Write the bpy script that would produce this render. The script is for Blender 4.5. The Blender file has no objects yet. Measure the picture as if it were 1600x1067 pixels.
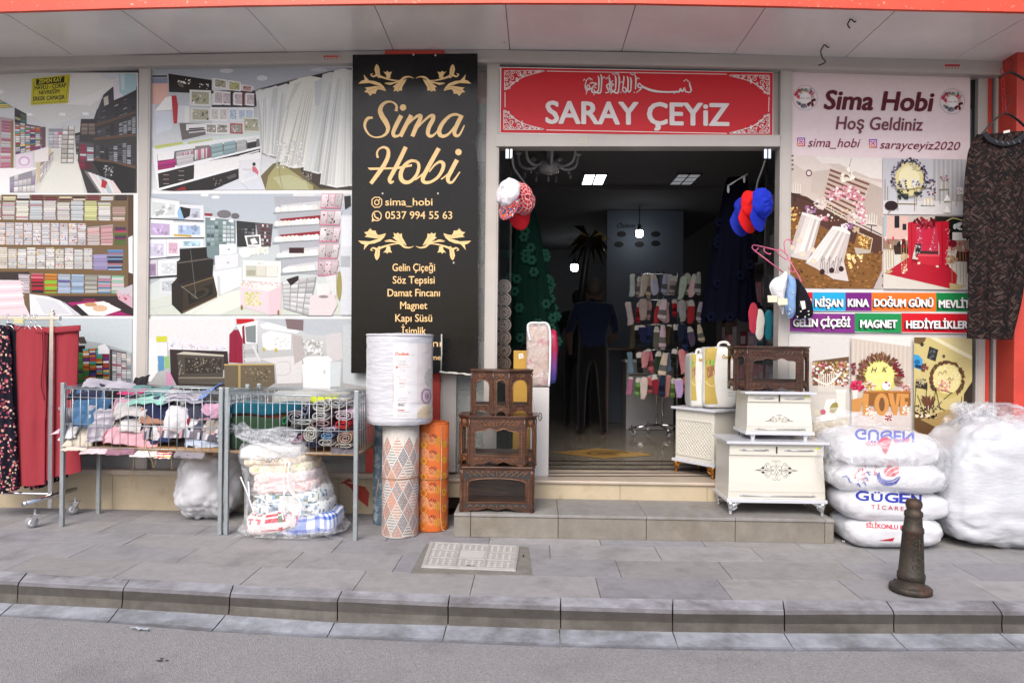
import bpy, bmesh, math, random
from mathutils import Vector, Matrix, noise
from mathutils.geometry import tessellate_polygon
from mathutils.bvhtree import BVHTree
scene = bpy.context.scene
COL = scene.collection
R = math.radians
# ---------------------------------------------------------------- camera, sky, sun, exposure
F, DCAM, HCAM, YAW, ROLL = 1120.0, 5.8, 1.4, 0.03, 0.010
FW = Vector((-math.sin(YAW), math.cos(YAW), 0))
R0 = Vector((math.cos(YAW), math.sin(YAW), 0)); U0 = Vector((0, 0, 1))
RT = R0*math.cos(ROLL) + U0*math.sin(ROLL); UP = U0*math.cos(ROLL) - R0*math.sin(ROLL)
CAM = Vector((0, -DCAM, HCAM))
cam_d = bpy.data.cameras.new('camera'); cam = bpy.data.objects.new('camera', cam_d); COL.objects.link(cam)
cam_d.sensor_width = 36; cam_d.sensor_fit = 'HORIZONTAL'; cam_d.lens = 36*F/1600
cam_d.clip_start = .05; cam_d.clip_end = 500
m = Matrix.Identity(4)
for i in range(3):
    m[i][0] = RT[i]; m[i][1] = UP[i]; m[i][2] = -FW[i]; m[i][3] = CAM[i]
cam.matrix_world = m
scene.camera = cam
world = bpy.data.worlds.new('World'); scene.world = world; world.use_nodes = True
wn = world.node_tree.nodes; wn.clear()
SUN_EL, SUN_AZ = R(43), R(195)          # azimuth clockwise from +Y: behind and a little right of the camera
sky = wn.new('ShaderNodeTexSky'); sky.sky_type = 'NISHITA'; sky.sun_disc = False
sky.sun_elevation = SUN_EL; sky.sun_rotation = SUN_AZ; sky.air_density = .8; sky.dust_density = 3.0; sky.ozone_density = 1.0
bg = wn.new('ShaderNodeBackground'); bg.inputs[1].default_value = .125
wo = wn.new('ShaderNodeOutputWorld')
world.node_tree.links.new(sky.outputs[0], bg.inputs[0]); world.node_tree.links.new(bg.outputs[0], wo.inputs[0])
sl = bpy.data.lights.new('sun', 'SUN'); sl.energy = 1.45; sl.angle = R(34); sl.color = (1, .955, .895)
so = bpy.data.objects.new('sun', sl); COL.objects.link(so)
sdir = Vector((math.sin(SUN_AZ)*math.cos(SUN_EL), math.cos(SUN_AZ)*math.cos(SUN_EL), math.sin(SUN_EL)))
so.rotation_euler = sdir.to_track_quat('Z', 'Y').to_euler(); so.location = (0, -4, 9)
scene.view_settings.view_transform = 'Standard'; scene.view_settings.look = 'None'
scene.view_settings.exposure = .84; scene.view_settings.gamma = 1
scene.cycles.max_bounces = 8; scene.cycles.transparent_max_bounces = 24
scene.cycles.use_denoising = True
# ---------------------------------------------------------------- helpers
def ray(px, py): return FW*F + RT*(px-800) - UP*(py-533.5)
def at(px, py, Y=0.0):
    d = ray(px, py); return CAM + d*((Y+DCAM)/d.y)
def gnd(px, py, z=0.0):
    d = ray(px, py); return CAM + d*((z-HCAM)/d.z)
def lin1(c):
    c = c/255; return c/12.92 if c <= .04045 else ((c+.055)/1.055)**2.4
def lin(c, k=1.0): return (lin1(c[0])*k, lin1(c[1])*k, lin1(c[2])*k)
W = {}
def tag(o, label=None, cat=None, group=None, kind=None):
    if label: o['label'] = label
    if cat: o['category'] = cat
    if group: o['group'] = group
    if kind: o['kind'] = kind
    return o
def thing(name, label, cat, loc=(0, 0, 0), rz=0, group=None):
    o = bpy.data.objects.new(name, None); COL.objects.link(o); o.empty_display_size = .1
    o.location = loc; o.rotation_euler = (0, 0, rz)
    W[o.name] = Matrix.Translation(Vector(loc)) @ Matrix.Rotation(rz, 4, 'Z')
    return tag(o, label, cat, group)
def copy_tree(o, parent=None):
    c = o.copy(); COL.objects.link(c)
    if parent: c.parent = parent
    for ch in list(o.children): copy_tree(ch, c)
    return c
def relabel(o, label):
    o['label'] = label; return o
def wob(p, s, a, seed=0):
    q = Vector(p)*s + Vector((seed*7.13, seed*3.7, seed*1.9))
    return noise.noise_vector(q)*a
def nz(p, s, seed=0): return noise.noise(Vector(p)*s + Vector((seed*7.13, seed*3.7, seed*1.9)))
def crom(pts, n=6, closed=False):
    pts = [Vector(p) for p in pts]; out = []; k = len(pts)
    segs = k if closed else k-1
    for i in range(segs):
        if closed: a, b, c, d = pts[(i-1) % k], pts[i], pts[(i+1) % k], pts[(i+2) % k]
        else: a, b, c, d = pts[max(i-1, 0)], pts[i], pts[i+1], pts[min(i+2, k-1)]
        for j in range(n):
            t = j/n
            out.append(.5*((2*b)+(c-a)*t+(2*a-5*b+4*c-d)*t*t+(3*b-a-3*c+d)*t**3))
    if not closed: out.append(pts[-1])
    return out
def lerp_list(ws, t):
    if not isinstance(ws, (list, tuple)): return ws
    x = t*(len(ws)-1); i = min(int(x), len(ws)-2); return ws[i]+(ws[i+1]-ws[i])*(x-i)
class MB:
    def __init__(s): s.v = []; s.f = []; s.c = []; s.any = False; s.col = None
    def add(s, vs, fs, col=None):
        o = len(s.v); s.v += [Vector(p) for p in vs]
        c = col if col is not None else s.col
        if c is not None: s.any = True
        for f in fs: s.f.append([i+o for i in f]); s.c.append(c)
        return s
    def box(s, lo, hi, M=None, col=None):
        x0, y0, z0 = lo; x1, y1, z1 = hi
        vs = [Vector(p) for p in ((x0,y0,z0),(x1,y0,z0),(x1,y1,z0),(x0,y1,z0),(x0,y0,z1),(x1,y0,z1),(x1,y1,z1),(x0,y1,z1))]
        if M is not None: vs = [M @ p for p in vs]
        return s.hexa(vs, col)
    def hexa(s, vs, col=None):
        return s.add(vs, [(0,3,2,1),(4,5,6,7),(0,1,5,4),(1,2,6,5),(2,3,7,6),(3,0,4,7)], col)
    def tube(s, pts, r, n=8, closed=False, col=None, flat=1.0, fdir=None):
        pts = [Vector(p) for p in pts]; k = len(pts); vs = []; fs = []
        up = None
        for i, p in enumerate(pts):
            a = pts[(i-1) % k] if closed or i > 0 else p
            b = pts[(i+1) % k] if closed or i < k-1 else p
            t = (b-a).normalized() if (b-a).length > 1e-9 else Vector((0, 0, 1))
            if up is None:
                ref = Vector((0, 0, 1)) if abs(t.z) < .9 else Vector((1, 0, 0))
                if fdir is not None: ref = Vector(fdir)
                up = ref - t*ref.dot(t); up.normalize()
            else:
                up = up - t*up.dot(t)
                if up.length < 1e-6: up = t.orthogonal()
                up.normalize()
            sd = t.cross(up)
            rr = lerp_list(r, i/max(k-1, 1))
            for j in range(n):
                an = 2*math.pi*j/n
                vs.append(p + up*(math.cos(an)*rr*flat) + sd*(math.sin(an)*rr))
        for i in range(k if closed else k-1):
            for j in range(n):
                a, b = i*n+j, i*n+(j+1) % n; c, d = ((i+1) % k)*n+(j+1) % n, ((i+1) % k)*n+j
                fs.append((a, d, c, b))
        if not closed:
            fs.append(tuple(range(n))); fs.append(tuple((k-1)*n+j for j in range(n-1, -1, -1)))
        return s.add(vs, fs, col)
    def lathe(s, prof, n=24, c=(0, 0, 0), col=None, M=None, cap=True):
        c = Vector(c); vs = []; fs = []
        for r, z in prof:
            for j in range(n):
                a = 2*math.pi*j/n; p = Vector((r*math.cos(a), r*math.sin(a), z))
                vs.append((M @ p if M is not None else p) + c)
        for i in range(len(prof)-1):
            for j in range(n): fs.append((i*n+j, i*n+(j+1) % n, (i+1)*n+(j+1) % n, (i+1)*n+j))
        if cap:
            fs.append(tuple(range(n-1, -1, -1))); fs.append(tuple((len(prof)-1)*n+j for j in range(n)))
        return s.add(vs, fs, col)
    def prism(s, polys, h, M, col=None):
        """polys: [outer, hole, ...] of 2-D points; extruded 0..h along local z"""
        ps = [[Vector((p[0], p[1], 0)) for p in q] for q in polys]
        flat = [p for q in ps for p in q]; n = len(flat)
        tris = tessellate_polygon(ps)
        vs = [M @ p for p in flat] + [M @ (p+Vector((0, 0, h))) for p in flat]
        fs = []
        for a, b, c in tris:
            if (flat[b]-flat[a]).cross(flat[c]-flat[a]).z < 0: b, c = c, b
            fs.append((a, c, b)); fs.append((a+n, b+n, c+n))
        o = 0
        for q in ps:
            k = len(q)
            for i in range(k): fs.append((o+i, o+(i+1) % k, o+n+(i+1) % k, o+n+i))
            o += k
        return s.add(vs, fs, col)
    def grid(s, fn, nu, nv, wu=False, wv=False, col=None, colf=None):
        o = len(s.v); au = nu if wu else nu+1; av = nv if wv else nv+1
        for i in range(au):
            for j in range(av): s.v.append(Vector(fn(i/nu, j/nv)))
        for i in range(nu):
            for j in range(nv):
                a = i*av+j; b = ((i+1) % au)*av+j; c = ((i+1) % au)*av+(j+1) % av; d = i*av+(j+1) % av
                s.f.append([o+a, o+b, o+c, o+d])
                cc = colf(i, j) if colf else (col if col is not None else s.col)
                if cc is not None: s.any = True
                s.c.append(cc)
        return s
    def blob(s, c, rad, e1=.6, e2=.6, nu=36, nv=24, M=None, disp=None, col=None):
        """super-ellipsoid"""
        c = Vector(c); sg = lambda x, e: math.copysign(abs(x)**e, x)
        def fn(u, v):
            a = 2*math.pi*u; b = math.pi*(v-.5)
            p = Vector((rad[0]*sg(math.cos(b), e1)*sg(math.cos(a), e2), rad[1]*sg(math.cos(b), e1)*sg(math.sin(a), e2), rad[2]*sg(math.sin(b), e1)))
            if disp: p = disp(p, u, v)
            return (M @ p if M is not None else p) + c
        return s.grid(fn, nu, nv, wu=True, col=col)
    def build(s, name, mt, parent=None, smooth=False, origin=None, bevel=0, local=False, label=None, sub=0, solid=0):
        me = bpy.data.meshes.new(name)
        vs = s.v
        if parent is not None:
            M = W[parent.name]
            if not local:
                Mi = M.inverted(); vs = [Mi @ p for p in vs]
            org = None
        else:
            if origin is None:
                xs = [p.x for p in vs]; ys = [p.y for p in vs]; zs = [p.z for p in vs]
                origin = Vector(((min(xs)+max(xs))/2, (min(ys)+max(ys))/2, min(zs)))
            org = Vector(origin); vs = [p-org for p in vs]; M = Matrix.Translation(org)
        me.from_pydata([tuple(p) for p in vs], [], s.f)
        if s.any:
            at_ = me.color_attributes.new('Col', 'FLOAT_COLOR', 'CORNER'); buf = []
            for f, c in zip(s.f, s.c):
                c = c if c is not None else (.5, .5, .5)
                if isinstance(c, list):
                    for k in c: buf += [k[0], k[1], k[2], 1]
                else:
                    buf += [c[0], c[1], c[2], 1]*len(f)
            at_.data.foreach_set('color', buf)
        if smooth: me.polygons.foreach_set('use_smooth', [True]*len(me.polygons))
        me.materials.append(mt); me.update()
        o = bpy.data.objects.new(name, me); COL.objects.link(o)
        if parent is not None: o.parent = parent
        else: o.location = org
        W[o.name] = M
        if solid:
            md = o.modifiers.new('solid', 'SOLIDIFY'); md.thickness = solid; md.offset = 0
        if bevel:
            md = o.modifiers.new('bevel', 'BEVEL'); md.width = bevel; md.segments = 2; md.limit_method = 'ANGLE'; md.angle_limit = R(40)
        if sub:
            md = o.modifiers.new('sub', 'SUBSURF'); md.levels = sub; md.render_levels = sub
        if label: o['label'] = label
        return o
# ---------------------------------------------------------------- materials
def mat(name, col=(.5, .5, .5), rough=.5, metal=0, spec=.5, var=0, vscale=6, bump=0, bscale=60, bstretch=None, vcol=False, emit=0, coat=0, trans=0, var2=None, alpha=1.0, sheen=0, rvar=0):
    mt = bpy.data.materials.new(name); mt.use_nodes = True
    nt = mt.node_tree; N = nt.nodes; L = nt.links; b = N['Principled BSDF']
    b.inputs['Roughness'].default_value = rough; b.inputs['Metallic'].default_value = metal
    b.inputs['Specular IOR Level'].default_value = spec
    if coat: b.inputs['Coat Weight'].default_value = coat; b.inputs['Coat Roughness'].default_value = .08
    if trans: b.inputs['Transmission Weight'].default_value = trans; b.inputs['IOR'].default_value = 1.1
    if alpha < 1: b.inputs['Alpha'].default_value = alpha
    if sheen: b.inputs['Sheen Weight'].default_value = sheen; b.inputs['Sheen Roughness'].default_value = .5
    tc = N.new('ShaderNodeTexCoord')
    if vcol:
        a = N.new('ShaderNodeAttribute'); a.attribute_name = 'Col'; src = a.outputs['Color']
    else:
        a = N.new('ShaderNodeRGB'); a.outputs[0].default_value = (*col, 1); src = a.outputs[0]
    if var:
        n = N.new('ShaderNodeTexNoise'); n.inputs['Scale'].default_value = vscale; n.inputs['Detail'].default_value = 6; n.inputs['Roughness'].default_value = .62
        L.new(tc.outputs['Object'], n.inputs['Vector'])
        mr = N.new('ShaderNodeMapRange'); mr.inputs[1].default_value = .3; mr.inputs[2].default_value = .7
        mr.inputs[3].default_value = 1-var; mr.inputs[4].default_value = 1+var*.6
        L.new(n.outputs['Fac'], mr.inputs[0])
        vm = N.new('ShaderNodeVectorMath'); vm.operation = 'SCALE'
        L.new(src, vm.inputs[0]); L.new(mr.outputs[0], vm.inputs['Scale']); src = vm.outputs[0]
        if rvar:
            m3 = N.new('ShaderNodeMapRange'); m3.inputs[1].default_value = .3; m3.inputs[2].default_value = .7
            m3.inputs[3].default_value = max(rough-rvar, .03); m3.inputs[4].default_value = min(rough+rvar, 1)
            L.new(n.outputs['Fac'], m3.inputs[0]); L.new(m3.outputs[0], b.inputs['Roughness'])
    if var2:      # second colour in blotches: (colour, scale, lo, hi)
        c2, sc, lo, hi = var2
        n = N.new('ShaderNodeTexNoise'); n.inputs['Scale'].default_value = sc; n.inputs['Detail'].default_value = 8; n.inputs['Roughness'].default_value = .65
        L.new(tc.outputs['Object'], n.inputs['Vector'])
        mr = N.new('ShaderNodeMapRange'); mr.inputs[1].default_value = lo; mr.inputs[2].default_value = hi
        L.new(n.outputs['Fac'], mr.inputs[0])
        mx = N.new('ShaderNodeMix'); mx.data_type = 'RGBA'
        L.new(mr.outputs[0], mx.inputs[0]); L.new(src, mx.inputs[6]); mx.inputs[7].default_value = (*c2, 1); src = mx.outputs[2]
    L.new(src, b.inputs['Base Color'])
    if emit:
        L.new(src, b.inputs['Emission Color']); b.inputs['Emission Strength'].default_value = emit
    if bump:
        n = N.new('ShaderNodeTexNoise'); n.inputs['Scale'].default_value = bscale; n.inputs['Detail'].default_value = 5
        if bstretch:
            mp = N.new('ShaderNodeMapping'); mp.inputs['Scale'].default_value = bstretch
            L.new(tc.outputs['Object'], mp.inputs[0]); L.new(mp.outputs[0], n.inputs['Vector'])
        else: L.new(tc.outputs['Object'], n.inputs['Vector'])
        bp = N.new('ShaderNodeBump'); bp.inputs['Strength'].default_value = min(bump, 1); bp.inputs['Distance'].default_value = .01
        L.new(n.outputs['Fac'], bp.inputs['Height']); L.new(bp.outputs[0], b.inputs['Normal'])
    return mt
def film_mat(name, col=(.9, .91, .94), lo=.12, hi=.4, scale=14, rough=.14, stretch=(1, 1, 1)):
    mt = bpy.data.materials.new(name); mt.use_nodes = True
    nt = mt.node_tree; N = nt.nodes; L = nt.links; b = N['Principled BSDF']
    b.inputs['Base Color'].default_value = (*col, 1); b.inputs['Roughness'].default_value = rough; b.inputs['Specular IOR Level'].default_value = .6
    tc = N.new('ShaderNodeTexCoord'); mp = N.new('ShaderNodeMapping'); mp.inputs['Scale'].default_value = stretch
    n = N.new('ShaderNodeTexNoise'); n.inputs['Scale'].default_value = scale; n.inputs['Detail'].default_value = 5; n.inputs['Distortion'].default_value = 1.2
    L.new(tc.outputs['Object'], mp.inputs[0]); L.new(mp.outputs[0], n.inputs['Vector'])
    mr = N.new('ShaderNodeMapRange'); mr.inputs[1].default_value = .35; mr.inputs[2].default_value = .68; mr.inputs[3].default_value = lo; mr.inputs[4].default_value = hi
    L.new(n.outputs['Fac'], mr.inputs[0]); L.new(mr.outputs[0], b.inputs['Alpha'])
    bp = N.new('ShaderNodeBump'); bp.inputs['Strength'].default_value = .7; bp.inputs['Distance'].default_value = .02
    L.new(n.outputs['Fac'], bp.inputs['Height']); L.new(bp.outputs[0], b.inputs['Normal'])
    return mt
PRINT = mat('print_gloss', vcol=True, rough=.4, spec=.2, var=.04, vscale=30)
PHOTO = mat('photo_print', vcol=True, rough=.3, spec=.25, var=.07, vscale=70)
PRINTM = mat('print_matt', vcol=True, rough=.6, spec=.25)
CLOTH = mat('cloth', vcol=True, rough=.9, spec=.15, var=.12, vscale=9, bump=.35, bscale=220, sheen=.15)
ALU = mat('painted_aluminium', lin((196, 190, 184), .82), rough=.42, spec=.4, var=.07, vscale=3, bump=.03, bscale=200)
STEEL = mat('zinc_steel', lin((176, 184, 188), .9), rough=.38, metal=.65, var=.15, vscale=22)
CHROME = mat('chrome', (.75, .75, .76), rough=.16, metal=1, var=.1, vscale=20)
DARK = mat('dark_metal', (.02, .02, .022), rough=.4)
BLACKP = mat('black_plastic', (.012, .012, .013), rough=.35)
WHITEP = mat('white_plastic', (.75, .75, .76), rough=.35)
GLASS = mat('clear_glass', (.9, .96, .94), rough=.02, spec=.6, alpha=.16)
# ---------------------------------------------------------------- lettering and flat prints
_tc = {}
def glyphs(txt, bold=0, shear=0, spacing=1):
    key = (txt, bold, shear, spacing)
    if key in _tc: return _tc[key]
    cu = bpy.data.curves.new('t', 'FONT'); cu.body = txt; cu.offset = bold; cu.shear = shear; cu.space_character = spacing
    cu.resolution_u = 3; cu.size = 1
    ob = bpy.data.objects.new('t', cu); COL.objects.link(ob)
    bpy.context.view_layer.update()
    dg = bpy.context.evaluated_depsgraph_get()
    me = bpy.data.meshes.new_from_object(ob.evaluated_get(dg))
    out = ([(v.co.x, v.co.y) for v in me.vertices], [tuple(p.vertices) for p in me.polygons])
    bpy.data.objects.remove(ob); bpy.data.curves.remove(cu); bpy.data.meshes.remove(me)
    _tc[key] = out
    return out
CAPH = max(p[1] for p in glyphs('H')[0])
class Pic:
    """flat print: shapes in picture coordinates laid on an upright plane (or wherever mapf puts them)"""
    def __init__(s, Y=0.0, dz=3e-5, mapf=None, k=.85):
        s.mb = MB(); s.Y = Y; s.dz = dz; s.n = 0; s.x = (0, 0, 1); s.mapf = mapf; s.k = k; s.ml = 0; s.g = 1
    def xf(s, ox, oy, sc): s.x = (ox, oy, sc); return s
    def P(s, u, v):
        u = s.x[0]+u/s.x[2]; v = s.x[1]+v/s.x[2]
        if s.mapf: return s.mapf(u, v, s.n*s.dz)
        p = at(u, v, s.Y); p.y -= s.n*s.dz; return p
    def C(s, c):
        if isinstance(c, list): return [s.C(q) for q in c]
        g = .3*c[0]+.55*c[1]+.15*c[2]; c = [7+255*(max(0, v*.95+g*.05)/255)**s.g*.965 for v in c]     # printing inks: no true black
        return lin(c, s.k)
    def emit(s, pts, faces, c):
        """lay 2-D faces down; on a curved carrier (ml > 0) cut them into small triangles first"""
        if not s.ml:
            s.mb.add([s.P(*p) for p in pts], faces, s.C(c))
            return
        if isinstance(c, list): c = c[0]
        tr = [(pts[f[0]], pts[f[i]], pts[f[i+1]]) for f in faces for i in range(1, len(f)-1)]; out = []
        while tr:
            a, b, d = tr.pop(); e = [(math.dist(a, b), a, b, d), (math.dist(b, d), b, d, a), (math.dist(d, a), d, a, b)]; l, p, q, r = max(e, key=lambda t: t[0])
            if l > s.ml*s.x[2]: m_ = ((p[0]+q[0])/2, (p[1]+q[1])/2); tr += [(p, m_, r), (m_, q, r)]
            else: out.append((a, b, d))
        for t in out: s.mb.add([s.P(*p) for p in t], [(0, 1, 2)], s.C(c))
    def poly(s, pts, c, keep=False):
        if not keep: s.n += 1
        if len(pts) <= 4: s.emit(pts, [tuple(range(len(pts)))], c)
        else: s.emit(pts, [tuple(t) for t in tessellate_polygon([[Vector((p[0], p[1], 0)) for p in pts]])], c)
        return s
    def rect(s, x0, y0, x1, y1, c, keep=False): return s.poly([(x0, y0), (x1, y0), (x1, y1), (x0, y1)], c, keep)
    def vgrad(s, x0, y0, x1, y1, ct, cb): return s.poly([(x0, y0), (x1, y0), (x1, y1), (x0, y1)], [ct, ct, cb, cb])
    def ell(s, cx, cy, rx, ry, c, n=18, rot=0, keep=False):
        ca, sa = math.cos(rot), math.sin(rot); pts = []
        for i in range(n):
            a = 2*math.pi*i/n; x, y = rx*math.cos(a), ry*math.sin(a); pts.append((cx+x*ca-y*sa, cy+x*sa+y*ca))
        if not keep: s.n += 1
        s.mb.add([s.P(*p) for p in pts], [tuple(range(n))], s.C(c)); return s
    def ring(s, cx, cy, rx, ry, w, c, n=40):
        s.n += 1; vs = []
        for i in range(n):
            a = 2*math.pi*i/n
            vs.append(s.P(cx+rx*math.cos(a), cy+ry*math.sin(a))); vs.append(s.P(cx+(rx-w)*math.cos(a), cy+(ry-w)*math.sin(a)))
        s.mb.add(vs, [(2*i, 2*((i+1) % n), 2*((i+1) % n)+1, 2*i+1) for i in range(n)], s.C(c)); return s
    def line(s, pts, w, c, smooth=0, keep=False, closed=False):
        if smooth: pts = [(p.x, p.y) for p in crom([(p[0], p[1], 0) for p in pts], smooth, closed)]
        if closed: pts = pts+[pts[0]]
        if not keep: s.n += 1
        vs = []; k = len(pts)
        for i, p in enumerate(pts):
            a = pts[max(i-1, 0)]; b = pts[min(i+1, k-1)]
            dx, dy = b[0]-a[0], b[1]-a[1]; l = math.hypot(dx, dy) or 1
            ww = lerp_list(w, i/max(k-1, 1))/2
            vs.append(s.P(p[0]-dy/l*ww, p[1]+dx/l*ww)); vs.append(s.P(p[0]+dy/l*ww, p[1]-dx/l*ww))
        s.mb.add(vs, [(2*i, 2*i+1, 2*i+3, 2*i+2) for i in range(k-1)], s.C(c)); return s
    def text(s, t, x, y, h, c, w=None, bold=0, shear=0, align='L', slope=0, spacing=1, keep=False):
        vs, fs = glyphs(t, 0, shear, spacing)
        x0 = min(p[0] for p in vs); x1 = max(p[0] for p in vs); k = h/CAPH
        kx = w/(x1-x0) if w else k
        off = -x0*kx if align == 'L' else -(x0+x1)/2*kx
        b = bold*k*1.15
        for i in range(9 if bold else 1):
            dx, dy = (b*math.cos(i*.7854), b*.7*math.sin(i*.7854)) if i else (0, 0)
            if not keep: s.n += 1
            out = []
            for p in vs:
                u = off+p[0]*kx; out.append((x+u+dx, y-p[1]*k+slope*u+dy))
            s.emit(out, fs, c)
        return s
    def stacks(s, q, nx, ny, pal, seed=0, gap=.08, jit=.25, stripe=True, vstack=True, base=None):
        """rows of folded goods in a quad (tl,tr,br,bl)"""
        rnd = random.Random(seed); tl, tr, br, bl = q
        def B(u, v):
            a = (tl[0]+(tr[0]-tl[0])*u, tl[1]+(tr[1]-tl[1])*u); b = (bl[0]+(br[0]-bl[0])*u, bl[1]+(br[1]-bl[1])*u)
            return (a[0]+(b[0]-a[0])*v, a[1]+(b[1]-a[1])*v)
        if base: s.poly([tl, tr, br, bl], base)
        s.n += 1
        for i in range(nx):
            c0 = rnd.choice(pal); top = rnd.random()*jit
            for j in range(ny):
                if (j+.5)/ny < top: continue
                if not vstack: c0 = rnd.choice(pal)
                k = rnd.uniform(.86, 1.06); c = tuple(min(255, v*k) for v in (rnd.choice(pal) if rnd.random() < .22 else c0))
                u0, u1 = (i+gap/2+rnd.uniform(0, .06))/nx, (i+1-gap/2-rnd.uniform(0, .06))/nx; v0, v1 = (j+.04)/ny, (j+1-gap*1.6)/ny
                d = tuple(v*.82 for v in c)
                s.poly([B(u0, v0), B(u1, v0), B(u1, v1), B(u0, v1)], [c, c, d, d], keep=True)
        return s
    def specks(s, x0, y0, x1, y1, n, pal, r=(1, 3), seed=0, inside=None):
        rnd = random.Random(seed); s.n += 1
        for i in range(n):
            x, y = rnd.uniform(x0, x1), rnd.uniform(y0, y1)
            if inside and not inside(x, y): continue
            rr = rnd.uniform(*r); a0 = rnd.random()*3
            s.n += .01
            s.poly([(x+rr*math.cos(a0+k*1.571)*rnd.uniform(.6, 1.2), y+rr*math.sin(a0+k*1.571)*rnd.uniform(.6, 1.2)) for k in range(4)], rnd.choice(pal), keep=True)
        return s
    def build(s, name, parent=None, mt=None, **kw): return s.mb.build(name, mt or PRINT, parent, **kw)
# ---------------------------------------------------------------- ground, pavement, kerb
ASPH = mat('asphalt', lin((160, 158, 159), .86), rough=.92, spec=.2, var=.34, vscale=110, bump=.8, bscale=200, var2=(lin((128, 126, 128), .7), 1.6, .5, .9))
SLAB = mat('paving_slab', vcol=True, rough=.8, spec=.25, var=.13, vscale=16, bump=.3, bscale=160, var2=(lin((112, 108, 110), .6), 2.6, .52, .95))
KERBM = mat('kerb_concrete', vcol=True, rough=.85, spec=.25, var=.2, vscale=14, bump=.35, bscale=140, var2=(lin((96, 90, 84), .5), 3.2, .44, .78))
g = MB(); g.box((-70, -70, -.5), (70, 30, -.132)); tag(g.build('road', ASPH), kind='structure')
KX = [(42,894.6),(203,904),(365,913),(535,922),(703,929),(876,933),(1051,936),(1223,938),(1384,938),(1550,938)]
KF = [(28,911),(192,919.5),(359,929),(527,936.5),(700,944),(876,950),(1051,955),(1226,957),(1397,956.5),(1566,957.5)]
KB = [(26,943),(190,951),(357,961),(527,972),(700,977),(876,983),(1051,987),(1226,989),(1397,989.5),(1566,989.5)]
GT = [(17,944),(181,953),(350,962),(523,970),(697,978),(874,984),(1052,988),(1226,989.3),(1394,990),(1564,990)]
GF = [(-2,962),(168,972),(330,986),(510,996),(691,1003),(876,1010),(1061,1014.5),(1243,1016.5),(1421,1016.5),(1597,1016.5)]
def ext(pts, n):
    a = pts[0]-pts[1]; b = pts[-1]-pts[-2]
    return [pts[0]+a*i for i in range(n, 0, -1)] + pts + [pts[-1]+b*i for i in range(1, n+1)]
kback = ext([gnd(*p) for p in KX], 8); kfront = ext([gnd(*p) for p in KF], 8); kbot = ext([gnd(p[0], p[1], -.118) for p in KB], 8)
gtop = ext([gnd(p[0], p[1], -.116) for p in GT], 8); gfr = ext([gnd(p[0], p[1], -.126) for p in GF], 8)
def kb(X):
    for a, b in zip(kback, kback[1:]):
        if X <= b.x: break
    return a.y+(b.y-a.y)*(X-a.x)/(b.x-a.x)
rnd = random.Random(4)
mb = MB(); mg = MB()
def inset(a, b, g=.0035):
    d = (b-a).normalized()*g; return a+d, b-d
for i in range(len(kback)-1):
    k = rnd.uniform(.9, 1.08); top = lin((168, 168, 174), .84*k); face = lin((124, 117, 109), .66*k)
    A0, A1 = inset(kback[i], kback[i+1]); C0, C1 = inset(kfront[i], kfront[i+1]); D0, D1 = inset(kbot[i], kbot[i+1])
    dz = rnd.uniform(-.002, .003); rows0 = []; rows1 = []
    for P0, P1, out in ((A0, A1, rows0), (A0, A1, rows1)): pass
    def prof(A, C, D):
        fwd = (C-A).normalized()
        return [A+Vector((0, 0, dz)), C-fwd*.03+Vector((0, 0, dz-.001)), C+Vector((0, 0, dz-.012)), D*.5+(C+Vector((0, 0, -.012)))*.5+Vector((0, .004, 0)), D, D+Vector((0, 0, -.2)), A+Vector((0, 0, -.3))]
    p0, p1 = prof(A0, C0, D0), prof(A1, C1, D1)
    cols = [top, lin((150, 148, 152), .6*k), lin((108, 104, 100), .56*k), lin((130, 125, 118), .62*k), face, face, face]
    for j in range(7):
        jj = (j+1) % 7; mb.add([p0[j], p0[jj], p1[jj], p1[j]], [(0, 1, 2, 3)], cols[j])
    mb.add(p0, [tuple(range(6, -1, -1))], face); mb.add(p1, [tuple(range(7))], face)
    k = rnd.uniform(.93, 1.07)
    G0, G1 = inset(gtop[i], gtop[i+1], .003); H0, H1 = inset(gfr[i], gfr[i+1], .003); H0.z -= .003; 
    q0 = [G0+Vector((0, .03, 0)), H0*.75+G0*.25+Vector((0, 0, -.004)), H0*.9+G0*.1, H0+Vector((0, -.002, -.012)), H0+Vector((0, 0, -.2)), G0+Vector((0, .03, -.2))]
    q1 = [G1+Vector((0, .03, 0)), H1*.75+G1*.25+Vector((0, 0, -.004)), H1*.9+G1*.1, H1+Vector((0, -.002, -.012)), H1+Vector((0, 0, -.2)), G1+Vector((0, .03, -.2))]
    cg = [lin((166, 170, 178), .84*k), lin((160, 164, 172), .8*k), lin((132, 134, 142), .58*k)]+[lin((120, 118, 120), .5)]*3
    for j in range(6):
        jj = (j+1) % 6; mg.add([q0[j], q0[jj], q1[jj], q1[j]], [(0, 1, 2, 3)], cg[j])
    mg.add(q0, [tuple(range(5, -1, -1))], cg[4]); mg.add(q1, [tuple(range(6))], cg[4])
tag(mb.build('kerb', KERBM, bevel=.003), kind='structure'); tag(mg.build('gutter', KERBM), kind='structure')
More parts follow.
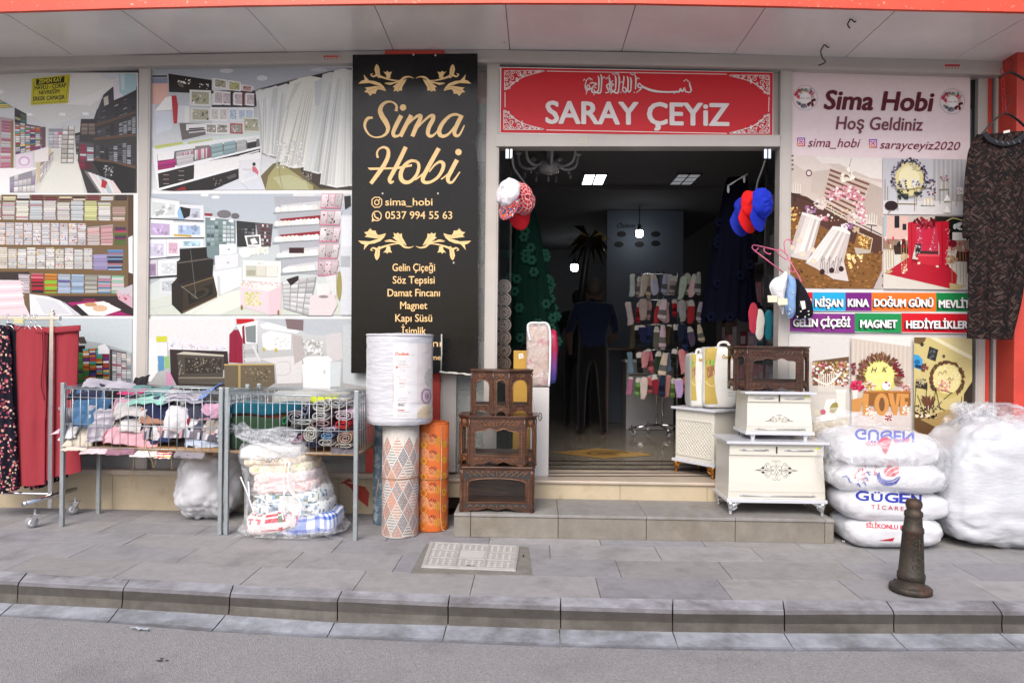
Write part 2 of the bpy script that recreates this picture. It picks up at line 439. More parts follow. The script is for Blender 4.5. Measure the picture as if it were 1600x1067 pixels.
# pavement: a mortar bed and the slabs laid on it in rows that follow the kerb
mb = MB(); tt = [0, .1, .27, .445, .62, .81, 1.0]
XS = [-14+.5*i for i in range(57)]
for a, b in zip(XS, XS[1:]):
    mb.add([(a, .1, -.005), (b, .1, -.005), (b, kb(b)+.004, -.005), (a, kb(a)+.004, -.005)], [(0, 3, 2, 1)], lin((96, 90, 88), .5))
for r in range(6):
    x = -12+rnd.random()*.6
    while x < 11:
        w = rnd.choice([.66, .72, .72, .78]); x1 = x+w; k = rnd.uniform(.92, 1.06)
        def Y(X, t): return -.02+(kb(X)+.02)*t
        g = .0022; z = rnd.uniform(-.0012, .0012); tint = rnd.choice([(150, 149, 151), (146, 145, 149), (152, 150, 149), (155, 153, 153)])
        man = (r in (2, 3) and 0)
        vs = [(x+g, Y(x, tt[r])-g, z), (x1-g, Y(x1, tt[r])-g, z), (x1-g, Y(x1, tt[r+1])+g, z), (x+g, Y(x, tt[r+1])+g, z)]
        lo = [(p[0], p[1], -.03) for p in vs]
        mb.hexa([lo[3], lo[2], lo[1], lo[0], vs[3], vs[2], vs[1], vs[0]], lin(tint, .9*k))
        x = x1
tag(mb.build('pavement', SLAB), kind='structure')
# ---------------------------------------------------------------- the shop building
bld = thing('shop_building', 'shop building front with grey aluminium window frames, beige tiled base and open doorway', 'building', (0, 0, 0))
TILE = mat('beige_tile', lin((200, 184, 156), .8), rough=.5, spec=.4, var=.1, vscale=5, bump=.05, var2=(lin((150, 130, 100), .7), 4, .55, .9))
MARBLE = mat('sill_marble', lin((206, 190, 172), .72), rough=.4, var=.12, vscale=7, var2=(lin((160, 140, 120), .8), 9, .6, .85))
REDP = mat('red_paint', lin((190, 62, 48), .95), rough=.5, var=.14, vscale=5, var2=(lin((140, 50, 42), .9), 7, .58, .85))
FASC = mat('fascia_red', lin((222, 78, 50), .9), rough=.4, var=.15, vscale=4, var2=(lin((240, 190, 170), .9), 40, .62, .7))
SOFF = mat('soffit_panel', lin((238, 234, 231), .95), rough=.24, spec=.5, metal=.12, var=.09, vscale=1.6, bump=.015, bscale=3)
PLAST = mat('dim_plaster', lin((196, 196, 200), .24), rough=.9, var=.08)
SEAM = mat('seam', lin((140, 120, 104), .7), rough=.7, var=.2, vscale=20)
def X(px, Y=0, py=533): return at(px, py, Y).x
Zt = .318
# tiled base with open joints, then the sill on top
mb = MB(); xs = [-9]
while xs[-1] < X(690): xs.append(min(xs[-1]+.62, X(692)))
for a, b in zip(xs, xs[1:]): mb.box((a+.0015, -.055, 0), (b-.0015, .2, .287))
x = X(1215)
while x < 9: mb.box((x+.0015, -.055, 0), (x+.6185, .2, .287)); x += .62
for i in range(4):
    a = X(706)+(X(1232)-X(706))*i/4; b = X(706)+(X(1232)-X(706))*(i+1)/4
    mb.box((a+.0015, -.17, .17), (b-.0015, .25, Zt-.028))
mb.build('base_wall', TILE, bld)
mb = MB(); mb.box((-9, -.1, .289), (X(692), .12, .33)); mb.box((X(1215), -.1, .289), (9, .12, .33)); mb.build('window_sill', MARBLE, bld, bevel=.006)
mb = MB(); mb.box((X(700), -.19, Zt-.026), (X(1150), .3, Zt)); mb.build('threshold', MARBLE, bld, bevel=.008)
p = Pic(-.0565); p.poly([(533,752),(570,760),(577,770),(575,792),(560,780),(548,762)], (176, 62, 48)); p.poly([(545,747),(552,752),(530,756)], (176, 70, 56)); p.build('red_paint_stain', bld, PRINTM)
mb = MB(); mb.box((-9, .02, .33), (X(690), .1, .47)); mb.build('lower_panel', mat('lower_panel', lin((176, 176, 178), .7), rough=.5, var=.1), bld)
# posts
for (a, b, y0, z0) in ((214, 232, -.03, .33), (757, 777, -.03, Zt), (1214, 1232, -.03, Zt), (690, 714, -.02, .34), (1525, 1540, .0, .3), (1550, 1571, -.02, .3)):
    mb = MB(); x0, x1 = X(a+2 if a < 300 else a), X(b+2 if a < 300 else b); mb.box((x0, y0, z0), (x1, .09, 3.66)); mb.box((x0+.012, y0-.004, z0), (x1-.012, y0+.01, 3.6)); mb.build('window_post', ALU, bld, bevel=.003)
# beam under the canopy, four lengths
BT = [(-40, 92), (230, 92), (550, 86), (780, 84), (1220, 92), (1560, 100), (1700, 106)]
BB = [(-40, 118), (230, 109), (550, 104), (780, 103), (1220, 113), (1560, 123.5), (1700, 128)]
mb = MB()
for i in range(len(BT)-1):
    a, b = at(*BB[i]), at(*BB[i+1]); c, d = at(*BT[i]), at(*BT[i+1])
    f = Vector((0, -.07, 0)); k = Vector((0, .1, 0))
    mb.hexa([a+f, b+f, b+k, a+k, c+f, d+f, d+k, c+k])
    e, h = a+(c-a)*.28, b+(d-b)*.28; f2 = Vector((0, -.078, 0))
    mb.hexa([a+f2+(c-a)*.02, b+f2+(d-b)*.02, b+f*.9+(d-b)*.02, a+f*.9+(c-a)*.02, e+f2, h+f2, h+f*.9, e+f*.9])
mb.build('beam', ALU, bld)
mb = MB(); mb.box((-9, -.05, 3.6), (X(0), .1, 3.73)); mb.build('beam', ALU, bld)
# door lintel and transom backing
mb = MB(); a, b, c, d = at(775, 231.5), at(1216, 231.5), at(775, 212), at(1216, 213.5)
f = Vector((0, -.045, 0)); k = Vector((0, .09, 0)); mb.hexa([a+f, b+f, b+k, a+k, c+f, d+f, d+k, c+k]); mb.build('door_lintel', ALU, bld, bevel=.003)
mb = MB(); mb.box((X(777), .03, 2.98), (X(1214), .08, 3.62)); mb.build('transom_panel', ALU, bld)
# dark shop glass behind the posters and beside the black sign
GL = mat('dark_shop_glass', (.012, .015, .016), rough=.04, spec=.6)
for a, b in ((-700, 216), (232, 690), (1232, 1526), (1572, 2200)):
    mb = MB(); mb.box((X(a), .045, .33), (X(b), .055, 3.64)); mb.build('window_pane', GL, bld)
mb = MB(); mb.box((X(714), .04, .33), (X(757), .046, 3.64)); mb.build('window_pane', GLASS, bld)
mb = MB(); mb.box((X(1540), .0, .33), (X(1546), .05, 3.6)); mb.build('red_trim', REDP, bld)
# red pilaster behind the black sign, red corner column on the right
mb = MB(); mb.box((X(575), -.045, .33), (X(689), .04, 3.78)); mb.box((X(600), -.09, at(600, 84, -.09).z-.03), (X(692), -.02, at(600, 79, -.09).z)); mb.build('pilaster', REDP, bld, bevel=.004)
mb = MB(); x0 = X(1585, -.24); mb.box((x0, -.24, 0), (x0+.9, .3, 3.66)); mb.build('column', REDP, bld, bevel=.006)
# canopy: soffit panels with seams between them, red fascia at its edge
SE = [((-390, 20), (-210, 101)), ((-190, 20), (-40, 96)), ((10, 22), (125, 93)), ((195, 20), (290, 89)), ((385, 12), (453, 86.5)), ((585, 9), (617, 84)), ((790, 8), (797, 83)), ((993, 9), (970, 85)), ((1195, 14), (1143, 90)), ((1395, 21), (1315, 95)), ((1598, 30), (1480, 99)), ((1800, 40), (1650, 104)), ((2000, 52), (1820, 110))]
# front edge of the soffit as seen: x -> y
def fe(x):
    return 3+(x-820)**2/820**2*14
mb = MB(); ms = MB(); fr = []
for (fx, fy), (bx, by) in SE:
    B = at(bx, by, 0.0); t = (fe(fx)-by)/(fy-by); ux = bx+(fx-bx)*t; A = gnd(ux, fe(ux), B.z); A.y = max(min(A.y, -.55), -.9); fr.append((A, B))
for (A0, B0), (A1, B1) in zip(fr, fr[1:]):
    e = Vector((.0035, 0, 0)); up = Vector((0, 0, .05)); dz = Vector((0, 0, rnd.uniform(-.002, .002)))
    lo = [A0+e+dz, A1-e+dz, B1-e+dz, B0+e+dz]; mb.hexa(lo+[q+up for q in lo])
    ms.hexa([A0-e*3+Vector((0,0,.006)), A0+e*3+Vector((0,0,.006)), B0+e*3+Vector((0,0,.006)), B0-e*3+Vector((0,0,.006)), A0-e*3+up, A0+e*3+up, B0+e*3+up, B0-e*3+up])
can = mb.build('canopy_soffit', SOFF, bld); ms.build('joint_strip', SEAM, can)
mb = MB()
for (A0, B0), (A1, B1) in zip(fr, fr[1:]):
    o = Vector((0, -.03, 0)); i_ = Vector((0, .0, 0)); d = Vector((0, 0, -.022)); u = Vector((0, 0, .5))
    mb.hexa([A0+o+d, A1+o+d, A1+i_+d, A0+i_+d, A0+o+u, A1+o+u, A1+i_+u, A0+i_+u])
mb.build('canopy_fascia', FASC, bld)
mb = MB(); zt = max(B.z for A, B in fr)
mb.box((-9, -.55, 4.22), (9, .1, 4.32)); mb.box((-9, .1, 3.66), (9, .4, 7.5)); mb.box((-9, .2, 3.36), (9, .34, 3.655)); mb.build('upper_wall', REDP, bld)
for px, py in ((105, 38), (170, 76), (612, 36), (790, 28), (788, 66)):
    q = gnd(px, py, fr[3][1].z); ms = MB(); ms.blob((q.x, q.y, q.z-.004), (.008, .008, .006), 1, 1, 8, 6); ms.build('soffit_screw', CHROME, bld)
for px, py, pts in ((1287, 72, ((0,0),(-4,8),(-1,18),(4,24),(-6,29))), (1328, 32, ((0,0),(-3,6),(1,12)))):
    q = gnd(px, py, fr[9][1].z+.0); k = (q.y+DCAM)/F; c = MB()
    c.tube(crom([(q.x, q.y, q.z+.01)]+[(q.x+a*k, q.y+.004*i, q.z-b*k) for i, (a, b) in enumerate(pts)], 4), .005, 6)
    c.tube(crom([(q.x+.006, q.y, q.z+.01), (q.x+.03, q.y, q.z-.012), (q.x+.045, q.y+.01, q.z-.006)], 4), .005, 6)
    o = c.build('cable_stub', BLACKP, smooth=True)
    tag(o, 'short loose black cable end hanging from the soffit %s' % ('close above the window beam' if py > 50 else 'near the red canopy edge'), 'cable', 'cable ends in the soffit')
# interior shell
fl = MB(); fl.box((-4.4, .18, .0), (4.6, 8.4, Zt-.003))
FLM = mat('polished_floor', lin((186, 174, 156), .5), rough=.12, spec=.5, var=.15, vscale=3, var2=(lin((120, 105, 90), .5), 5, .5, .8))
tag(fl.build('shop_floor', FLM), kind='structure')
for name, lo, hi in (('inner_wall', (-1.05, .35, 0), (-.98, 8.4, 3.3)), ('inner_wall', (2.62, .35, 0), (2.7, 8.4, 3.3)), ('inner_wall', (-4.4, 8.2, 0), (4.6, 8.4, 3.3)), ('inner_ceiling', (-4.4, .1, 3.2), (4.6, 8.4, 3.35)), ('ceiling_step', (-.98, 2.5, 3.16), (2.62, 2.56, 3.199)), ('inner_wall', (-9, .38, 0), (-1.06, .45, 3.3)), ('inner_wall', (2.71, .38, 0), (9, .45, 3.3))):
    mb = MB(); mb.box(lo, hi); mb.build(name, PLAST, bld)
# floor inlay and grooves
p = Pic(mapf=lambda u, v, d: gnd(u, v, Zt+.0005+d))
p.poly([(862,707),(935,700),(1018,709),(945,716)], (170, 130, 66)); p.ell(950, 708, 34, 4.2, (90, 66, 40)); p.ell(950, 708, 28, 3.2, (170, 130, 66)); p.ell(950,708,20,2,(110,80,46))
p.poly([(960,709),(1000,706),(1019,711),(975,714)], (176, 138, 74))
for y in (719.5, 725, 731.5, 738, 743): p.rect(854, y, 1110, y+1.2, (52, 46, 42))
o = p.build('floor_inlay', bld, PRINT)
# step in front of the door
STEPM = mat('step_concrete', vcol=True, rough=.75, var=.2, vscale=9, bump=.2, bscale=120, var2=(lin((140, 124, 104), .55), 4, .52, .85))
mb = MB(); zs = .172; xa, xb = gnd(710, 836).x, gnd(1301, 848).x; ya = -.69
xs = [xa, xa+.12]; 
while xs[-1] < xb-.2: xs.append(min(xs[-1]+.625, xb))
if xb-xs[-1] > .05: xs.append(xb)
for a, b in zip(xs, xs[1:]):
    k = rnd.uniform(.92, 1.06); mb.box((a+.0015, ya, 0), (b-.0015, -.4, zs-.024), col=lin((150, 143, 132), .7*k))
    mb.box((a+.0012, ya-.008, zs-.022), (b-.0012, -.17, zs), col=lin((160, 157, 153), .72*k))
tag(mb.build('stone_step', STEPM, bevel=.004), 'low grey stone step in front of the shop doorway', 'step')
# ---------------------------------------------------------------- printed window posters
WH = (236, 236, 236); PASTEL = [(236,234,232),(232,226,230),(222,228,236),(240,238,226),(232,214,220),(214,222,226),(226,222,214)]
VIV = [(190,40,70),(60,90,170),(230,150,60),(90,160,80),(200,60,140),(240,220,120),(240,240,240),(60,60,70),(110,190,200),(130,70,140),(220,90,60)]
DRK = [(44,44,50),(62,66,76),(84,88,98),(36,34,38),(120,124,130),(70,60,60),(150,152,158)]
def left_poster():
    p = Pic(-.004); p.g = 1.12; p.xf(0, 0, 1); p.rect(-60, 114, 216, 712, WH)
    # upper picture: long shop aisle
    p.xf(0, 90, 3.9525); T = 100
    p.vgrad(-230, T, 850, 838, (214,216,220), (206,206,200))
    p.poly([(-230,T),(850,T),(600,330),(300,430),(0,240),(-230,130)], [(222,220,216)]*1 and (218,217,214)); p.poly([(430,T),(850,T),(560,300),(420,290)], (232,231,228))
    p.poly([(560,285),(640,230),(640,190),(470,270),(400,290)], (238,236,232))
    p.poly([(-30,180),(30,215),(-30,240)], (236,240,244)); 
    for x, y in ((385, 352), (528, 349), (180, 352)): p.poly([(x-20,y-9),(x+16,y-9),(x+22,y+8),(x-16,y+8)], (246,247,248))
    p.poly([(290,445),(480,440),(500,640),(520,838),(190,838),(225,700),(320,600)], [(206,208,206)]*1 and (214,214,206))
    p.poly([(330,640),(480,640),(520,838),(230,838)], (222,222,214))
    p.stacks([(-230,330),(85,380),(70,700),(-230,720)], 4, 18, PASTEL+[(214,120,150),(220,200,210)], 3, .1, .05, base=(178,160,164))
    p.stacks([(-230,200),(0,260),(85,310),(-230,330)][0:4], 3, 5, VIV, 8, .06, .1, base=(90,70,80))
    p.stacks([(90,310),(165,350),(165,420),(90,400)], 2, 5, [(110,110,80),(70,120,120),(60,50,60),(180,170,120)], 5, base=(60,60,60))
    p.stacks([(92,400),(280,430),(280,560),(95,600)], 6, 14, VIV+PASTEL, 6, .1, .1, vstack=False, base=(110,90,100))
    p.rect(66, 390, 84, 700, (150,116,78)); p.rect(255, 430, 282, 560, (110,80,90))
    p.stacks([(300,440),(390,440),(390,560),(300,560)], 3, 6, PASTEL+[(220,120,140)], 16, base=(150,150,160))
    p.stacks([(385,425),(462,425),(455,655),(375,655)], 2, 8, [(236,232,226),(214,206,200),(240,240,238)], 9, .1, 0, base=(130,120,112))
    p.stacks([(462,470),(500,460),(505,600),(470,600)], 1, 8, DRK, 10, base=(90,70,60))
    p.poly([(-230,690),(230,680),(215,838),(-230,838)], (238,236,238)); p.poly([(225,580),(310,550),(330,640),(225,790)], (206,190,160))
    p.stacks([(60,740),(225,690),(215,836),(60,836)], 6, 3, PASTEL+[(170,150,180)], 11, base=(150,146,156))
    p.stacks([(250,650),(330,580),(330,640),(245,780)], 4, 5, PASTEL+[(200,120,150)], 19, base=(150,140,140))
    p.poly([(100,600),(200,590),(205,680),(100,690)], (228,212,226)); p.ell(150,640,36,30,(206,176,206)); p.ell(150,642,24,20,(236,226,236))
    p.poly([(215,575),(300,550),(300,640),(215,650)], (232,224,222)); 
    p.poly([(500,380),(580,380),(600,320),(845,180),(845,838),(540,838),(480,640)], (60,56,58))
    for i, (a, b, c, d) in enumerate((((600,340),(840,225),(840,330),(600,420)), ((600,440),(840,365),(840,470),(600,500)), ((590,545),(838,525),(838,670),(590,620)))):
        p.stacks([a, b, c, d], 9, 9, DRK+[(176,180,188)], 20+i, .12, .15)
        p.line([(d[0]-20,d[1]+4),(c[0],c[1]+8)], 16, (104,76,56))
    p.stacks([(500,385),(590,385),(590,480),(500,480)], 2, 4, [(200,200,204),(120,60,70),(150,130,120)], 26, base=(60,50,50))
    p.stacks([(490,520),(580,530),(580,640),(490,640)], 2, 8, [(186,196,206),(222,226,230),(160,40,80)], 27, base=(90,80,84)); p.stacks([(480,625),(570,635),(570,690),(490,690)], 2, 4, [(150,30,66),(110,30,50)], 28)
    p.poly([(570,640),(700,650),(838,690),(830,830),(745,838),(640,760)], (26,24,26))
    p.specks(640, 670, 700, 740, 50, [(180,180,184),(90,90,96)], (2, 7), 4)
    for i in range(8): p.poly([(520+i*22,700+i*8),(545+i*22,705+i*8),(640+i*16,838),(612+i*14,838)], rnd.choice([(216,222,222),(180,190,196),(130,120,120),(224,206,206),(96,90,92)]))
    p.poly([(630,750),(665,770),(650,810),(625,800)], (180,40,50))
    p.poly([(600,330),(640,230),(700,180),(705,260),(640,320)], (70,70,80)); p.poly([(700,150),(745,140),(765,240),(705,265)], (226,220,230)); p.poly([(735,T),(842,T),(842,200),(770,238),(738,215)], (176,206,214)); p.poly([(745,T),(770,T),(770,200),(750,200)], (206,226,230)); p.poly([(620,T),(735,T),(710,140),(640,130)], (216,224,232))
    p.poly([(640,250),(668,236),(672,290),(645,300)], (206,200,186))
    # hanging yellow sign in the picture
    p.poly([(200,132),(434,106),(420,282),(190,296)], (206,196,40)); p.poly([(224,136),(400,118),(398,156),(224,172)], (34,36,22))
    p.line([(212,150),(204,286),(408,272),(424,128)], 3, (60,60,20))
    p.text('ZEMİN KAT', 240, 163, 24, (226,216,60), w=142, bold=.02, slope=-.1); p.text('HAVLU - ÇORAP', 216, 202, 26, (44,46,30), w=194, bold=.02, slope=-.09)
    p.text('NEVRESİM', 242, 231, 23, (44,46,30), w=126, bold=.02, slope=-.08); p.text('ERKEK ÇAMAŞIR', 206, 270, 25, (44,46,30), w=196, bold=.02, slope=-.06)
    # middle picture: towel shelves
    p.xf(0, 290, 3.443)
    p.rect(-210, 50, 718, 700, (116, 96, 70)); p.rect(690, 50, 718, 700, (84, 62, 44))
    p.stacks([(-210,50),(690,50),(690,82),(-210,82)], 12, 3, [(210,130,100),(230,226,190),(226,226,230),(60,40,50),(120,50,60),(232,214,200)], 30)
    p.stacks([(-210,82),(600,84),(600,190),(-210,182)], 11, 11, PASTEL+[(214,160,176),(222,224,160)], 31, .06, .06, base=(120,104,90)); p.stacks([(600,96),(684,96),(676,192),(604,192)], 1, 10, [(200,170,160),(170,160,130),(220,210,200)], 32, vstack=False)
    p.line([(-210,190),(690,200)], 14, (122,94,60))
    p.stacks([(-210,198),(465,205),(465,322),(-210,318)], 14, 12, [(240,238,238),(226,226,232),(232,220,216)], 33, .08, .04, base=(140,124,110)); p.specks(-210, 200, 460, 318, 230, [(80,110,170),(180,50,60),(140,150,190),(200,120,120),(220,180,120)], (2, 6), 6)
    p.stacks([(468,225),(612,210),(612,322),(468,322)], 2, 12, [(220,170,176),(226,190,190),(210,196,196)], 34, .05, .05); p.stacks([(614,216),(686,216),(684,320),(614,322)], 1, 11, [(170,30,90),(60,40,90),(200,60,100),(90,120,60),(140,40,110)], 35, vstack=False)
    p.line([(-210,324),(690,332)], 14, (122,94,60))
    p.stacks([(-210,330),(500,338),(500,450),(-210,446)], 14, 12, [(240,238,236),(226,228,230),(232,226,214)], 36, .08, .08, base=(130,116,100)); p.specks(-210, 335, 490, 445, 200, [(150,170,190),(200,120,150),(120,150,110),(220,190,110),(180,170,200)], (2, 7), 7)
    p.stacks([(500,372),(580,370),(580,456),(502,456)], 1, 10, [(170,160,206),(180,170,214)], 37, 0, 0); p.stacks([(578,345),(668,345),(660,456),(580,456)], 1, 12, [(130,170,214),(90,140,200),(190,120,120),(60,50,80),(150,180,220)], 38, 0, 0, vstack=False)
    p.line([(-210,455),(690,464)], 14, (122,94,60))
    p.rect(-210, 464, 160, 520, (60, 50, 50)); p.stacks([(95,466),(165,470),(165,580),(100,580)], 1, 12, [(226,214,220),(200,190,200)], 39)
    for i, cols in enumerate(([(200,40,60),(50,44,54),(224,130,150)], [(150,210,60),(220,150,50),(200,110,50),(170,60,40)], [(90,60,150),(180,196,220),(200,212,226)], [(176,196,220),(150,176,206)], [(150,150,140),(216,214,206),(190,190,180)], [(80,150,190),(196,200,206),(206,150,170)], [(170,214,190),(226,200,210),(140,190,150)])):
        x = 168+i*72; p.stacks([(x,472+i*2),(x+70,474+i*2),(x+70,580),(x,580)], 1, 12, cols, 40+i, 0, .04, vstack=False)
    p.line([(160,584),(690,590)], 14, (122,94,60)); p.rect(160, 594, 718, 700, (54, 40, 46))
    p.poly([(-210,505),(110,510),(135,640),(165,700),(-210,700)], (232,212,218)); 
    for i in range(7): p.poly([(-200+i*10,520+i*24),(120,516+i*22),(135,526+i*22),(-190,534+i*24)], (240,226,230) if i % 2 else (222,198,206))
    p.poly([(160,583),(260,596),(330,620),(420,700),(165,700)], (226,226,230)); p.poly([(190,600),(300,620),(380,690),(240,690)], (212,214,220)); p.poly([(340,622),(440,700),(400,700)], (206,208,214))
    p.poly([(360,630),(520,620),(680,690),(716,700),(470,700)], (170,30,110)); p.poly([(390,645),(440,640),(500,700),(450,700)], (40,34,40)); p.poly([(415,640),(560,622),(655,668),(560,700),(480,698)], (240,238,234)); p.ell(490,640,34,12,(196,150,110)); p.ell(540,660,40,18,(216,180,150)); p.ell(575,640,20,10,(240,232,224))
    p.stacks([(440,600),(520,600),(520,625),(440,625)], 1, 3, [(200,60,120),(150,40,90)], 50)
    p.poly([(625,570),(715,532),(715,640),(640,612)], (196,190,196)); p.poly([(625,570),(640,612),(715,660),(715,600)], (206,170,184)); p.specks(640, 585, 700, 615, 16, [(190,50,70)], (3, 6), 9)
    p.poly([(692,280),(716,268),(716,475),(694,468)], (222,224,226))
    # lower picture: coloured towels under a pale ceiling, mostly behind the rack and basket
    p.xf(0, 290, 3.443); p.vgrad(-210, 714, 714, 1454, (176,186,190), (150,150,146))
    p.poly([(290,714),(714,714),(714,900),(560,850),(430,830)], (196,206,210)); p.poly([(420,815),(455,812),(470,850),(430,850)], (80,70,66)); p.stacks([(415,860),(460,860),(455,1060),(412,1060)], 1, 16, VIV, 51, base=(40,36,40))
    p.stacks([(445,880),(590,870),(590,1040),(450,1040)], 4, 14, VIV, 52, .06, .05, vstack=False, base=(60,54,60)); p.poly([(530,862),(565,850),(590,880),(590,905),(530,905)], (230,230,234))
    p.stacks([(600,880),(708,900),(708,1060),(604,1060)], 4, 14, PASTEL+[(150,160,170),(200,120,150)], 53, .08, .1, vstack=False, base=(120,116,120)); p.rect(592, 880, 606, 1060, (80,70,70))
    p.rect(-210, 1060, 714, 1454, (140,140,138)); p.stacks([(-210,1080),(700,1080),(700,1300),(-210,1300)], 10, 10, PASTEL+VIV, 54, base=(90,84,86))
    p.vgrad(-210, 1400, 714, 1454, (150,150,150), (140,140,140))
    o = p.build('poster', None, PHOTO); tag(o, 'window poster with long shop aisle picture, hanging yellow sign and towel shelves', 'poster', 'photo posters on the left windows')
def wide_poster():
    p = Pic(-.004); p.g = 1.12; p.xf(0, 0, 1); p.poly([(235,108),(690,100),(690,712),(230,712)], WH)
    p.xf(220, 90, 4.638)
    p.vgrad(70, 92, 1530, 960, (186,192,200), (222,224,226)); p.poly([(70,80),(1530,70),(1530,100),(830,230),(520,150),(190,115)], [(178,186,196)]*1 and (186,192,202))
    p.ell(880,150,40,20,(224,228,232)); p.ell(620,98,50,16,(226,230,234)); p.ell(1290, 90, 60, 14, (212,216,222))
    p.rect(78, 150, 195, 190, (150,156,176)); p.rect(78, 130, 190, 145, (90,90,100)); p.poly([(85,190),(200,190),(195,330),(85,340)], (236,190,176)); p.poly([(180,290),(225,280),(225,380),(100,388)], (250,248,246)); p.rect(78,340,100,600,(220,220,226)); p.poly([(100,390),(225,390),(225,520),(110,560)], (216,222,232))
    p.poly([(200,118),(515,165),(515,265),(205,252)], (44,38,36)); p.specks(270, 155, 360, 190, 16, [(250,250,246)], (4, 9), 3); p.specks(420, 190, 500, 230, 9, [(236,236,236)], (4, 8), 4); p.ell(290,200,26,12,(120,110,106),rot=.6)
    p.poly([(222,278),(258,276),(275,380),(262,480),(238,480)], (196,32,48)); p.poly([(270,350),(355,350),(355,470),(265,470)], (224,224,232)); p.rect(318,360,350,470,(240,236,226))
    p.poly([(515,150),(820,210),(820,560),(515,560)], (226,226,230)); p.rect(515,240,830,262,(70,60,62)); p.rect(515,345,830,362,(60,50,54))
    def album(x0, y0, x1, y1, sk=0, c=(244,244,244), seed=0, inner=None):
        p.poly([(x0,y0),(x1,y0+sk),(x1,y1),(x0,y1-sk)], c); q = random.Random(seed); w, h = x1-x0, y1-y0
        p.poly([(x0+w*.1,y0+h*.12),(x1-w*.1,y0+h*.12+sk*.8),(x1-w*.1,y1-h*.12),(x0+w*.1,y1-h*.12-sk*.5)], inner or (176,176,150))
        p.specks(x0+w*.12, y0+h*.2, x1-w*.12, y1-h*.18, 16, [(70,64,56),(236,232,226),(214,190,180),(120,130,90),(240,240,240)], (w*.03, w*.09), seed)
    album(528,150,625,230,14,seed=1); album(632,165,725,248,14,seed=2,inner=(190,190,130)); album(735,200,806,250,8,(246,226,228),3,(200,150,150))
    for i, x in enumerate((528, 590, 675, 762)):
        album(x, 240+i*6, x+70, 345+i*3, 6, seed=5+i, inner=(206,190,196)); p.rect(x+60, 245+i*6, x+78, 345+i*3, (40,30,34) if i % 2 else (150,30,50))
    for i in range(8): p.rect(736, 262+i*12, 758, 267+i*12, (40,36,40)); p.rect(656, 262+i*11, 668, 267+i*11, (40,36,40))
    for i, x in enumerate((505, 568, 640, 705, 757)): album(x, 362+i*2, x+60, 462, 3, seed=12+i, inner=(190,206,226) if i > 1 else (216,210,206))
    for i, x in enumerate((470, 545, 648)): album(x, 478, x+92, 555, 4, (240,240,240) if i < 2 else (190,50,60), 20+i, (160,156,146))
    album(355,235,510,355,6,(232,232,226),30); album(362,365,505,465,4,(226,226,220),31); album(738,432,882,548,6,(226,226,216),32)
    p.poly([(280,478),(470,480),(470,560),(300,600)], (112,104,104)); p.poly([(330,486),(480,480),(480,520),(330,530)], (236,236,236)); p.stacks([(340,500),(470,495),(470,540),(340,555)], 1, 4, [(240,240,240),(70,60,60)], 33, vstack=False)
    # counter
    p.poly([(85,660),(870,550),(880,560),(865,905),(130,968),(100,800)], (236,238,240)); p.poly([(100,655),(520,575),(860,545),(880,565),(520,600),(110,670)], (214,226,220)); p.poly([(105,640),(300,612),(310,628),(105,664)], (196,200,110)); p.poly([(340,612),(520,588),(525,600),(340,632)], (196,206,150))
    p.poly([(120,700),(860,590),(866,645),(125,815)], (110,112,118))
    p.stacks([(118,745),(256,722),(256,795),(120,820)], 1, 4, [(196,30,140),(176,24,120)], 60, 0, 0); p.poly([(122,695),(245,675),(240,735),(125,750)], (240,238,240))
    p.stacks([(256,690),(386,665),(388,770),(262,795)], 1, 7, [(240,238,238),(222,216,222)], 61, 0, 0); p.stacks([(300,690),(386,675),(386,705),(300,718)], 12, 1, [(220,140,170),(240,236,238)], 62); p.stacks([(392,670),(505,648),(505,735),(392,755)], 10, 1, [(206,110,140),(240,236,238)], 63); p.poly([(395,645),(500,635),(505,652),(395,670)], (140,130,130))
    p.stacks([(505,632),(690,600),(694,690),(510,735)], 2, 3, [(160,190,196),(170,200,204)], 64, .03, 0); p.stacks([(692,605),(765,592),(768,672),(695,690)], 1, 6, [(230,232,232),(214,216,216)], 65, 0, 0); p.stacks([(768,590),(840,575),(842,650),(770,662)], 1, 7, [(240,240,240),(40,38,40)], 66, 0, 0, vstack=False)
    p.poly([(125,840),(866,655),(866,690),(710,715),(390,770),(385,890),(135,965)], (38,34,38)); p.poly([(125,828),(866,648),(866,660),(125,842)], (240,242,244))
    for i in range(4): p.poly([(388,790+i*34-6),(710,718+i*26),(710,732+i*26),(388,808+i*34-6)], (238,236,234))
    for i in range(5): p.poly([(715,712+i*13),(860,672+i*14),(860,680+i*14),(715,720+i*13)], (240,240,240))
    for x in (150, 260):
        for i in range(3): p.rect(x+14, 850+i*32-(x-150)*.25, x+56, 854+i*32-(x-150)*.25, (170,150,140))
    p.poly([(130,962),(710,800),(712,880),(520,960),(240,968)], (30,26,30)); p.poly([(128,950),(708,792),(710,806),(130,966)], (240,242,244)); p.poly([(620,868),(690,840),(695,865),(640,885)], (90,84,84)); p.poly([(240,962),(320,936),(330,962)], (150,20,34)); p.specks(520, 880, 600, 930, 14, [(170,150,150)], (2, 5), 5)
    p.poly([(520,962),(715,882),(870,860),(960,870),(900,960)], (214,218,226)); p.line([(715,890),(780,960)], 4, (180,186,196))
    p.poly([(712,745),(866,735),(860,868),(735,910),(712,890)], (226,226,230)); p.ell(822,775,12,14,(40,30,30)); p.poly([(808,790),(835,795),(855,830),(850,860),(830,835),(810,835)], (206,110,130)); p.poly([(745,850),(800,820),(850,850),(760,880)], (214,220,230)); p.text('UNIQUE', 738, 820, 12, (150,150,160))
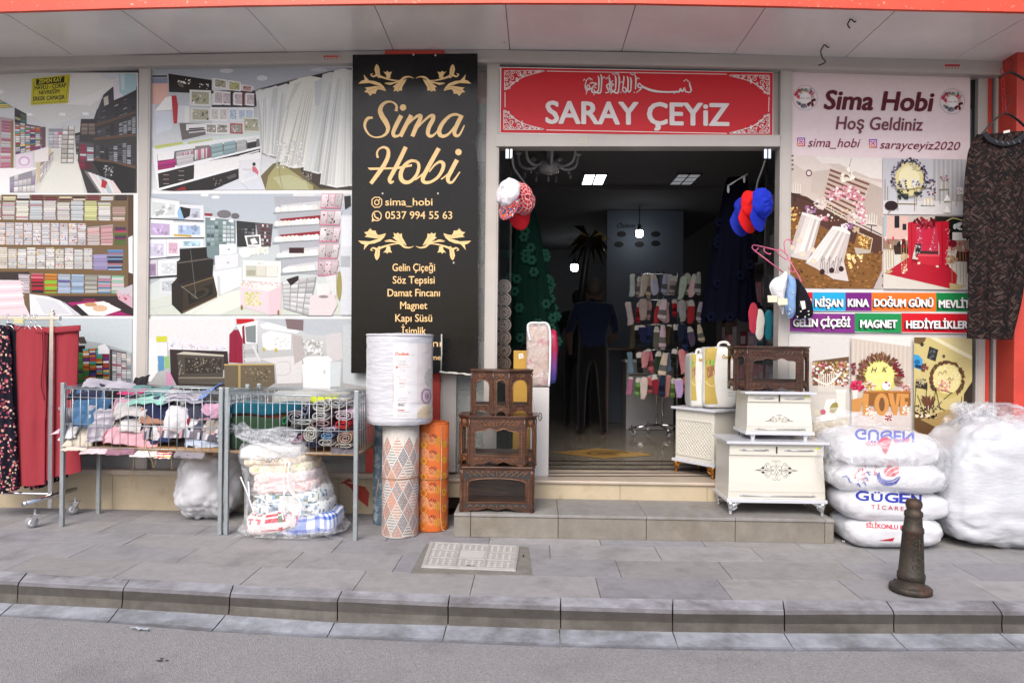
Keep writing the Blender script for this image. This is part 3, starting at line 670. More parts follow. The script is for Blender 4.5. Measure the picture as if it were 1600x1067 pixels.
    p.poly([(870,860),(960,770),(1120,740),(1500,800),(1530,960),(905,960)], (116,106,70)); p.poly([(905,960),(925,860),(990,770),(1060,800),(1250,930),(1250,960)], (170,166,116)); p.poly([(960,870),(1080,850),(1200,900),(1220,960),(1030,960)], (186,186,146)); p.line([(1000,780),(1015,900),(1035,960)], 3, (110,106,76))
    p.poly([(1120,730),(1300,820),(1530,850),(1530,960),(1300,950),(1180,860)], (62,54,46))
    # dresses
    p.poly([(830,240),(1100,160),(1530,84),(1530,940),(1300,830),(1120,780),(880,700)], (150,150,152)); p.poly([(830,235),(1380,100),(1480,84),(1530,84),(1100,210),(1030,205)], (60,58,60))
    q = random.Random(7)
    def dress(x0, x1, ytop, xb0, xb1, ybot, sd):
        n = 9; q = random.Random(sd); b = q.choice([(226,228,226),(216,220,218),(232,232,224)])
        p.poly([(x0,ytop+10),((x0+x1)/2,ytop-8),(x1,ytop+8),(x1+4,ytop+70),(xb1,ybot),((xb0+xb1)/2,ybot+16),(xb0,ybot-12)], b)
        for i in range(n):
            t = (i+.5)/n; k = q.uniform(.84, 1.05); c = tuple(min(250, v*k) for v in b)
            xt = x0+(x1-x0)*(.15+.7*t); xb = xb0+(xb1-xb0)*t; w = (xb1-xb0)/n*.42
            p.poly([(xt-3, ytop+60+q.uniform(0,40)), (xt+3, ytop+60), (xb+w, ybot-5+q.uniform(-10,14)), (xb-w, ybot-8)], [c, c, tuple(v*.93 for v in c), c])
    dress(835,900,240,870,960,690,1); dress(880,960,232,880,980,700,2); dress(930,1030,215,900,1040,705,3); dress(1000,1110,200,960,1120,720,4); dress(1080,1190,170,980,1180,760,5); dress(1140,1320,145,1010,1220,790,6); dress(1320,1440,115,1180,1390,830,7); dress(1400,1540,90,1300,1540,930,8)
    p.poly([(960,230),(1000,220),(985,320),(955,380),(945,370)], (206,210,208)); p.poly([(1120,190),(1165,180),(1100,300),(1060,390),(1050,380)], (212,216,212)); p.poly([(1260,180),(1320,150),(1300,350),(1265,355)], (206,210,212))
    p.specks(990, 610, 1180, 800, 160, [(240,242,242),(206,208,210),(196,198,200)], (4, 9), 8)
    for x in range(5): p.specks(1160+x*10, 820+x*10, 1240, 890, 8, [(150,140,130),(110,100,90)], (4, 9), 60+x)
    # middle picture: chests and shoe shelves
    p.xf(220, 290, 3.441)
    p.vgrad(38, 46, 1320, 696, (176,186,196), (214,220,216)); p.poly([(38,46),(1320,46),(1320,190),(720,180),(510,190),(345,110),(200,80)], (186,194,204)); p.poly([(900,46),(1320,46),(1320,90),(960,100)], (206,212,220))
    for x, y in ((345, 52), (404, 64)): p.ell(x, y, 22, 8, (246,246,248))
    p.poly([(30,620),(300,560),(760,560),(1130,640),(1130,696),(30,696)], (206,212,202)); p.poly([(300,600),(560,560),(560,640),(420,696),(240,690)], (224,226,216)); p.line([(30,668),(180,640)], 2, (180,190,184)); p.line([(90,690),(60,650)], 2, (180,190,184)); p.line([(280,690),(420,600)], 2, (190,198,190))
    p.poly([(38,60),(340,110),(340,380),(36,540)], (176,184,190))
    def gift(x0, y0, x1, y1, sk, c, inn, sd):
        p.poly([(x0,y0),(x1,y0+sk),(x1,y1-sk*.3),(x0,y1)], c); w, h = x1-x0, y1-y0
        p.poly([(x0+w*.15,y0+h*.2),(x1-w*.14,y0+h*.22+sk*.7),(x1-w*.14,y1-h*.16),(x0+w*.15,y1-h*.16)], inn); p.specks(x0+w*.2, y0+h*.3, x1-w*.2, y1-h*.25, 9, [tuple(min(255,v*1.12) for v in inn), tuple(v*.85 for v in inn)], (w*.05, w*.12), sd)
    for a in ((40,66,210,178,20,(226,230,232),(206,212,212),1), (210,102,340,190,6,(222,224,230),(196,200,214),2), (36,182,178,284,6,(226,228,232),(190,170,206),3), (178,196,345,280,6,(226,228,226),(170,190,220),4), (36,292,140,396,-2,(224,226,232),(200,196,216),5), (142,290,210,380,0,(230,226,230),(206,170,190),6), (210,290,340,335,0,(226,228,232),(170,200,216),7), (32,405,92,500,-8,(206,200,210),(150,130,160),8), (96,402,208,490,-6,(226,228,230),(206,210,214),9), (104,500,190,580,-10,(214,218,220),(190,196,200),10)): gift(*a)
    p.ell(222,150,22,36,(150,190,222)); p.poly([(212,115),(270,125),(265,165),(235,180)], (36,34,36)); p.poly([(180,262),(275,268),(275,278),(180,272)], (206,170,60))
    for a, b, c in (((38,178),(340,192),6), ((38,284),(345,282),5), ((36,398),(215,382),6), ((32,498),(210,486),12)): p.line([a, b], c, (60,62,66))
    p.poly([(346,168),(512,186),(512,420),(350,430)], (120,140,144)); p.stacks([(356,190),(506,196),(506,330),(356,330)], 7, 6, [(160,180,184),(200,212,214),(90,110,116),(120,150,140),(220,228,230)], 70, .12, .3); p.line([(346,168),(516,186),(516,400)], 6, (222,228,230)); p.line([(346,168),(350,430)], 5, (214,222,224)); p.ell(390,182,14,6,(248,248,248)); p.ell(488,192,14,6,(246,246,246))
    p.poly([(516,190),(620,200),(620,330),(520,330)], (44,46,50)); p.stacks([(520,215),(615,215),(615,270),(520,260)], 5, 3, DRK+[(200,204,206)], 71, .2, .4); p.poly([(620,200),(712,208),(700,330),(640,330)], (90,84,88)); p.stacks([(640,208),(702,214),(700,330),(640,325)], 5, 6, [(60,44,50),(222,220,222),(120,50,60)], 72, .2, .1, vstack=False)
    p.ell(450,155,38,22,(120,116,122)); p.ell(510,165,22,16,(110,106,112)); p.poly([(345,150),(390,152),(385,165),(345,164)], (150,40,56)); p.poly([(560,270),(645,265),(650,330),(575,330)], (226,226,226)); p.poly([(572,278),(638,274),(640,318),(580,320)], (90,90,92)); p.poly([(590,290),(615,282),(632,310),(600,318)], (226,226,226))
    p.poly([(530,340),(690,330),(690,360),(540,380)], (226,228,226)); p.ell(565,360,34,30,(230,232,228)); p.specks(600, 330, 690, 370, 20, [(214,214,160),(240,240,240),(206,210,206)], (4, 10), 12)
    # dark stacked chests
    p.poly([(212,342),(356,332),(360,385),(395,400),(388,485),(415,500),(412,600),(222,690),(170,640),(168,530),(196,500),(196,410),(214,400)], (40,34,32))
    p.poly([(205,420),(388,392),(390,482),(205,530)], (26,22,22)); p.poly([(214,345),(356,333),(356,385),(214,408)], (22,20,20)); p.poly([(232,555),(408,490),(412,598),(226,684)], (56,46,36)); p.poly([(255,580),(390,525),(390,585),(262,640)], (26,24,24)); p.line([(222,548),(414,486)], 6, (120,100,70)); p.line([(226,682),(412,598)], 4, (130,106,70)); p.line([(200,418),(388,392)], 5, (110,100,96)); p.ell(322,580,52,26,(60,50,38),rot=-.4); p.ell(322,580,30,15,(30,26,24),rot=-.4); p.line([(270,345),(300,600)], 2, (120,120,120)); p.line([(220,540),(310,610)], 2, (150,150,146))
    # white stacked chests
    p.poly([(424,318),(516,314),(516,370),(426,378)], (232,234,236)); p.poly([(400,378),(528,366),(528,440),(404,460)], (220,222,228)); p.poly([(390,470),(545,448),(545,540),(430,590),(414,580)], (228,230,232)); p.poly([(390,462),(540,440),(545,452),(430,484)], (240,242,242)); p.line([(402,460),(528,440)], 6, (196,200,206)); p.line([(424,376),(520,366)], 4, (200,204,208)); p.poly([(414,484),(430,490),(432,594),(416,586)], (200,204,206)); p.rect(470, 340, 482, 350, (170,170,174)); p.rect(465, 410, 478, 420, (180,180,184))
    # gift box on pink trunk
    p.poly([(535,520),(758,515),(755,690),(700,696),(540,650)], (222,206,212)); p.poly([(690,560),(758,540),(752,688),(692,698)], (226,196,204)); p.specks(565, 575, 645, 645, 90, [(206,206,120),(190,196,110),(226,222,170)], (4, 9), 13); p.poly([(535,515),(650,530),(758,540),(690,570),(540,545)], (230,224,220)); p.specks(545, 515, 745, 545, 60, [(214,190,190),(240,236,232),(200,190,170)], (4, 8), 14)
    p.poly([(552,402),(756,410),(754,520),(550,512)], (236,234,228)); p.poly([(566,430),(740,434),(738,496),(566,492)], (196,196,184)); p.rect(572,455,620,485,(170,170,150)); p.rect(625,432,672,485,(214,212,200)); p.rect(678,436,736,490,(224,222,214)); p.text('BELLİ', 632, 424, 9, (150,150,146))
    p.ell(545,655,6,14,(150,120,60)); p.ell(742,682,6,14,(150,120,60))
    # shoe shelves
    p.poly([(820,46),(940,46),(940,110),(830,110)], (222,224,226)); p.poly([(720,60),(1000,60),(980,480),(760,470)], (176,178,186))
    for i, (y, x0, x1) in enumerate(((140, 715, 975), (215, 712, 985), (300, 710, 985), (385, 725, 975), (465, 755, 955))):
        p.poly([(x0+40,y-34),(x1,y-56),(x1,y-6),(x0+40,y-2)], (150,30,50) if i in (1, 2) else (206,206,210)); 
        for k in range(11): p.ell(x0+24+k*(x1-x0-40)/11, y-8-k*1.3, 15, 13+rnd.random()*6, rnd.choice([(240,240,238),(232,230,228),(226,222,216)]))
        if i == 3: p.rect(800,335,880,365,(60,20,30))
        p.poly([(x0,y+6),(x1,y-10),(x1,y-4),(x0,y+16)], (150,160,164))
    for i in range(5): p.stacks([(975-i*4,46+i*90),(1090-i*6,46+i*90),(1075-i*6,126+i*90),(968-i*4,126+i*90)], 3, 1, [(226,222,224),(236,220,226)], 80+i, .06, 0, base=(206,130,150)); p.specks(985-i*4, 60+i*90, 1065, 118+i*90, 22, [(40,36,40),(150,110,120),(190,190,196)], (3, 7), 90+i)
    p.poly([(1095,60),(1130,56),(1130,110),(1100,130)], (36,34,36)); p.rect(1076, 160, 1320, 696, (212,216,222)); p.rect(1082, 170, 1320, 330, (222,226,232)); p.rect(1078,380,1128,440,(176,182,188)); p.ell(1070,540,14,80,(160,150,90))
    p.stacks([(762,520),(945,490),(905,700),(770,660)], 4, 7, [(228,228,228),(236,236,236),(214,216,218)], 95, .06, 0, base=(150,150,156)); p.poly([(785,505),(850,485),(850,510),(810,540)], (44,30,34)); p.poly([(915,590),(1040,580),(1060,640),(1030,698),(905,698)], (222,210,212)); p.poly([(945,530),(1020,528),(1022,580),(950,590)], (230,222,222)); p.ell(985,598,26,8,(150,140,142)); p.poly([(990,490),(1052,480),(1056,600),(1030,580),(1000,520)], (216,218,218))
    # lower picture: dark chests, red shirt and white trunks
    p.vgrad(28, 716, 1320, 1470, (206,208,210), (120,118,114)); p.poly([(28,716),(520,716),(480,900),(28,820)], (222,222,222)); p.poly([(620,716),(1320,716),(1320,830),(900,800),(860,780)], (186,192,198))
    p.poly([(28,820),(88,830),(95,1000),(60,1050),(28,1060)], (230,232,232)); p.rect(88,810,146,840,(206,206,60)); p.rect(90,842,146,960,(226,226,226)); p.poly([(95,915),(130,915),(130,990),(100,1000)], (90,150,190)); p.poly([(128,920),(158,914),(162,980),(135,985)], (150,190,130)); p.poly([(140,1000),(178,1010),(178,1100),(142,1100)], (206,150,180))
    for i in range(4): p.poly([(150+i*80,818+i*12),(225+i*80,828+i*10),(225+i*80,885+i*4),(152+i*80,885)], (226,222,226)); p.specks(165+i*80, 840+i*10, 215+i*80, 875+i*4, 8, [(206,190,200),(190,206,222)], (4, 9), 100+i)
    p.poly([(160,880),(470,890),(475,960),(440,1000),(200,1080),(165,1010)], (56,44,46))
    p.poly([(200,900),(235,892),(450,912),(450,930),(445,1035),(240,1040),(208,1030)], (82,76,68)); p.poly([(240,925),(440,930),(436,1005),(246,1010)], (58,50,46)); p.specks(250, 930, 430, 1000, 70, [(150,140,126),(110,100,88)], (2, 7), 15); p.poly([(196,905),(235,892),(452,910),(448,918),(240,908)], (196,190,176)); p.specks(210, 940, 232, 1020, 20, [(160,150,136)], (2, 6), 16); p.poly([(205,1030),(505,1030),(510,1060),(208,1064)], (92,86,78)); p.poly([(210,1064),(505,1062),(505,1300),(215,1300)], (70,62,56)); p.line([(206,1032),(505,1032)], 5, (160,150,130))
    p.poly([(480,800),(505,775),(535,775),(550,800),(552,955),(478,950)], (150,24,60)); p.line([(512,780),(514,940)], 2, (110,14,40)); p.line([(500,778),(515,762),(530,778)], 3, (150,150,150)); p.poly([(516,716),(610,716),(620,740),(520,745)], (196,24,40)); p.poly([(520,750),(632,725),(630,850),(560,850)], (226,228,232)); p.poly([(565,760),(622,750),(622,845),(572,840)], (130,140,140)); p.poly([(548,760),(560,750),(566,850),(552,850)], (150,30,50)); p.stacks([(555,860),(630,852),(640,945),(560,950)], 1, 8, [(236,236,236),(220,222,222)], 110, 0, 0, base=(120,124,124)); p.poly([(600,860),(612,856),(650,940),(640,950)], (214,214,214))
    p.poly([(640,748),(690,735),(860,782),(840,795),(660,770)], (226,230,232)); p.poly([(655,800),(700,780),(812,800),(810,880),(690,885),(660,870)], (232,232,228)); p.specks(700, 820, 800, 870, 40, [(206,206,206),(244,244,242)], (4, 9), 17); p.poly([(780,716),(878,722),(876,780),(790,770)], (130,110,114)); p.ell(730,884,8,12,(196,180,80)); p.ell(664,880,7,12,(196,180,80))
    p.poly([(452,960),(720,960),(725,1060),(660,1100),(455,1080)], (112,100,80)); p.rect(528,960,540,1090,(176,154,96)); p.poly([(452,958),(722,956),(722,964),(452,966)], (190,166,110)); p.specks(560, 980, 700, 1050, 60, [(150,140,116),(90,80,66)], (3, 8), 18)
    p.poly([(640,930),(820,915),(870,940),(870,1060),(735,1064),(728,960)], (216,214,214)); p.line([(735,950),(800,950),(800,1010),(735,1020)], 4, (190,190,190), 4); p.poly([(815,800),(870,810),(880,930),(830,960)], (186,178,176)); p.specks(870, 830, 980, 910, 60, [(240,240,240),(220,220,214),(170,170,166)], (5, 14), 19); p.poly([(1000,800),(1080,790),(1090,930),(1030,950),(1000,900)], (206,202,204)); p.poly([(870,960),(1025,950),(1020,1180),(880,1180)], (232,234,234)); p.poly([(876,930),(900,918),(1010,916),(1030,935),(1020,955),(880,960)], (240,240,240)); p.ell(990,1000,6,12,(200,200,200)); p.poly([(1020,950),(1080,945),(1075,1080),(1022,1080)], (206,214,218)); p.poly([(1090,750),(1320,716),(1320,1100),(1090,1060)], (196,202,206))
    p.rect(28, 1100, 1320, 1400, (120,118,116)); p.poly([(470,1180),(720,1180),(720,1330),(470,1330)], (30,28,28)); p.poly([(740,1100),(1130,1100),(1130,1280),(740,1280)], (186,190,188)); p.ell(870,1130,60,30,(206,210,208)); p.ell(1030,1140,60,30,(206,210,208)); p.stacks([(30,1120),(460,1120),(460,1380),(30,1380)], 7, 8, PASTEL+DRK, 111, base=(90,86,84))
    p.vgrad(28, 1380, 1320, 1470, (150,150,150), (140,140,140))
    o = p.build('poster', None, PHOTO); tag(o, 'window poster with white dresses, stacked dark and white chests and a red shirt', 'poster', 'photo posters on the left windows')
left_poster(); wide_poster()
# ---------------------------------------------------------------- pink poster with event pictures
def pink_poster():
    p = Pic(-.006); p.g = 1.12; p.xf(0, 0, 1); p.poly([(1232,113),(1516,121),(1514,690),(1230,690)], (238,220,223)); p.poly([(1232,440),(1514,444),(1514,690),(1231,690)], (226,222,222))
    p.xf(1220, 100, 5.3333)
    def badge(cx, cy):
        p.ring(cx, cy, 104, 106, 3, (150,146,150)); q = random.Random(3)
        for i in range(60):
            a = q.random()*6.283; r = q.uniform(52, 92); x, y = cx+r*math.cos(a), cy+r*math.sin(a)
            d = math.degrees(a) % 360
            c = (110,20,36) if d < 80 else ((206,70,100) if d > 170 and d < 340 and q.random() < .7 else (190,190,190)); 
            if 80 < d < 170: c = q.choice([(150,150,156),(206,200,204),(90,110,100)])
            if 250 < d < 310: c = q.choice([(160,170,160),(120,140,130),(214,206,208)])
            p.ell(x, y, q.uniform(9, 18), q.uniform(7, 13), tuple(v*q.uniform(.8, 1.1) for v in c), 8, q.random()*3)
        p.ell(cx, cy+2, 46, 48, (244,238,240)); p.text('sima_hobi', cx, cy+10, 17, (150,60,80), w=84, align='C', shear=.2)
    badge(203, 284); badge(1428, 314)
    D = (104, 18, 40)
    p.text('Sima Hobi', 362, 377, 152, D, w=910, bold=.03, shear=.18, slope=.02); p.text('Hoş Geldiniz', 458, 545, 104, (130,66,82), w=725, bold=.018, shear=.15, slope=.018)
    def insta(x, y):
        q = [(x,y),(x+66,y),(x+66,y+70),(x,y+70)]; p.poly(q, [(150,60,190),(90,70,200),(220,50,110),(250,180,70)]); p.poly([(x+9,y+9),(x+57,y+9),(x+57,y+61),(x+9,y+61)], (240,226,230)); p.poly([(x+15,y+15),(x+51,y+15),(x+51,y+55),(x+15,y+55)], [(170,50,170),(150,50,190),(220,40,90),(236,90,70)]); p.ell(x+33,y+35,15,16,(240,226,230)); p.ell(x+33,y+35,9,10,(210,40,110))
    insta(135, 617); insta(734, 630)
    p.text('sima_hobi', 224, 692, 72, (140,26,76), w=438, shear=.3, bold=.004, slope=.012); p.text('sarayceyiz2020', 822, 706, 66, (140,26,76), w=672, shear=.3, bold=.004, slope=.02)
    # table with veils
    p.xf(1220, 240, 3.68)
    p.poly([(44,14),(580,28),(580,780),(44,772)], (214,200,190)); p.poly([(44,14),(200,20),(330,100),(580,170),(580,300),(420,260),(280,90),(150,110),(44,40)], (226,214,206)); p.poly([(190,18),(580,26),(580,150),(510,140),(330,60),(240,60)], (236,228,222))
    for i in range(4): p.line([(44,20+i*24),(72,14+i*26)], 9, (120,76,60))
    p.poly([(280,85),(510,165),(440,370),(240,250)], (206,186,172))
    for i in range(8): p.line([(282-i*6,96+i*26),(508-i*12,180+i*28)], 12, (130,84,70))
    p.poly([(180,110),(275,95),(240,250),(170,220)], (206,192,182)); p.poly([(510,170),(580,200),(580,420),(450,360)], (196,180,170))
    p.ell(160,114,18,20,(120,40,56)); p.ell(160,114,12,13,(226,220,220)); p.line([(404,28),(388,98)], 3, (150,140,120)); p.specks(345, 90, 420, 160, 22, [(250,246,232),(236,226,206)], (9, 17), 20)
    p.poly([(44,220),(150,250),(240,310),(400,400),(580,480),(580,600),(400,520),(200,400),(44,350)], (92,58,46)); p.line([(44,230),(240,300),(420,390),(580,470)], 6, (60,36,30))
    for x in range(5): p.line([(60+x*110,240+x*55),(56+x*110,330+x*50)], 3, (66,40,34))
    p.poly([(44,340),(200,400),(400,510),(580,590),(580,700),(530,778),(44,772)], (136,92,44)); q = random.Random(5)
    for i in range(420):
        x, y = q.uniform(46, 575), q.uniform(420, 768)
        if y < 420+(x-150)*.33: continue
        c = q.choice([(120,78,36),(156,108,56),(142,98,48),(176,124,66),(106,68,32)]); p.poly([(x,y),(x+q.uniform(9,17),y+4),(x+q.uniform(6,13),y+q.uniform(9,15)),(x-4,y+9)], c, keep=bool(i))
    p.poly([(580,670),(580,778),(530,778)], (190,180,176)); p.specks(385, 580, 470, 660, 26, [(240,200,120),(250,226,170)], (5, 13), 21)
    p.specks(46, 310, 110, 430, 60, [(250,206,120),(180,120,50),(120,76,34)], (4, 10), 22)
    for cx, cy in ((82, 200), (520, 380)):
        for k in range(5): p.line([(cx-28+k*14,cy+30),(cx-26+k*14,cy-38+abs(k-2)*8)], 4, (236,232,224))
        p.line([(cx,cy+30),(cx-4,cy+78)], 5, (40,30,26)); p.line([(cx-30,cy+30),(cx+30,cy+36)], 5, (50,38,30))
    def flowers(cx, cy, rx, ry, n, pal, sd): p.specks(cx-rx, cy-ry, cx+rx, cy+ry, n, pal, (6, 13), sd, inside=lambda x, y: ((x-cx)/rx)**2+((y-cy)/ry)**2 < 1)
    PK = [(236,170,186),(226,130,156),(244,214,220),(214,110,140),(246,232,232),(200,150,140)]
    flowers(365,225,90,36,90,PK,23); flowers(440,280,34,60,50,PK,24); flowers(468,350,22,60,40,PK,25); flowers(300,240,50,30,30,PK,26); flowers(225,285,36,36,46,[(232,226,214),(226,206,206),(214,190,176)],27); flowers(170,322,36,20,36,[(130,70,110),(170,120,160),(226,206,214)],28); flowers(405,365,34,36,46,[(230,222,214),(214,180,186),(190,170,150)],29); flowers(380,420,34,20,36,[(120,60,110),(160,110,160),(232,222,224)],30); flowers(425,440,20,20,20,[(206,180,150)],31); flowers(245,370,50,16,30,[(200,110,130),(240,226,226)],32)
    p.specks(255, 290, 420, 390, 40, [(255,226,160)], (2, 5), 33)
    def veil(pts, sd):
        p.poly(pts, (214,204,200))
        q = random.Random(sd); a, b = pts[0], pts[1]; d, c = pts[-1], pts[-2-(len(pts)-4)//2]
        for i in range(9):
            t = (i+.5)/9; p.poly([(a[0]+(b[0]-a[0])*t-4,a[1]+(b[1]-a[1])*t+6),(a[0]+(b[0]-a[0])*t+5,a[1]+(b[1]-a[1])*t+6),(d[0]+(pts[2][0]-d[0])*t+9,d[1]+(pts[2][1]-d[1])*t-6),(d[0]+(pts[2][0]-d[0])*t-9,d[1]+(pts[2][1]-d[1])*t-6)], rnd.choice([(226,218,214),(200,188,184),(236,230,226)]))
    veil([(120,340),(228,385),(182,560),(150,615),(100,605),(40,590)], 1); veil([(290,425),(398,462),(360,620),(388,735),(300,722),(200,660),(140,630)], 2)
    p.poly([(120,338),(180,352),(240,378),(228,388),(118,352)], (236,230,224)); p.poly([(296,418),(360,425),(398,455),(396,466),(290,432)], (238,232,226))
    p.poly([(440,455),(525,490),(510,560),(412,545)], (150,104,54)); p.specks(440, 465, 510, 550, 60, [(255,222,150),(240,190,100),(110,70,30)], (3, 8), 34); p.line([(440,455),(525,490),(512,560)], 4, (226,216,196)); p.poly([(420,540),(510,556),(515,572),(430,580)], (190,180,166))
    for x, y in ((120,580),(180,555),(185,620),(60,540),(105,500)): p.ell(x,y,18,16,(226,206,196)); p.ell(x,y,8,7,(255,222,180))
    for i in range(12): p.line([(230+i*9,690),(225+i*11,640-i%3*20),(240+i*10,590+i%4*12)], 2.4, (70,50,50))
    for x in (236, 290, 345): p.ell(x,680-(x-236)*.15,15,16,(60,30,34))
    # ring backdrop with a cake table
    p.poly([(584,28),(1062,36),(1062,356),(584,348)], (200,200,206)); p.poly([(584,270),(1062,280),(1062,356),(584,350)], (216,214,216)); p.poly([(870,34),(1062,38),(1062,280),(870,270)], (186,186,190))
    for i in range(14): p.line([(880+i*13,36),(880+i*13,270)], 4, (206,206,210) if i % 2 else (172,172,178))
    p.ell(735,150,98,112,(150,150,150)); p.ell(735,148,84,98,(226,214,160)); p.ell(735,140,60,70,(240,232,190)); q = random.Random(9)
    for i in range(170):
        a = q.uniform(-3.6, .6); r = q.uniform(86, 112); x, y = 735+r*math.cos(a)*.97, 148+r*math.sin(a)*1.06
        p.ell(x, y, q.uniform(4, 9), q.uniform(3, 7), q.choice([(54,50,66),(90,90,120),(206,206,216),(150,130,150),(120,110,130),(40,44,50)]), 6, q.random()*3)
    p.line([(735,70),(755,66),(750,84),(775,78)], 2.5, (90,70,40)); p.line([(752,96),(770,90),(778,104),(800,96)], 2.5, (90,70,40))
    for a, b in (((665,208),(768,206)), ((768,200),(885,204)), ((905,210),(960,208)), ((660,290),(770,292)), ((800,300),(880,300))): p.line([a, b], 4, (140,126,70))
    for x, y0, y1 in ((668,208,330),(765,208,330),(775,205,300),(880,205,270),(910,210,290),(958,210,270),(595,150,270),(610,190,270)): p.line([(x,y0),(x,y1)], 3, (150,136,84))
    p.specks(670,150,720,205,30,[(70,70,90),(206,200,210),(226,220,214)],(4,9),35); p.specks(750,150,795,195,26,[(206,206,214),(120,130,160),(236,232,230)],(5,10),36); p.specks(840,150,885,240,34,[(100,100,130),(120,60,70),(216,210,214)],(4,9),37); p.specks(915,130,955,160,20,[(150,110,130),(206,180,190)],(4,8),38); p.line([(933,160),(933,205)], 5, (190,160,90)); p.specks(670,215,730,262,30,[(40,50,44),(70,80,70)],(5,11),39); p.specks(760,225,805,250,20,[(50,60,50)],(4,9),40)
    p.ell(630,302,38,28,(50,26,34)); p.line([(630,325),(610,346)], 4, (150,136,90)); p.poly([(930,275),(950,235),(972,275)], (240,238,236)); p.poly([(930,345),(950,300),(975,345)], (240,238,236)); p.line([(930,280),(975,280),(972,345),(930,340)], 3, (160,150,110)); p.poly([(1005,200),(1040,195),(1044,238),(1010,238)], (236,232,230)); p.specks(1008,205,1035,230,8,[(170,90,80),(206,160,150)],(3,6),41); p.line([(1010,240),(1000,300)], 4, (200,160,100)); p.line([(1035,240),(1045,310)], 4, (200,160,100))
    for x in (820, 840, 860): p.rect(x-6, 272, x+7, 302, (230,226,216)); p.ell(x, 268, 5, 7, (255,226,160))
    # red carpet canopy
    p.poly([(584,356),(1066,366),(1074,785),(584,778)], (196,186,176)); p.poly([(584,360),(728,362),(728,500),(584,490)], (222,186,176)); p.poly([(584,560),(1074,580),(1074,785),(584,778)], (214,208,198)); p.poly([(584,490),(730,500),(730,560),(584,550)], (150,126,110)); p.rect(648,360,676,430,(34,32,36)); p.rect(694,406,716,442,(40,38,40)); p.poly([(584,362),(604,362),(600,480),(584,480)], (170,190,190))
    p.poly([(880,362),(1066,366),(1070,500),(880,500)], (40,34,32)); p.poly([(940,390),(990,368),(1050,390),(1062,500),(970,500),(960,430)], (24,30,30)); p.line([(940,395),(985,374),(1045,390)], 6, (196,190,130), 5); p.ell(1010,414,30,12,(206,210,206),rot=-.5); p.rect(980,455,1060,500,(226,222,214)); p.specks(985,410,1035,440,14,[(226,228,226)],(4,10),42); p.rect(1064,500,1076,690,(70,50,46)); p.poly([(970,500),(1076,500),(1076,560),(970,560)], (170,140,120)); p.poly([(1000,560),(1076,570),(1076,625),(1000,620)], (90,40,40))
    p.poly([(640,530),(720,520),(730,580),(650,582)], (64,40,36)); p.ell(700,506,16,14,(120,20,40)); p.ell(686,524,24,18,(40,26,26)); p.ell(980,520,26,22,(130,20,40))
    p.poly([(590,690),(720,602),(960,650),(1010,700),(1000,785)], (188,28,52)); p.poly([(720,602),(960,640),(960,655),(720,620)], (150,18,40))
    p.poly([(768,400),(900,400),(900,600),(770,600)], (196,52,84)); p.specks(775, 420, 880, 560, 70, [(250,210,210),(236,150,160)], (2, 5), 43); p.poly([(808,430),(870,430),(865,500),(830,560),(806,570)], (206,40,72)); p.poly([(770,520),(800,520),(800,590),(765,590)], (60,50,50)); p.specks(770,530,800,590,30,[(220,214,210),(40,36,36)],(3,6),44)
    p.poly([(724,400),(768,390),(775,500),(755,580),(742,650),(726,640)], (200,26,52)); p.poly([(885,395),(960,390),(962,500),(948,600),(948,655),(902,640),(905,540)], (200,26,52)); p.line([(745,400),(748,640)], 5, (160,14,40)); p.line([(920,400),(925,640)], 6, (160,14,40)); p.specks(940, 420, 965, 640, 24, [(250,200,200)], (2, 4), 45)
    flowers(822,402,70,30,110,[(110,10,26),(150,24,44),(84,8,20),(176,44,60)],46)
    p.poly([(780,578),(905,582),(902,650),(785,632)], (206,44,64)); p.poly([(780,578),(905,582),(908,594),(782,592)], (226,80,96)); p.rect(780,625,795,638,(226,206,190)); p.rect(885,645,902,656,(226,206,190)); p.poly([(800,560),(900,565),(900,580),(790,578)], (80,50,50))
    for i, x in enumerate((598, 612, 625, 640, 686, 700, 715, 975, 1000, 1022, 1040, 1056)):
        y0 = 480+i % 3*22+(30 if i > 6 else 0); p.line([(x,y0+20),(x+3,680+(i > 6)*80-i%2*20)], 3, (176,150,90)); p.rect(x-4, y0, x+4, y0+22, (206,40,60) if i % 2 else (232,214,200))
    flowers(704,590,20,16,20,[(206,180,140),(190,160,120)],47); flowers(975,610,34,22,30,[(196,160,120),(170,120,100)],48); p.poly([(962,745),(1060,760),(1010,785),(965,780)], (196,180,130)); p.poly([(600,670),(640,676),(620,690),(600,690)], (190,170,120)); p.specks(690,640,718,690,16,[(250,226,200),(226,120,110)],(4,8),49)
    # coloured word bands
    RB = (214, 32, 40)
    p.poly([(48,796),(1074,800),(1074,914),(48,905)], WH, ); p.poly([(46,914),(1074,914),(1074,1034),(44,1024)], WH)
    bands = [((44,178),RB),((178,366),(30,174,222)),((366,516),(126,36,134)),((516,886),(238,122,40)),((886,1078),(26,142,76))]
    for (a, b), c in bands: p.poly([(a,798+(a-44)*.004),(b,798+(b-44)*.004),(b,904+(b-44)*.006),(a,904+(a-44)*.006)], c)
    for (a, b), c in (((42,420),(136,52,140)), ((420,688),(30,150,84)), ((688,1074),(220,26,44))): p.poly([(a,918),(b,918+(b-a)*.01),(b,1030+(b-a)*.004),(a,1022+(a-42)*.008)], c)
    def word(t, x, y, h, w, sl=.006):
        for k in range(4): p.text(t, x-1-k*1.6, y+1+k*1.6, h, (30,26,34), w=w, bold=.035, slope=sl)
        p.text(t, x, y, h, (250,248,248), w=w, bold=.035, slope=sl)
    word('DÜĞÜN', 60, 878, 42, 108); word('NİŞAN', 194, 880, 42, 156); word('KINA', 380, 880, 42, 118); word('DOĞUM GÜNÜ', 530, 880, 42, 336); word('MEVLİT', 900, 886, 42, 176)
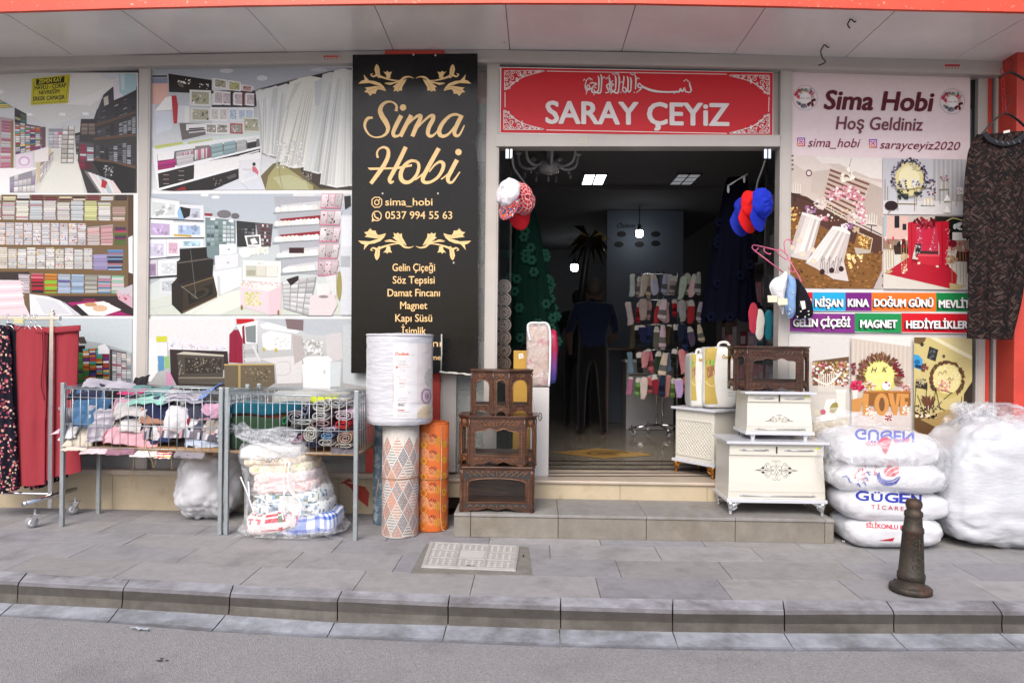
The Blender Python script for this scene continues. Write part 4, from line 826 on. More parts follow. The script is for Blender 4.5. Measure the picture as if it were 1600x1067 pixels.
    word('GELİN ÇİÇEĞİ', 66, 994, 42, 324); word('MAGNET', 450, 1000, 42, 208); word('HEDİYELİKLER', 712, 1004, 42, 350)
    # three lower pictures
    p.xf(1220, 500, 4.2105)
    p.poly([(46,106),(440,110),(440,800),(44,800)], (206,200,192)); p.poly([(46,106),(440,110),(438,240),(220,275),(46,260)], (214,210,206)); p.poly([(200,270),(438,240),(436,420),(200,430)], (110,84,60)); p.specks(200, 275, 436, 430, 170, [(232,222,206),(190,160,90),(206,150,150),(240,236,230),(150,120,70),(170,60,70)], (6, 15), 50)
    p.line([(205,380),(300,420),(390,340)], 14, (240,236,226), 6)
    for x in range(8): p.rect(238+x*14, 350, 245+x*14, 470, (226,220,206))
    p.poly([(46,480),(410,490),(420,640),(300,700),(46,720)], (214,208,200)); p.rect(356, 470, 415, 630, (230,226,218)); p.rect(350, 455, 420, 475, (236,232,226))
    p.poly([(290,520),(350,515),(330,600),(370,660),(250,660)], (238,234,230)); p.ell(338,575,24,40,(160,150,80),rot=.5); p.ell(268,602,18,18,(206,110,130)); p.ell(228,604,16,18,(226,220,190)); p.poly([(46,690),(440,640),(440,800),(44,800)], (190,176,150))
    p.poly([(454,108),(842,110),(838,800),(452,800)], (206,194,182)); p.poly([(454,108),(842,108),(842,175),(454,120)], (226,222,218))
    for i in range(26): p.line([(470+i*14,135+i*1.4),(466+i*14,400)], 5, (196,184,172) if i % 2 else (216,206,194))
    p.ell(640,370,120,112,(214,206,110)); p.ell(640,365,96,90,(230,224,140)); p.specks(550, 280, 730, 450, 60, [(250,246,200)], (2, 5), 51); q = random.Random(11)
    for i in range(230):
        a = q.uniform(-3.5, .35); r = q.uniform(104, 150); x, y = 638+r*math.cos(a), 368+r*math.sin(a)
        c = (130,30,50) if -.7 < a < .3 and r > 110 else q.choice([(130,86,60),(106,66,46),(150,106,80)]); p.ell(x, y, 16, 5, tuple(v*q.uniform(.8, 1.15) for v in c), 6, a+q.uniform(-.4, .4))
    p.text('H', 580, 342, 34, (70,60,40), shear=.3); p.text('K', 652, 340, 34, (70,60,40), shear=.3)
    flowers(490,430,44,32,70,[(206,26,84),(226,60,110),(170,16,60)],52); p.poly([(455,460),(495,458),(488,520),(460,520)], (226,220,214)); flowers(465,320,14,40,20,[(130,60,60)],53); flowers(760,400,24,30,26,[(150,110,90),(120,80,70)],54); p.specks(535,400,610,470,40,[(236,214,190),(190,110,90),(226,200,206)],(5,10),55); p.ell(680,430,30,30,(244,240,238)); p.ell(678,408,10,7,(190,20,50)); p.ell(698,428,8,6,(190,20,50)); p.specks(760,420,835,475,30,[(226,190,180),(190,100,110),(240,226,216)],(5,10),56)
    p.rect(530,464,838,476,(190,120,50)); p.poly([(452,520),(530,505),(530,520),(500,620),(452,620)], (206,150,84)); p.poly([(560,476),(838,476),(838,560),(560,560)], (150,100,50)); p.poly([(452,600),(838,600),(838,800),(452,800)], (216,206,202))
    LV = (214,152,84)
    p.poly([(528,480),(565,482),(560,590),(600,596),(598,626),(524,624)], LV); p.ell(648,552,48,74,LV); p.ell(650,552,19,46,(130,90,56)); p.poly([(690,478),(724,478),(738,560),(748,480),(772,480),(748,622),(722,622)], LV); p.poly([(772,480),(826,484),(824,510),(800,508),(800,535),(820,536),(818,560),(798,560),(796,594),(824,596),(820,624),(766,620)], LV)
    for x, y in ((570,600),(800,600),(590,630),(690,645)): p.specks(x-24,y-40,x+24,y+20,22,[(250,236,226),(226,170,160),(255,246,230)],(4,10),int(x)); 
    p.specks(672,622,715,655,26,[(130,20,34),(170,40,56)],(4,8),57)
    p.poly([(860,114),(1240,118),(1240,820),(858,820)], (206,190,130)); p.poly([(860,114),(940,114),(930,140),(900,160),(860,150)], (120,96,60)); p.poly([(970,118),(1240,120),(1238,260),(1130,210)], (214,200,150)); p.poly([(960,116),(1010,116),(1238,235),(1238,262)], (236,226,190))
    p.ell(912,160,12,14,(60,56,50)); p.ell(1054,238,10,12,(90,84,70)); p.poly([(960,172),(1018,196),(1000,272),(944,250)], (50,52,54)); p.specks(965,200,1000,250,14,[(110,112,112)],(4,9),58); p.poly([(858,225),(890,230),(916,260),(914,330),(858,310)], (60,160,214)); p.ell(880,275,20,16,(30,110,160)); p.poly([(866,290),(905,296),(905,320),(866,312)], (20,60,100))
    p.ell(1072,390,112,126,(196,180,110)); p.ell(1074,385,92,98,(226,212,150)); p.specks(990,300,1165,440,90,[(250,244,210)],(2,5),59); q = random.Random(12)
    for i in range(150):
        a = q.uniform(-3.9, .9); r = q.uniform(96, 114); x, y = 1074+r*math.cos(a), 388+r*1.08*math.sin(a); p.ell(x, y, 13, 5, tuple(v*q.uniform(.75, 1.2) for v in (104,72,48)), 6, a+1.2+q.uniform(-.5, .5))
    p.line([(1015,360),(1030,335),(1040,355),(1062,330),(1070,352)], 3, (110,90,60), 4); p.line([(1075,390),(1090,376),(1100,392),(1118,380)], 3, (110,90,60), 4)
    p.poly([(860,600),(960,640),(1240,600),(1240,820),(858,820)], (110,80,52)); p.poly([(900,650),(1060,590),(1240,560),(1240,600),(1000,700)], (176,150,96)); 
    for a, b in (((990,440),(1110,478)), ((998,445),(1030,590)), ((1000,450),(980,590)), ((1100,478),(1050,520)), ((870,430),(945,455)), ((870,435),(860,600)), ((940,455),(925,620)), ((880,490),(925,610)), ((1170,500),(1160,620)), ((1232,480),(1232,640)), ((1000,560),(1060,590)), ((985,590),(1040,530))): p.line([a, b], 4, (40,34,28))
    p.poly([(870,400),(945,410),(945,450),(866,440)], (60,50,44)); p.specks(875,380,940,430,26,[(200,190,150),(40,34,30),(150,140,110)],(5,11),60); p.specks(1015,390,1095,460,40,[(226,150,140),(240,220,200),(190,110,100)],(5,11),61); flowers(925,310,20,24,26,[(140,80,70),(110,60,56)],62); p.poly([(1185,480),(1238,400),(1238,560),(1180,560)], (56,46,36)); q = random.Random(13)
    for i in range(50): x = q.uniform(900,1000); p.line([(950,600),(x,q.uniform(490,540))], 5, tuple(v*q.uniform(.8,1.2) for v in (110,70,50)))
    for x in (930, 950, 1000, 875, 905): p.line([(x,560),(x,620)], 6, (216,200,170)); p.ell(x, 626, 12, 12, (240,220,190))
    p.specks(860,560,1010,640,40,[(40,32,26),(90,66,50)],(5,12),63); p.specks(1050,640,1120,680,30,[(240,200,150),(190,130,100),(250,230,190)],(5,11),64)
    o = p.build('poster'); tag(o, 'pink welcome poster with burgundy lettering, coloured word bands and party pictures', 'poster')
pink_poster()
# ---------------------------------------------------------------- black sign
GOLD = (246, 204, 140)
def black_sign():
    t = thing('shop_sign', 'tall black shop sign with gold script lettering and leaf flourishes', 'sign', at(648, 583, -.1))
    c = [at(551, 86, -.1), at(746, 84, -.1), at(747, 582, -.1), at(548.5, 583, -.1)]
    nick = [at(746, 150, -.1), at(744.6, 196, -.1), at(742.5, 222, -.1), at(744.5, 240, -.1), at(746.6, 262, -.1), at(747, 400, -.1)]
    outl = [c[0], c[1]]+nick+[c[2], at(690, 583, -.1), at(650, 582.4, -.1), c[3]]
    mb = MB(); M = Matrix(((1, 0, 0, 0), (0, 0, 1, -.1), (0, 1, 0, 0), (0, 0, 0, 1)))
    mb.prism([[(q.x, q.z) for q in outl]], .025, M)
    BLK = mat('black_board', (.007, .0065, .0065), rough=.2, spec=.22, var=.3, vscale=3, bump=.02, bscale=5, var2=((.05, .05, .05), 26, .66, .8), rvar=.1)
    mb.build('board', BLK, t)
    p = Pic(-.1025); p.xf(540, 70, 3.952)
    def orn(fl, y0=0, inv=False):
        def T(q): 
            x, y = q
            if inv: y = 425-y
            if fl: x = 854-x
            return (x, y+y0)
        A = lambda pts, w: p.line([T(q) for q in pts], w, GOLD, 6)
        G = lambda pts: p.poly([T(q) for q in pts], GOLD)
        A([(420,208),(392,199),(362,205),(335,225),(290,238),(245,236)], [2,8,13,12,9,2]); A([(335,222),(290,220),(235,205),(195,190),(172,198),(160,190)], [2,8,12,14,9,3])
        A([(300,238),(275,246),(240,240)], [3,8,2]); A([(168,200),(156,186),(170,180)], [5,7,3])
        G([(378,212),(368,232),(350,262),(347,288),(336,282),(322,292),(312,284),(296,291),(302,266),(290,262),(318,240),(345,224)])
        G([(205,208),(186,186),(178,152),(184,132),(192,121),(204,133),(210,152),(212,182),(218,206)]); G([(232,166),(246,172),(258,162),(266,172),(287,168),(278,186),(276,206),(254,210),(250,188)])
        G([(78,242),(98,224),(118,218),(112,184),(128,204),(146,222),(180,226),(215,240),(238,262),(250,286),(222,262),(190,250),(150,238),(110,240)])
        G([(250,288),(226,262),(190,256),(150,262),(118,266),(132,276),(115,294),(136,298),(152,318),(166,304),(186,304),(190,288),(200,276),(222,280)])
        L = lambda pts: p.line([T(q) for q in pts], 2, (150,116,70), 5)
        L([(372,216),(345,240),(322,286)]); L([(240,276),(200,268),(140,286)]); L([(210,204),(196,170),(194,130)])
    orn(False); orn(True)
    S = lambda pts, w: p.line(pts, w, GOLD, 7)
    S([(312,412),(314,378),(290,356),(258,354),(228,372),(214,404),(224,440),(248,478),(262,514),(252,548),(222,568),(180,572),(146,556),(122,520),(120,486),(138,456),(168,452)], [20,14,10,14,22,28,32,32,26,18,12,8,10,14,18,20,12])
    S([(344,438),(312,500),(294,545),(304,566),(336,556),(372,505),(404,440)], [27,27,24,20,12,10,12]); S([(406,436),(372,500),(338,568)], [28,27,25]); S([(352,540),(392,486),(436,446),(462,440),(458,466),(436,510),(412,568)], [6,10,16,24,26,27,25])
    S([(426,540),(468,488),(514,446),(540,440),(538,466),(516,508),(508,548),(524,566),(552,552),(590,505)], [6,10,16,24,26,27,24,20,12,8]); S([(712,446),(686,432),(646,440),(604,480),(580,524),(582,556),(606,566),(640,548),(678,500),(704,452)], [10,16,18,24,27,26,20,14,12,10]); S([(718,436),(690,492),(672,538),(680,562),(704,556),(734,498)], [26,27,25,20,13,7])
    p.ell(355, 389, 20, 20, GOLD)
    S([(200,700),(194,672),(206,646),(236,634),(262,650),(262,690),(240,740),(206,790),(156,858)], [14,12,10,14,20,25,27,26,22]); S([(372,632),(330,720),(290,795),(272,832),(280,852),(298,842)], [26,26,25,24,18,8]); p.poly([(136,760),(150,775),(330,768),(410,752),(410,738),(300,758)], GOLD)
    S([(440,722),(404,718),(366,744),(342,792),(344,830),(368,850),(402,844),(436,808),(452,764),(448,732),(426,718)], [16,18,22,26,27,24,20,20,20,18,14]); S([(430,836),(476,800),(500,780)], [8,12,10])
    S([(576,640),(530,722),(488,800),(476,836),(494,852),(530,846),(570,818),(598,774),(604,738),(584,724),(552,742),(516,786)], [27,27,26,24,20,16,18,22,24,18,12,8]); S([(590,832),(640,790),(682,716)], [8,10,8]); S([(688,712),(652,780),(632,822),(638,848),(662,846),(706,786)], [27,27,25,20,13,7]); p.ell(697, 664, 20, 20, GOLD)
    # contact lines
    p.line([(163,972),(163,957),(178,943),(208,943),(223,957),(223,988),(208,1004),(178,1004),(163,988),(163,972)], 6, GOLD); p.ring(193, 974, 17, 18, 6, GOLD); p.ell(210, 957, 4, 4, GOLD)
    p.text('sima_hobi', 246, 993, 44, GOLD, w=290, bold=.012)
    p.ring(193, 1058, 31, 32, 6, GOLD); p.poly([(164,1072),(162,1094),(184,1086)], GOLD); p.line([(178,1042),(182,1062),(204,1076)], [9,7,10], GOLD, 4); p.text('0537 994 55 63', 246, 1076, 46, GOLD, w=412, bold=.008)
    p.xf(540, 330, 3.952); orn(False, 0, True); orn(True, 0, True)
    for s, y, w in (('Gelin Çiçeği', 370, 262), ('Söz Tepsisi', 447, 258), ('Damat Fincanı', 526, 322), ('Magnet', 604, 166), ('Kapı Süsü', 682, 226), ('İsimlik', 760, 150)): p.text(s, 421, y, 45, GOLD, w=w, align='C', bold=.01)
    p.rect(540, 762, 590, 998, (20,20,21)); p.text('nı', 538, 836, 42, GOLD, w=52, bold=.01); p.text('me', 530, 918, 32, GOLD, w=58, bold=.01)
    p.build('lettering', t)
    mb = MB()
    for x, y in ((646, 86), (680.5, 87), (598, 303), (684.5, 303), (680, 579.5), (709, 411)): q = at(x, y, -.1); mb.blob((q.x, q.y-.002, q.z), (.0085, .005, .0085), 1, 1, 10, 6)
    for k in range(6): pass
    W_ = mat('sign_screw', lin((200, 198, 194), .9), rough=.35, metal=.4)
    for i, (x, y) in enumerate(((646, 86), (680.5, 87), (598, 303), (684.5, 303), (680, 579.5), (709, 411))):
        q = at(x, y, -.1); mb = MB(); mb.blob((q.x, q.y-.002, q.z), (.0085, .005, .0085), 1, 1, 10, 6); mb.build('screw', W_, t, smooth=True)
    # pale torn lip at the lower right edge and the raised strip beside it
    mb = MB(); a, b = at(688, 580, -.12), at(746, 583, -.12)
    def lip(u, v): q = a.lerp(b, u); return Vector((q.x, -.13-v*.05, q.z-.012*u-.004*v+.008*nz((u*7, v, 0), 1, 3)))
    mb.grid(lip, 18, 3); mb.build('torn_edge', mat('torn_vinyl', lin((232, 228, 220), .9), rough=.5), t, solid=.004)
    mb = MB(); q0, q1 = at(690, 522, -.11), at(689, 581, -.11); mb.tube([q0, q0.lerp(q1, .5)+Vector((.004, -.006, 0)), q1], .006, 6); mb.build('edge_strip', ALU, t, smooth=True)
black_sign()
# ---------------------------------------------------------------- red sign over the door
def red_sign():
    t = thing('shop_sign', 'red sign over the doorway with white capitals and Arabic calligraphy', 'sign', at(995, 212, -.03))
    c = [at(781.5, 105, -.035), at(1208, 113, -.035), at(1208, 214.5, -.035), at(780.5, 209, -.035)]
    mb = MB(); b = Vector((0, .03, 0)); mb.hexa([c[3], c[2], c[2]+b, c[3]+b, c[0], c[1], c[1]+b, c[0]+b]); mb.build('board', WHITEP, t)
    p = Pic(-.037); p.xf(760, 90, 3.3333); WT = (236, 226, 224)
    p.poly([(78,54),(1492,80),(1490,410),(73,392)], (214, 34, 44))
    p.line([(315,72),(1250,88)], 4, WT); p.line([(312,378),(1252,396)], 4, WT); p.line([(97,182),(97,260)], 4, WT); p.line([(1472,206),(1470,284)], 4, WT)
    q = random.Random(2)
    def corner(cx, cy, sx, sy):
        T = lambda x, y: (cx+sx*x, cy+sy*y)
        def spiral(x, y, r, turns, st, w=3.4, dr=1):
            pts = []
            for i in range(15):
                k = i/14; a = st+dr*turns*6.283*k; rr = r*(1-.8*k); pts.append(T(x+rr*math.cos(a), y+rr*math.sin(a)))
            p.line(pts, [w, w, w*.6], WT, 2)
        for x, y, r, st in ((18,16,13,0),(48,14,12,2),(80,22,14,4),(112,14,10,1),(140,13,9,3),(166,11,8,0),(188,9,7,2),(16,46,12,1),(42,42,15,3),(70,46,9,0),(16,76,11,2),(36,68,10,4),(52,66,7,1),(12,98,8,3),(26,92,8,5)): spiral(x, y, r, 1.4, st)
        p.line([T(4,106), T(34,84), T(70,54), T(120,30), T(215,6)], [2,4,5,4,2], WT, 5); p.line([T(4,6), T(4,104)], 3, WT); p.line([T(4,4), T(210,3)], 3, WT)
        for i in range(22): x = q.uniform(6, 190); y = q.uniform(6, max(10, 96-x*.5)); p.ell(*T(x, y), 5, 3, WT, 7, q.random()*3)
        p.poly([T(92,40),T(100,20),T(110,34)], WT)
    corner(90, 66, 1, 1); corner(1478, 90, -1, 1); corner(86, 380, 1, -1); corner(1478, 400, -1, -1)
    p.text('SARAY ÇEYiZ', 312, 343, 112, WT, w=948, bold=.026, slope=.0135)
    S = lambda pts, w: p.line(pts, w, WT, 5)
    S([(1056,128),(1060,150),(1066,172),(1056,184),(1034,178)], [5,9,8,6,7]); S([(1034,178),(1030,160),(1020,180),(1010,164),(1002,182),(990,178)], [8,6,8,6,8,8]); S([(995,180),(930,182),(870,176),(825,160),(804,146)], [8,9,12,11,7]); S([(806,148),(796,138),(788,150),(798,160),(812,156),(800,170),(780,186)], [6,7,7,7,6,6,3]); S([(972,190),(1014,174)], [3,7])
    for x, y in ((1040,118),(1030,124),(1048,124)): p.poly([(x,y-5),(x+5,y),(x,y+5),(x-5,y)], WT)
    for x, y0, y1 in ((776,92,168),(752,104,170),(736,100,176),(690,92,160),(672,96,172),(640,100,168),(598,90,166),(584,98,172)): S([(x-4,y0),(x+2,y0+20),(x,y1)], [4,9,6])
    S([(752,170),(744,182),(734,172),(736,150)], [7,8,7,4]); S([(734,170),(722,184),(708,170),(716,158),(728,170),(716,188)], [7,8,7,6,6,3]); S([(708,172),(716,110),(712,100)], [5,8,4])
    S([(690,160),(684,186),(664,182),(650,166)], [6,9,8,4]); S([(672,168),(660,180),(640,178),(626,150),(640,140),(652,154),(636,182),(618,186)], [7,8,8,7,6,6,8,3]); S([(660,122),(648,134),(662,144),(646,156)], [4,6,6,3])
    S([(598,164),(592,186),(570,184),(558,168)], [6,9,8,4]); S([(586,170),(574,182),(560,186),(548,176),(556,152),(574,140),(548,134),(536,142)], [7,8,8,8,6,6,7,3]); S([(548,160),(534,170),(522,160),(528,146),(538,156),(524,176),(518,196)], [6,7,7,6,6,6,2]); S([(520,176),(514,150),(524,118),(540,108)], [5,6,4,2])
    for x, y in ((566,160),(536,112),(510,120),(546,118),(612,108),(704,132),(628,112),(790,112),(684,88)): S([(x-6,y+5),(x,y-4),(x+7,y+4)], [2,5,2])
    for x, y in ((648,190),(560,196),(700,184),(640,96),(770,184)): p.poly([(x,y-4),(x+4,y),(x,y+4),(x-4,y)], WT)
    S([(745,84),(760,92),(780,82)], [2,5,2]); S([(650,84),(664,90),(680,82)], [2,5,2])
    p.build('lettering', t)
    l = Pic(-.047); l.xf(760, 90, 3.3333); l.rect(484, 420, 522, 448, (206,198,184)); l.line([(490,444),(500,424),(508,444),(516,426)], 3, (170,160,146)); l.build('sticker_residue', bld, PRINTM)
red_sign()
for px, py, s in ((517, 91, 'faded red maker sticker on the beam near the black sign'), (1488, 105, 'small red and white sticker at the right end of the beam')):
    p = Pic(-.082 if px < 600 else -.075); p.xf(px, py, 1); p.rect(-13, -5, 13, 4, (214,196,186)); p.rect(-12, -4, 12, -.5, (196,96,84) if px < 600 else (190,50,60))
    for i in range(5): p.rect(-11+i*4.6, .4, -8+i*4.6, 1.4, (150,96,90)); p.rect(-11+i*4.6, 2.1, -8+i*4.6, 3, (120,110,106))
    tag(p.build('sticker', None, PRINTM), s, 'sticker')
# ---------------------------------------------------------------- clothes rack with trousers and skirt
def caster(q, parent, rz=.5, r=.042):
    d = Vector((math.cos(rz), math.sin(rz), 0)); n = Vector((-d.y, d.x, 0)); c = q+Vector((0, 0, r))
    Mx = Matrix((( d.x, 0, n.x, 0), (d.y, 0, n.y, 0), (0, 1, 0, 0), (0, 0, 0, 1)))
    w = MB(); w.lathe([(r*.55, -.012), (r*.97, -.011), (r, -.006), (r, .006), (r*.97, .011), (r*.55, .012)], 20, c, M=Mx)
    cw = w.build('caster', mat('caster_tyre', lin((150, 152, 156), .8), rough=.6), parent, smooth=True)
    h = MB(); h.lathe([(r*.3, -.015), (r*.5, -.014), (r*.5, .014), (r*.3, .015)], 14, c, M=Mx); h.build('hub', WHITEP, cw)
    f = MB()
    for s in (-1, 1): f.hexa([c+n*(s*.017-.0015)+d*a+Vector((0, 0, b)) for a, b in ((-.012, -.012), (.012, -.012))]+[c+n*(s*.017+.0015)+d*a+Vector((0, 0, b)) for a, b in ((.012, -.012), (-.012, -.012))]+[c+n*(s*.017-.0015)+d*a+Vector((0, 0, b)) for a, b in ((.012, r+.012), (.05, r+.012))]+[c+n*(s*.017+.0015)+d*a+Vector((0, 0, b)) for a, b in ((.05, r+.012), (.012, r+.012))])
    f.box((-.03, -.024, r+.012), (.055, .024, r+.018), M=Matrix.Translation(c-Vector((0, 0, r)))@Matrix.Rotation(rz, 4, 'Z')@Matrix.Translation((0, 0, r)) if 0 else Matrix.Translation(c)@Matrix.Rotation(rz, 4, 'Z'))
    f.tube([c+d*.02+Vector((0, 0, r+.01)), c+d*.02+Vector((0, 0, r+.05))], .008, 8)
    f.build('fork', CHROME, cw)
RACKY = -.42
rack = thing('clothes_rack', 'chrome clothes rack on wheels standing in front of the leftmost poster', 'clothes rack', (at(79, 780, RACKY).x, RACKY, 0))
q = at(79, 780, RACKY); qt = at(80, 488, RACKY); xk = q.x; zt = qt.z
mb = MB(); mb.box((xk-.016, RACKY-.012, .09), (xk+.016, RACKY+.012, zt)); mb.box((xk-.011, RACKY-.009, zt), (xk+.011, RACKY+.009, zt+.02)); mb.build('post', CHROME, rack, bevel=.003)
mb = MB(); zr = at(60, 497, RACKY).z; mb.box((xk-1.5, RACKY-.013, zr-.014), (xk+.055, RACKY+.013, zr+.012)); mb.build('rail', CHROME, rack, bevel=.003)
mb = MB(); mb.tube([(xk+.055, RACKY, zr), (xk+.062, RACKY, zr)], .02, 10); mb.build('rail_cap', WHITEP, rack)
a, b = at(39, 787, RACKY-.26), at(118, 764, RACKY+.2)
mb = MB(); mb.tube([a, b], .018, 10); d = (b-a).normalized(); mb.tube([a-d*.012, a], .022, 10); mb.build('base_bar', CHROME, rack, smooth=True)
caster(Vector((a.x+.03, a.y+.03, 0)), rack, .5); caster(Vector((b.x-.01, b.y-.02, 0)), rack, .3)
mb = MB(); mb.tube([(xk, RACKY, .2), (xk-1.4, RACKY, .2)], .011, 8); mb.build('cross_bar', CHROME, rack)
def hanger_wire(x, y, zr, name, label, w=.17, m=CHROME, r=.0022):
    mb = MB(); z0 = zr+.012
    hook = [(x, y+.02*math.sin(a)*-1 if 0 else y+.021*math.cos(a), z0-.018+.021*math.sin(a)+.012) for a in [math.pi*1.15-k*.35 for k in range(10)]]
    mb.tube(crom(hook, 3), r, 6); mb.tube([hook[-1], (x, y, z0-.05), (x, y, z0-.07)], r, 6)
    mb.tube(crom([(x-w, y, z0-.1), (x-.03, y, z0-.075), (x, y, z0-.07), (x+.03, y, z0-.075), (x+w, y, z0-.1)], 5), r*1.6, 6)
    return tag(mb.build(name, m, smooth=True), label, 'hanger')
def garment(name, label, cat, top, bot, mt, Y, thick=.04, folds=7, seed=0, amp=.012, nu=40, nv=44, mid=None, hemw=.006, group=None):
    """a hanging flat garment: closed sleeve of cloth between a top edge and a hem, given in picture points"""
    T = [at(*p, Y) for p in top]; Bm = [at(*p, Y) for p in bot]
    Mi = [at(*p, Y) for p in mid] if mid else None
    def fn(u, v):
        side = 1 if u < .5 else -1; s = u*2 if u < .5 else 2-u*2
        def L(P): 
            x = s*(len(P)-1); i = min(int(x), len(P)-2); return P[i].lerp(P[i+1], x-i)
        p = L(T).lerp(L(Bm), v) if not Mi else (L(T).lerp(L(Mi), v*2) if v < .5 else L(Mi).lerp(L(Bm), v*2-1))
        bulge = (1-abs(2*s-1)**3)*thick*(.45+.55*v)
        f = amp*(.25+.75*v)*(math.sin(s*folds*6.283+seed+1.5*nz((s*2, v*2, seed), 1, seed))+.6*nz((s*9, v*2.2, 0), 1, seed))
        w = .004*nz((s*16, v*14, 0), 1, seed+5)
        return Vector((p.x, p.y-side*bulge*.5+f+w, p.z+hemw*v*math.sin(s*folds*6.283+seed)))
    mb = MB(); mb.grid(fn, nu*2, nv, wu=True)
    o = mb.build(name, mt, smooth=True); return tag(o, label, cat, group)
TROU = mat('trouser_cloth', lin((178, 66, 76), .66), rough=.9, spec=.12, var=.06, vscale=3, bump=.12, bscale=300, sheen=.1)
def floral(name, base, cols, scale=38, rough=.9):
    mt = mat(name, base, rough=rough, spec=.12); nt = mt.node_tree; N = nt.nodes; L = nt.links; b = N['Principled BSDF']
    tc = N.new('ShaderNodeTexCoord'); n1 = N.new('ShaderNodeTexNoise'); n1.inputs['Scale'].default_value = scale*.8; n1.inputs['Detail'].default_value = 3
    ad = N.new('ShaderNodeVectorMath'); ad.operation = 'MULTIPLY_ADD'; ad.inputs[1].default_value = (.02, .02, .02)
    L.new(tc.outputs['Object'], n1.inputs['Vector']); L.new(n1.outputs['Color'], ad.inputs[0]); L.new(tc.outputs['Object'], ad.inputs[2])
    v = N.new('ShaderNodeTexVoronoi'); v.inputs['Scale'].default_value = scale; L.new(ad.outputs[0], v.inputs['Vector'])
    cr = N.new('ShaderNodeValToRGB'); e = cr.color_ramp; e.interpolation = 'CONSTANT'
    sp = N.new('ShaderNodeSeparateColor'); L.new(v.outputs['Color'], sp.inputs[0]); L.new(sp.outputs[0], cr.inputs[0])
    e.elements[0].color = (*cols[0], 1); e.elements[1].position = 1/len(cols); e.elements[1].color = (*cols[1], 1)
    for i in range(2, len(cols)): k = e.elements.new(i/len(cols)); k.color = (*cols[i], 1)
    lt = N.new('ShaderNodeMath'); lt.operation = 'LESS_THAN'; lt.inputs[1].default_value = .46; L.new(v.outputs['Distance'], lt.inputs[0])
    mx = N.new('ShaderNodeMix'); mx.data_type = 'RGBA'; L.new(lt.outputs[0], mx.inputs[0]); mx.inputs[6].default_value = (*base, 1); L.new(cr.outputs[0], mx.inputs[7]); L.new(mx.outputs[2], b.inputs['Base Color'])
    return mt
SKIRT = floral('dark_floral', lin((30, 28, 40), .8), [lin((30, 28, 40), .8), lin((196, 110, 120), .85), lin((30, 28, 40), .8), lin((214, 160, 140), .85), lin((150, 60, 80), .85), lin((40, 44, 60), .8), lin((220, 190, 170), .85)], 46)
garment('skirt', 'dark floral print skirt hanging on the rack beside the red trousers', 'skirt', [(-46, 508), (-20, 506), (2, 508), (15, 512)], [(-60, 758), (-30, 768), (0, 771), (30, 764)], SKIRT, RACKY-.03, .05, 6, 1)
garment('skirt', 'floral skirt behind the red trousers with its hem showing below them', 'skirt', [(25, 510), (50, 510), (100, 512)], [(20, 756), (56, 764), (108, 745)], SKIRT, RACKY+.1, .03, 7, 4, amp=.01)
garment('garment', 'navy garment squeezed on the rack between floral skirt and red trousers', 'garment', [(9, 506), (16, 505), (24, 508)], [(12, 745), (20, 750), (30, 748)], mat('navy_cloth', lin((26, 26, 38), .8), rough=.9), RACKY+.01, .02, 2, 7)
def trousers():
    t = thing('trousers', 'wide red trousers with a tied waist hanging on the clothes rack', 'trousers', at(70, 510, RACKY-.03))
    def leg(top, mid, bot, Y, seed, name):
        T, Mi, Bm = [[at(*p, Y) for p in r] for r in (top, mid, bot)]
        def fn(u, v):
            side = 1 if u < .5 else -1; s = u*2 if u < .5 else 2-u*2
            a = T[0].lerp(T[1], s); m_ = Mi[0].lerp(Mi[1], s); c = Bm[0].lerp(Bm[1], s)
            p = a.lerp(m_, v*2) if v < .5 else m_.lerp(c, v*2-1)
            f = .006*math.sin(s*9+seed)*(.3+v)+.008*nz((s*4, v*2, 0), 1, seed)+.003*nz((s*18, v*12, 0), 1, seed+3)
            return Vector((p.x, p.y-side*.014*(1-abs(2*s-1)**4)+f, p.z+.006*math.sin(s*7+seed)*v))
        mb = MB(); mb.grid(fn, 56, 44, wu=True); mb.build(name, TROU, t, smooth=True)
    TR = .05
    leg([(22.5, 509), (76, 512)], [(23, 630), (72, 640)], [(19, 757), (71, 758)], RACKY-.035+TR, 1, 'leg'); leg([(70, 512), (123.5, 508)], [(68, 640), (120, 625)], [(72, 750), (127, 735)], RACKY-.018+TR, 5, 'leg')
    mb = MB()
    def wb(u, v):
        p = at(22+103*u, 508+v*9+4*math.sin(u*math.pi)*1, RACKY-.046+TR); return Vector((p.x, p.y+.008*abs(2*u-1)**2-.003*math.sin(v*3.14), p.z))
    mb.grid(wb, 30, 4); mb.build('waistband', TROU, t, smooth=True, solid=.006)
    for x0, pts in ((66, ((66,517),(67,560),(64,600),(69,625))), (69, ((69,517),(70,560),(72,612),(71,655)))):
        mb = MB(); mb.tube(crom([at(*p, RACKY-.058+TR) for p in pts], 6), .007, 8, flat=.5); mb.build('tie', TROU, t, smooth=True)
trousers()
for i, (px, s) in enumerate(((48, 'wire hanger holding the red trousers nearest the chrome post'), (56, 'wire hanger just left of the post holding the red trousers'), (38, 'wire hanger in the middle of the rack rail over the trousers'), (12, 'wire hanger above the navy garment on the rack'), (-8, 'wire hanger of the floral skirt at the picture edge'))):
    hanger_wire(at(px, 500, RACKY).x, RACKY, zr, 'clothes_hanger', s, .05)
mb = MB(); q = at(32, 501, RACKY-.02); mb.box((q.x-.045, RACKY-.03, q.z-.02), (q.x+.03, RACKY-.024, q.z+.012)); mb.box((q.x-.04, RACKY-.031, q.z-.004), (q.x+.025, RACKY-.0305, q.z+.004), col=None)
tag(mb.build('paper_tag', mat('tag_paper', lin((206, 200, 150), .85), rough=.7)), 'pale yellow paper tag hanging from the rack rail', 'tag')
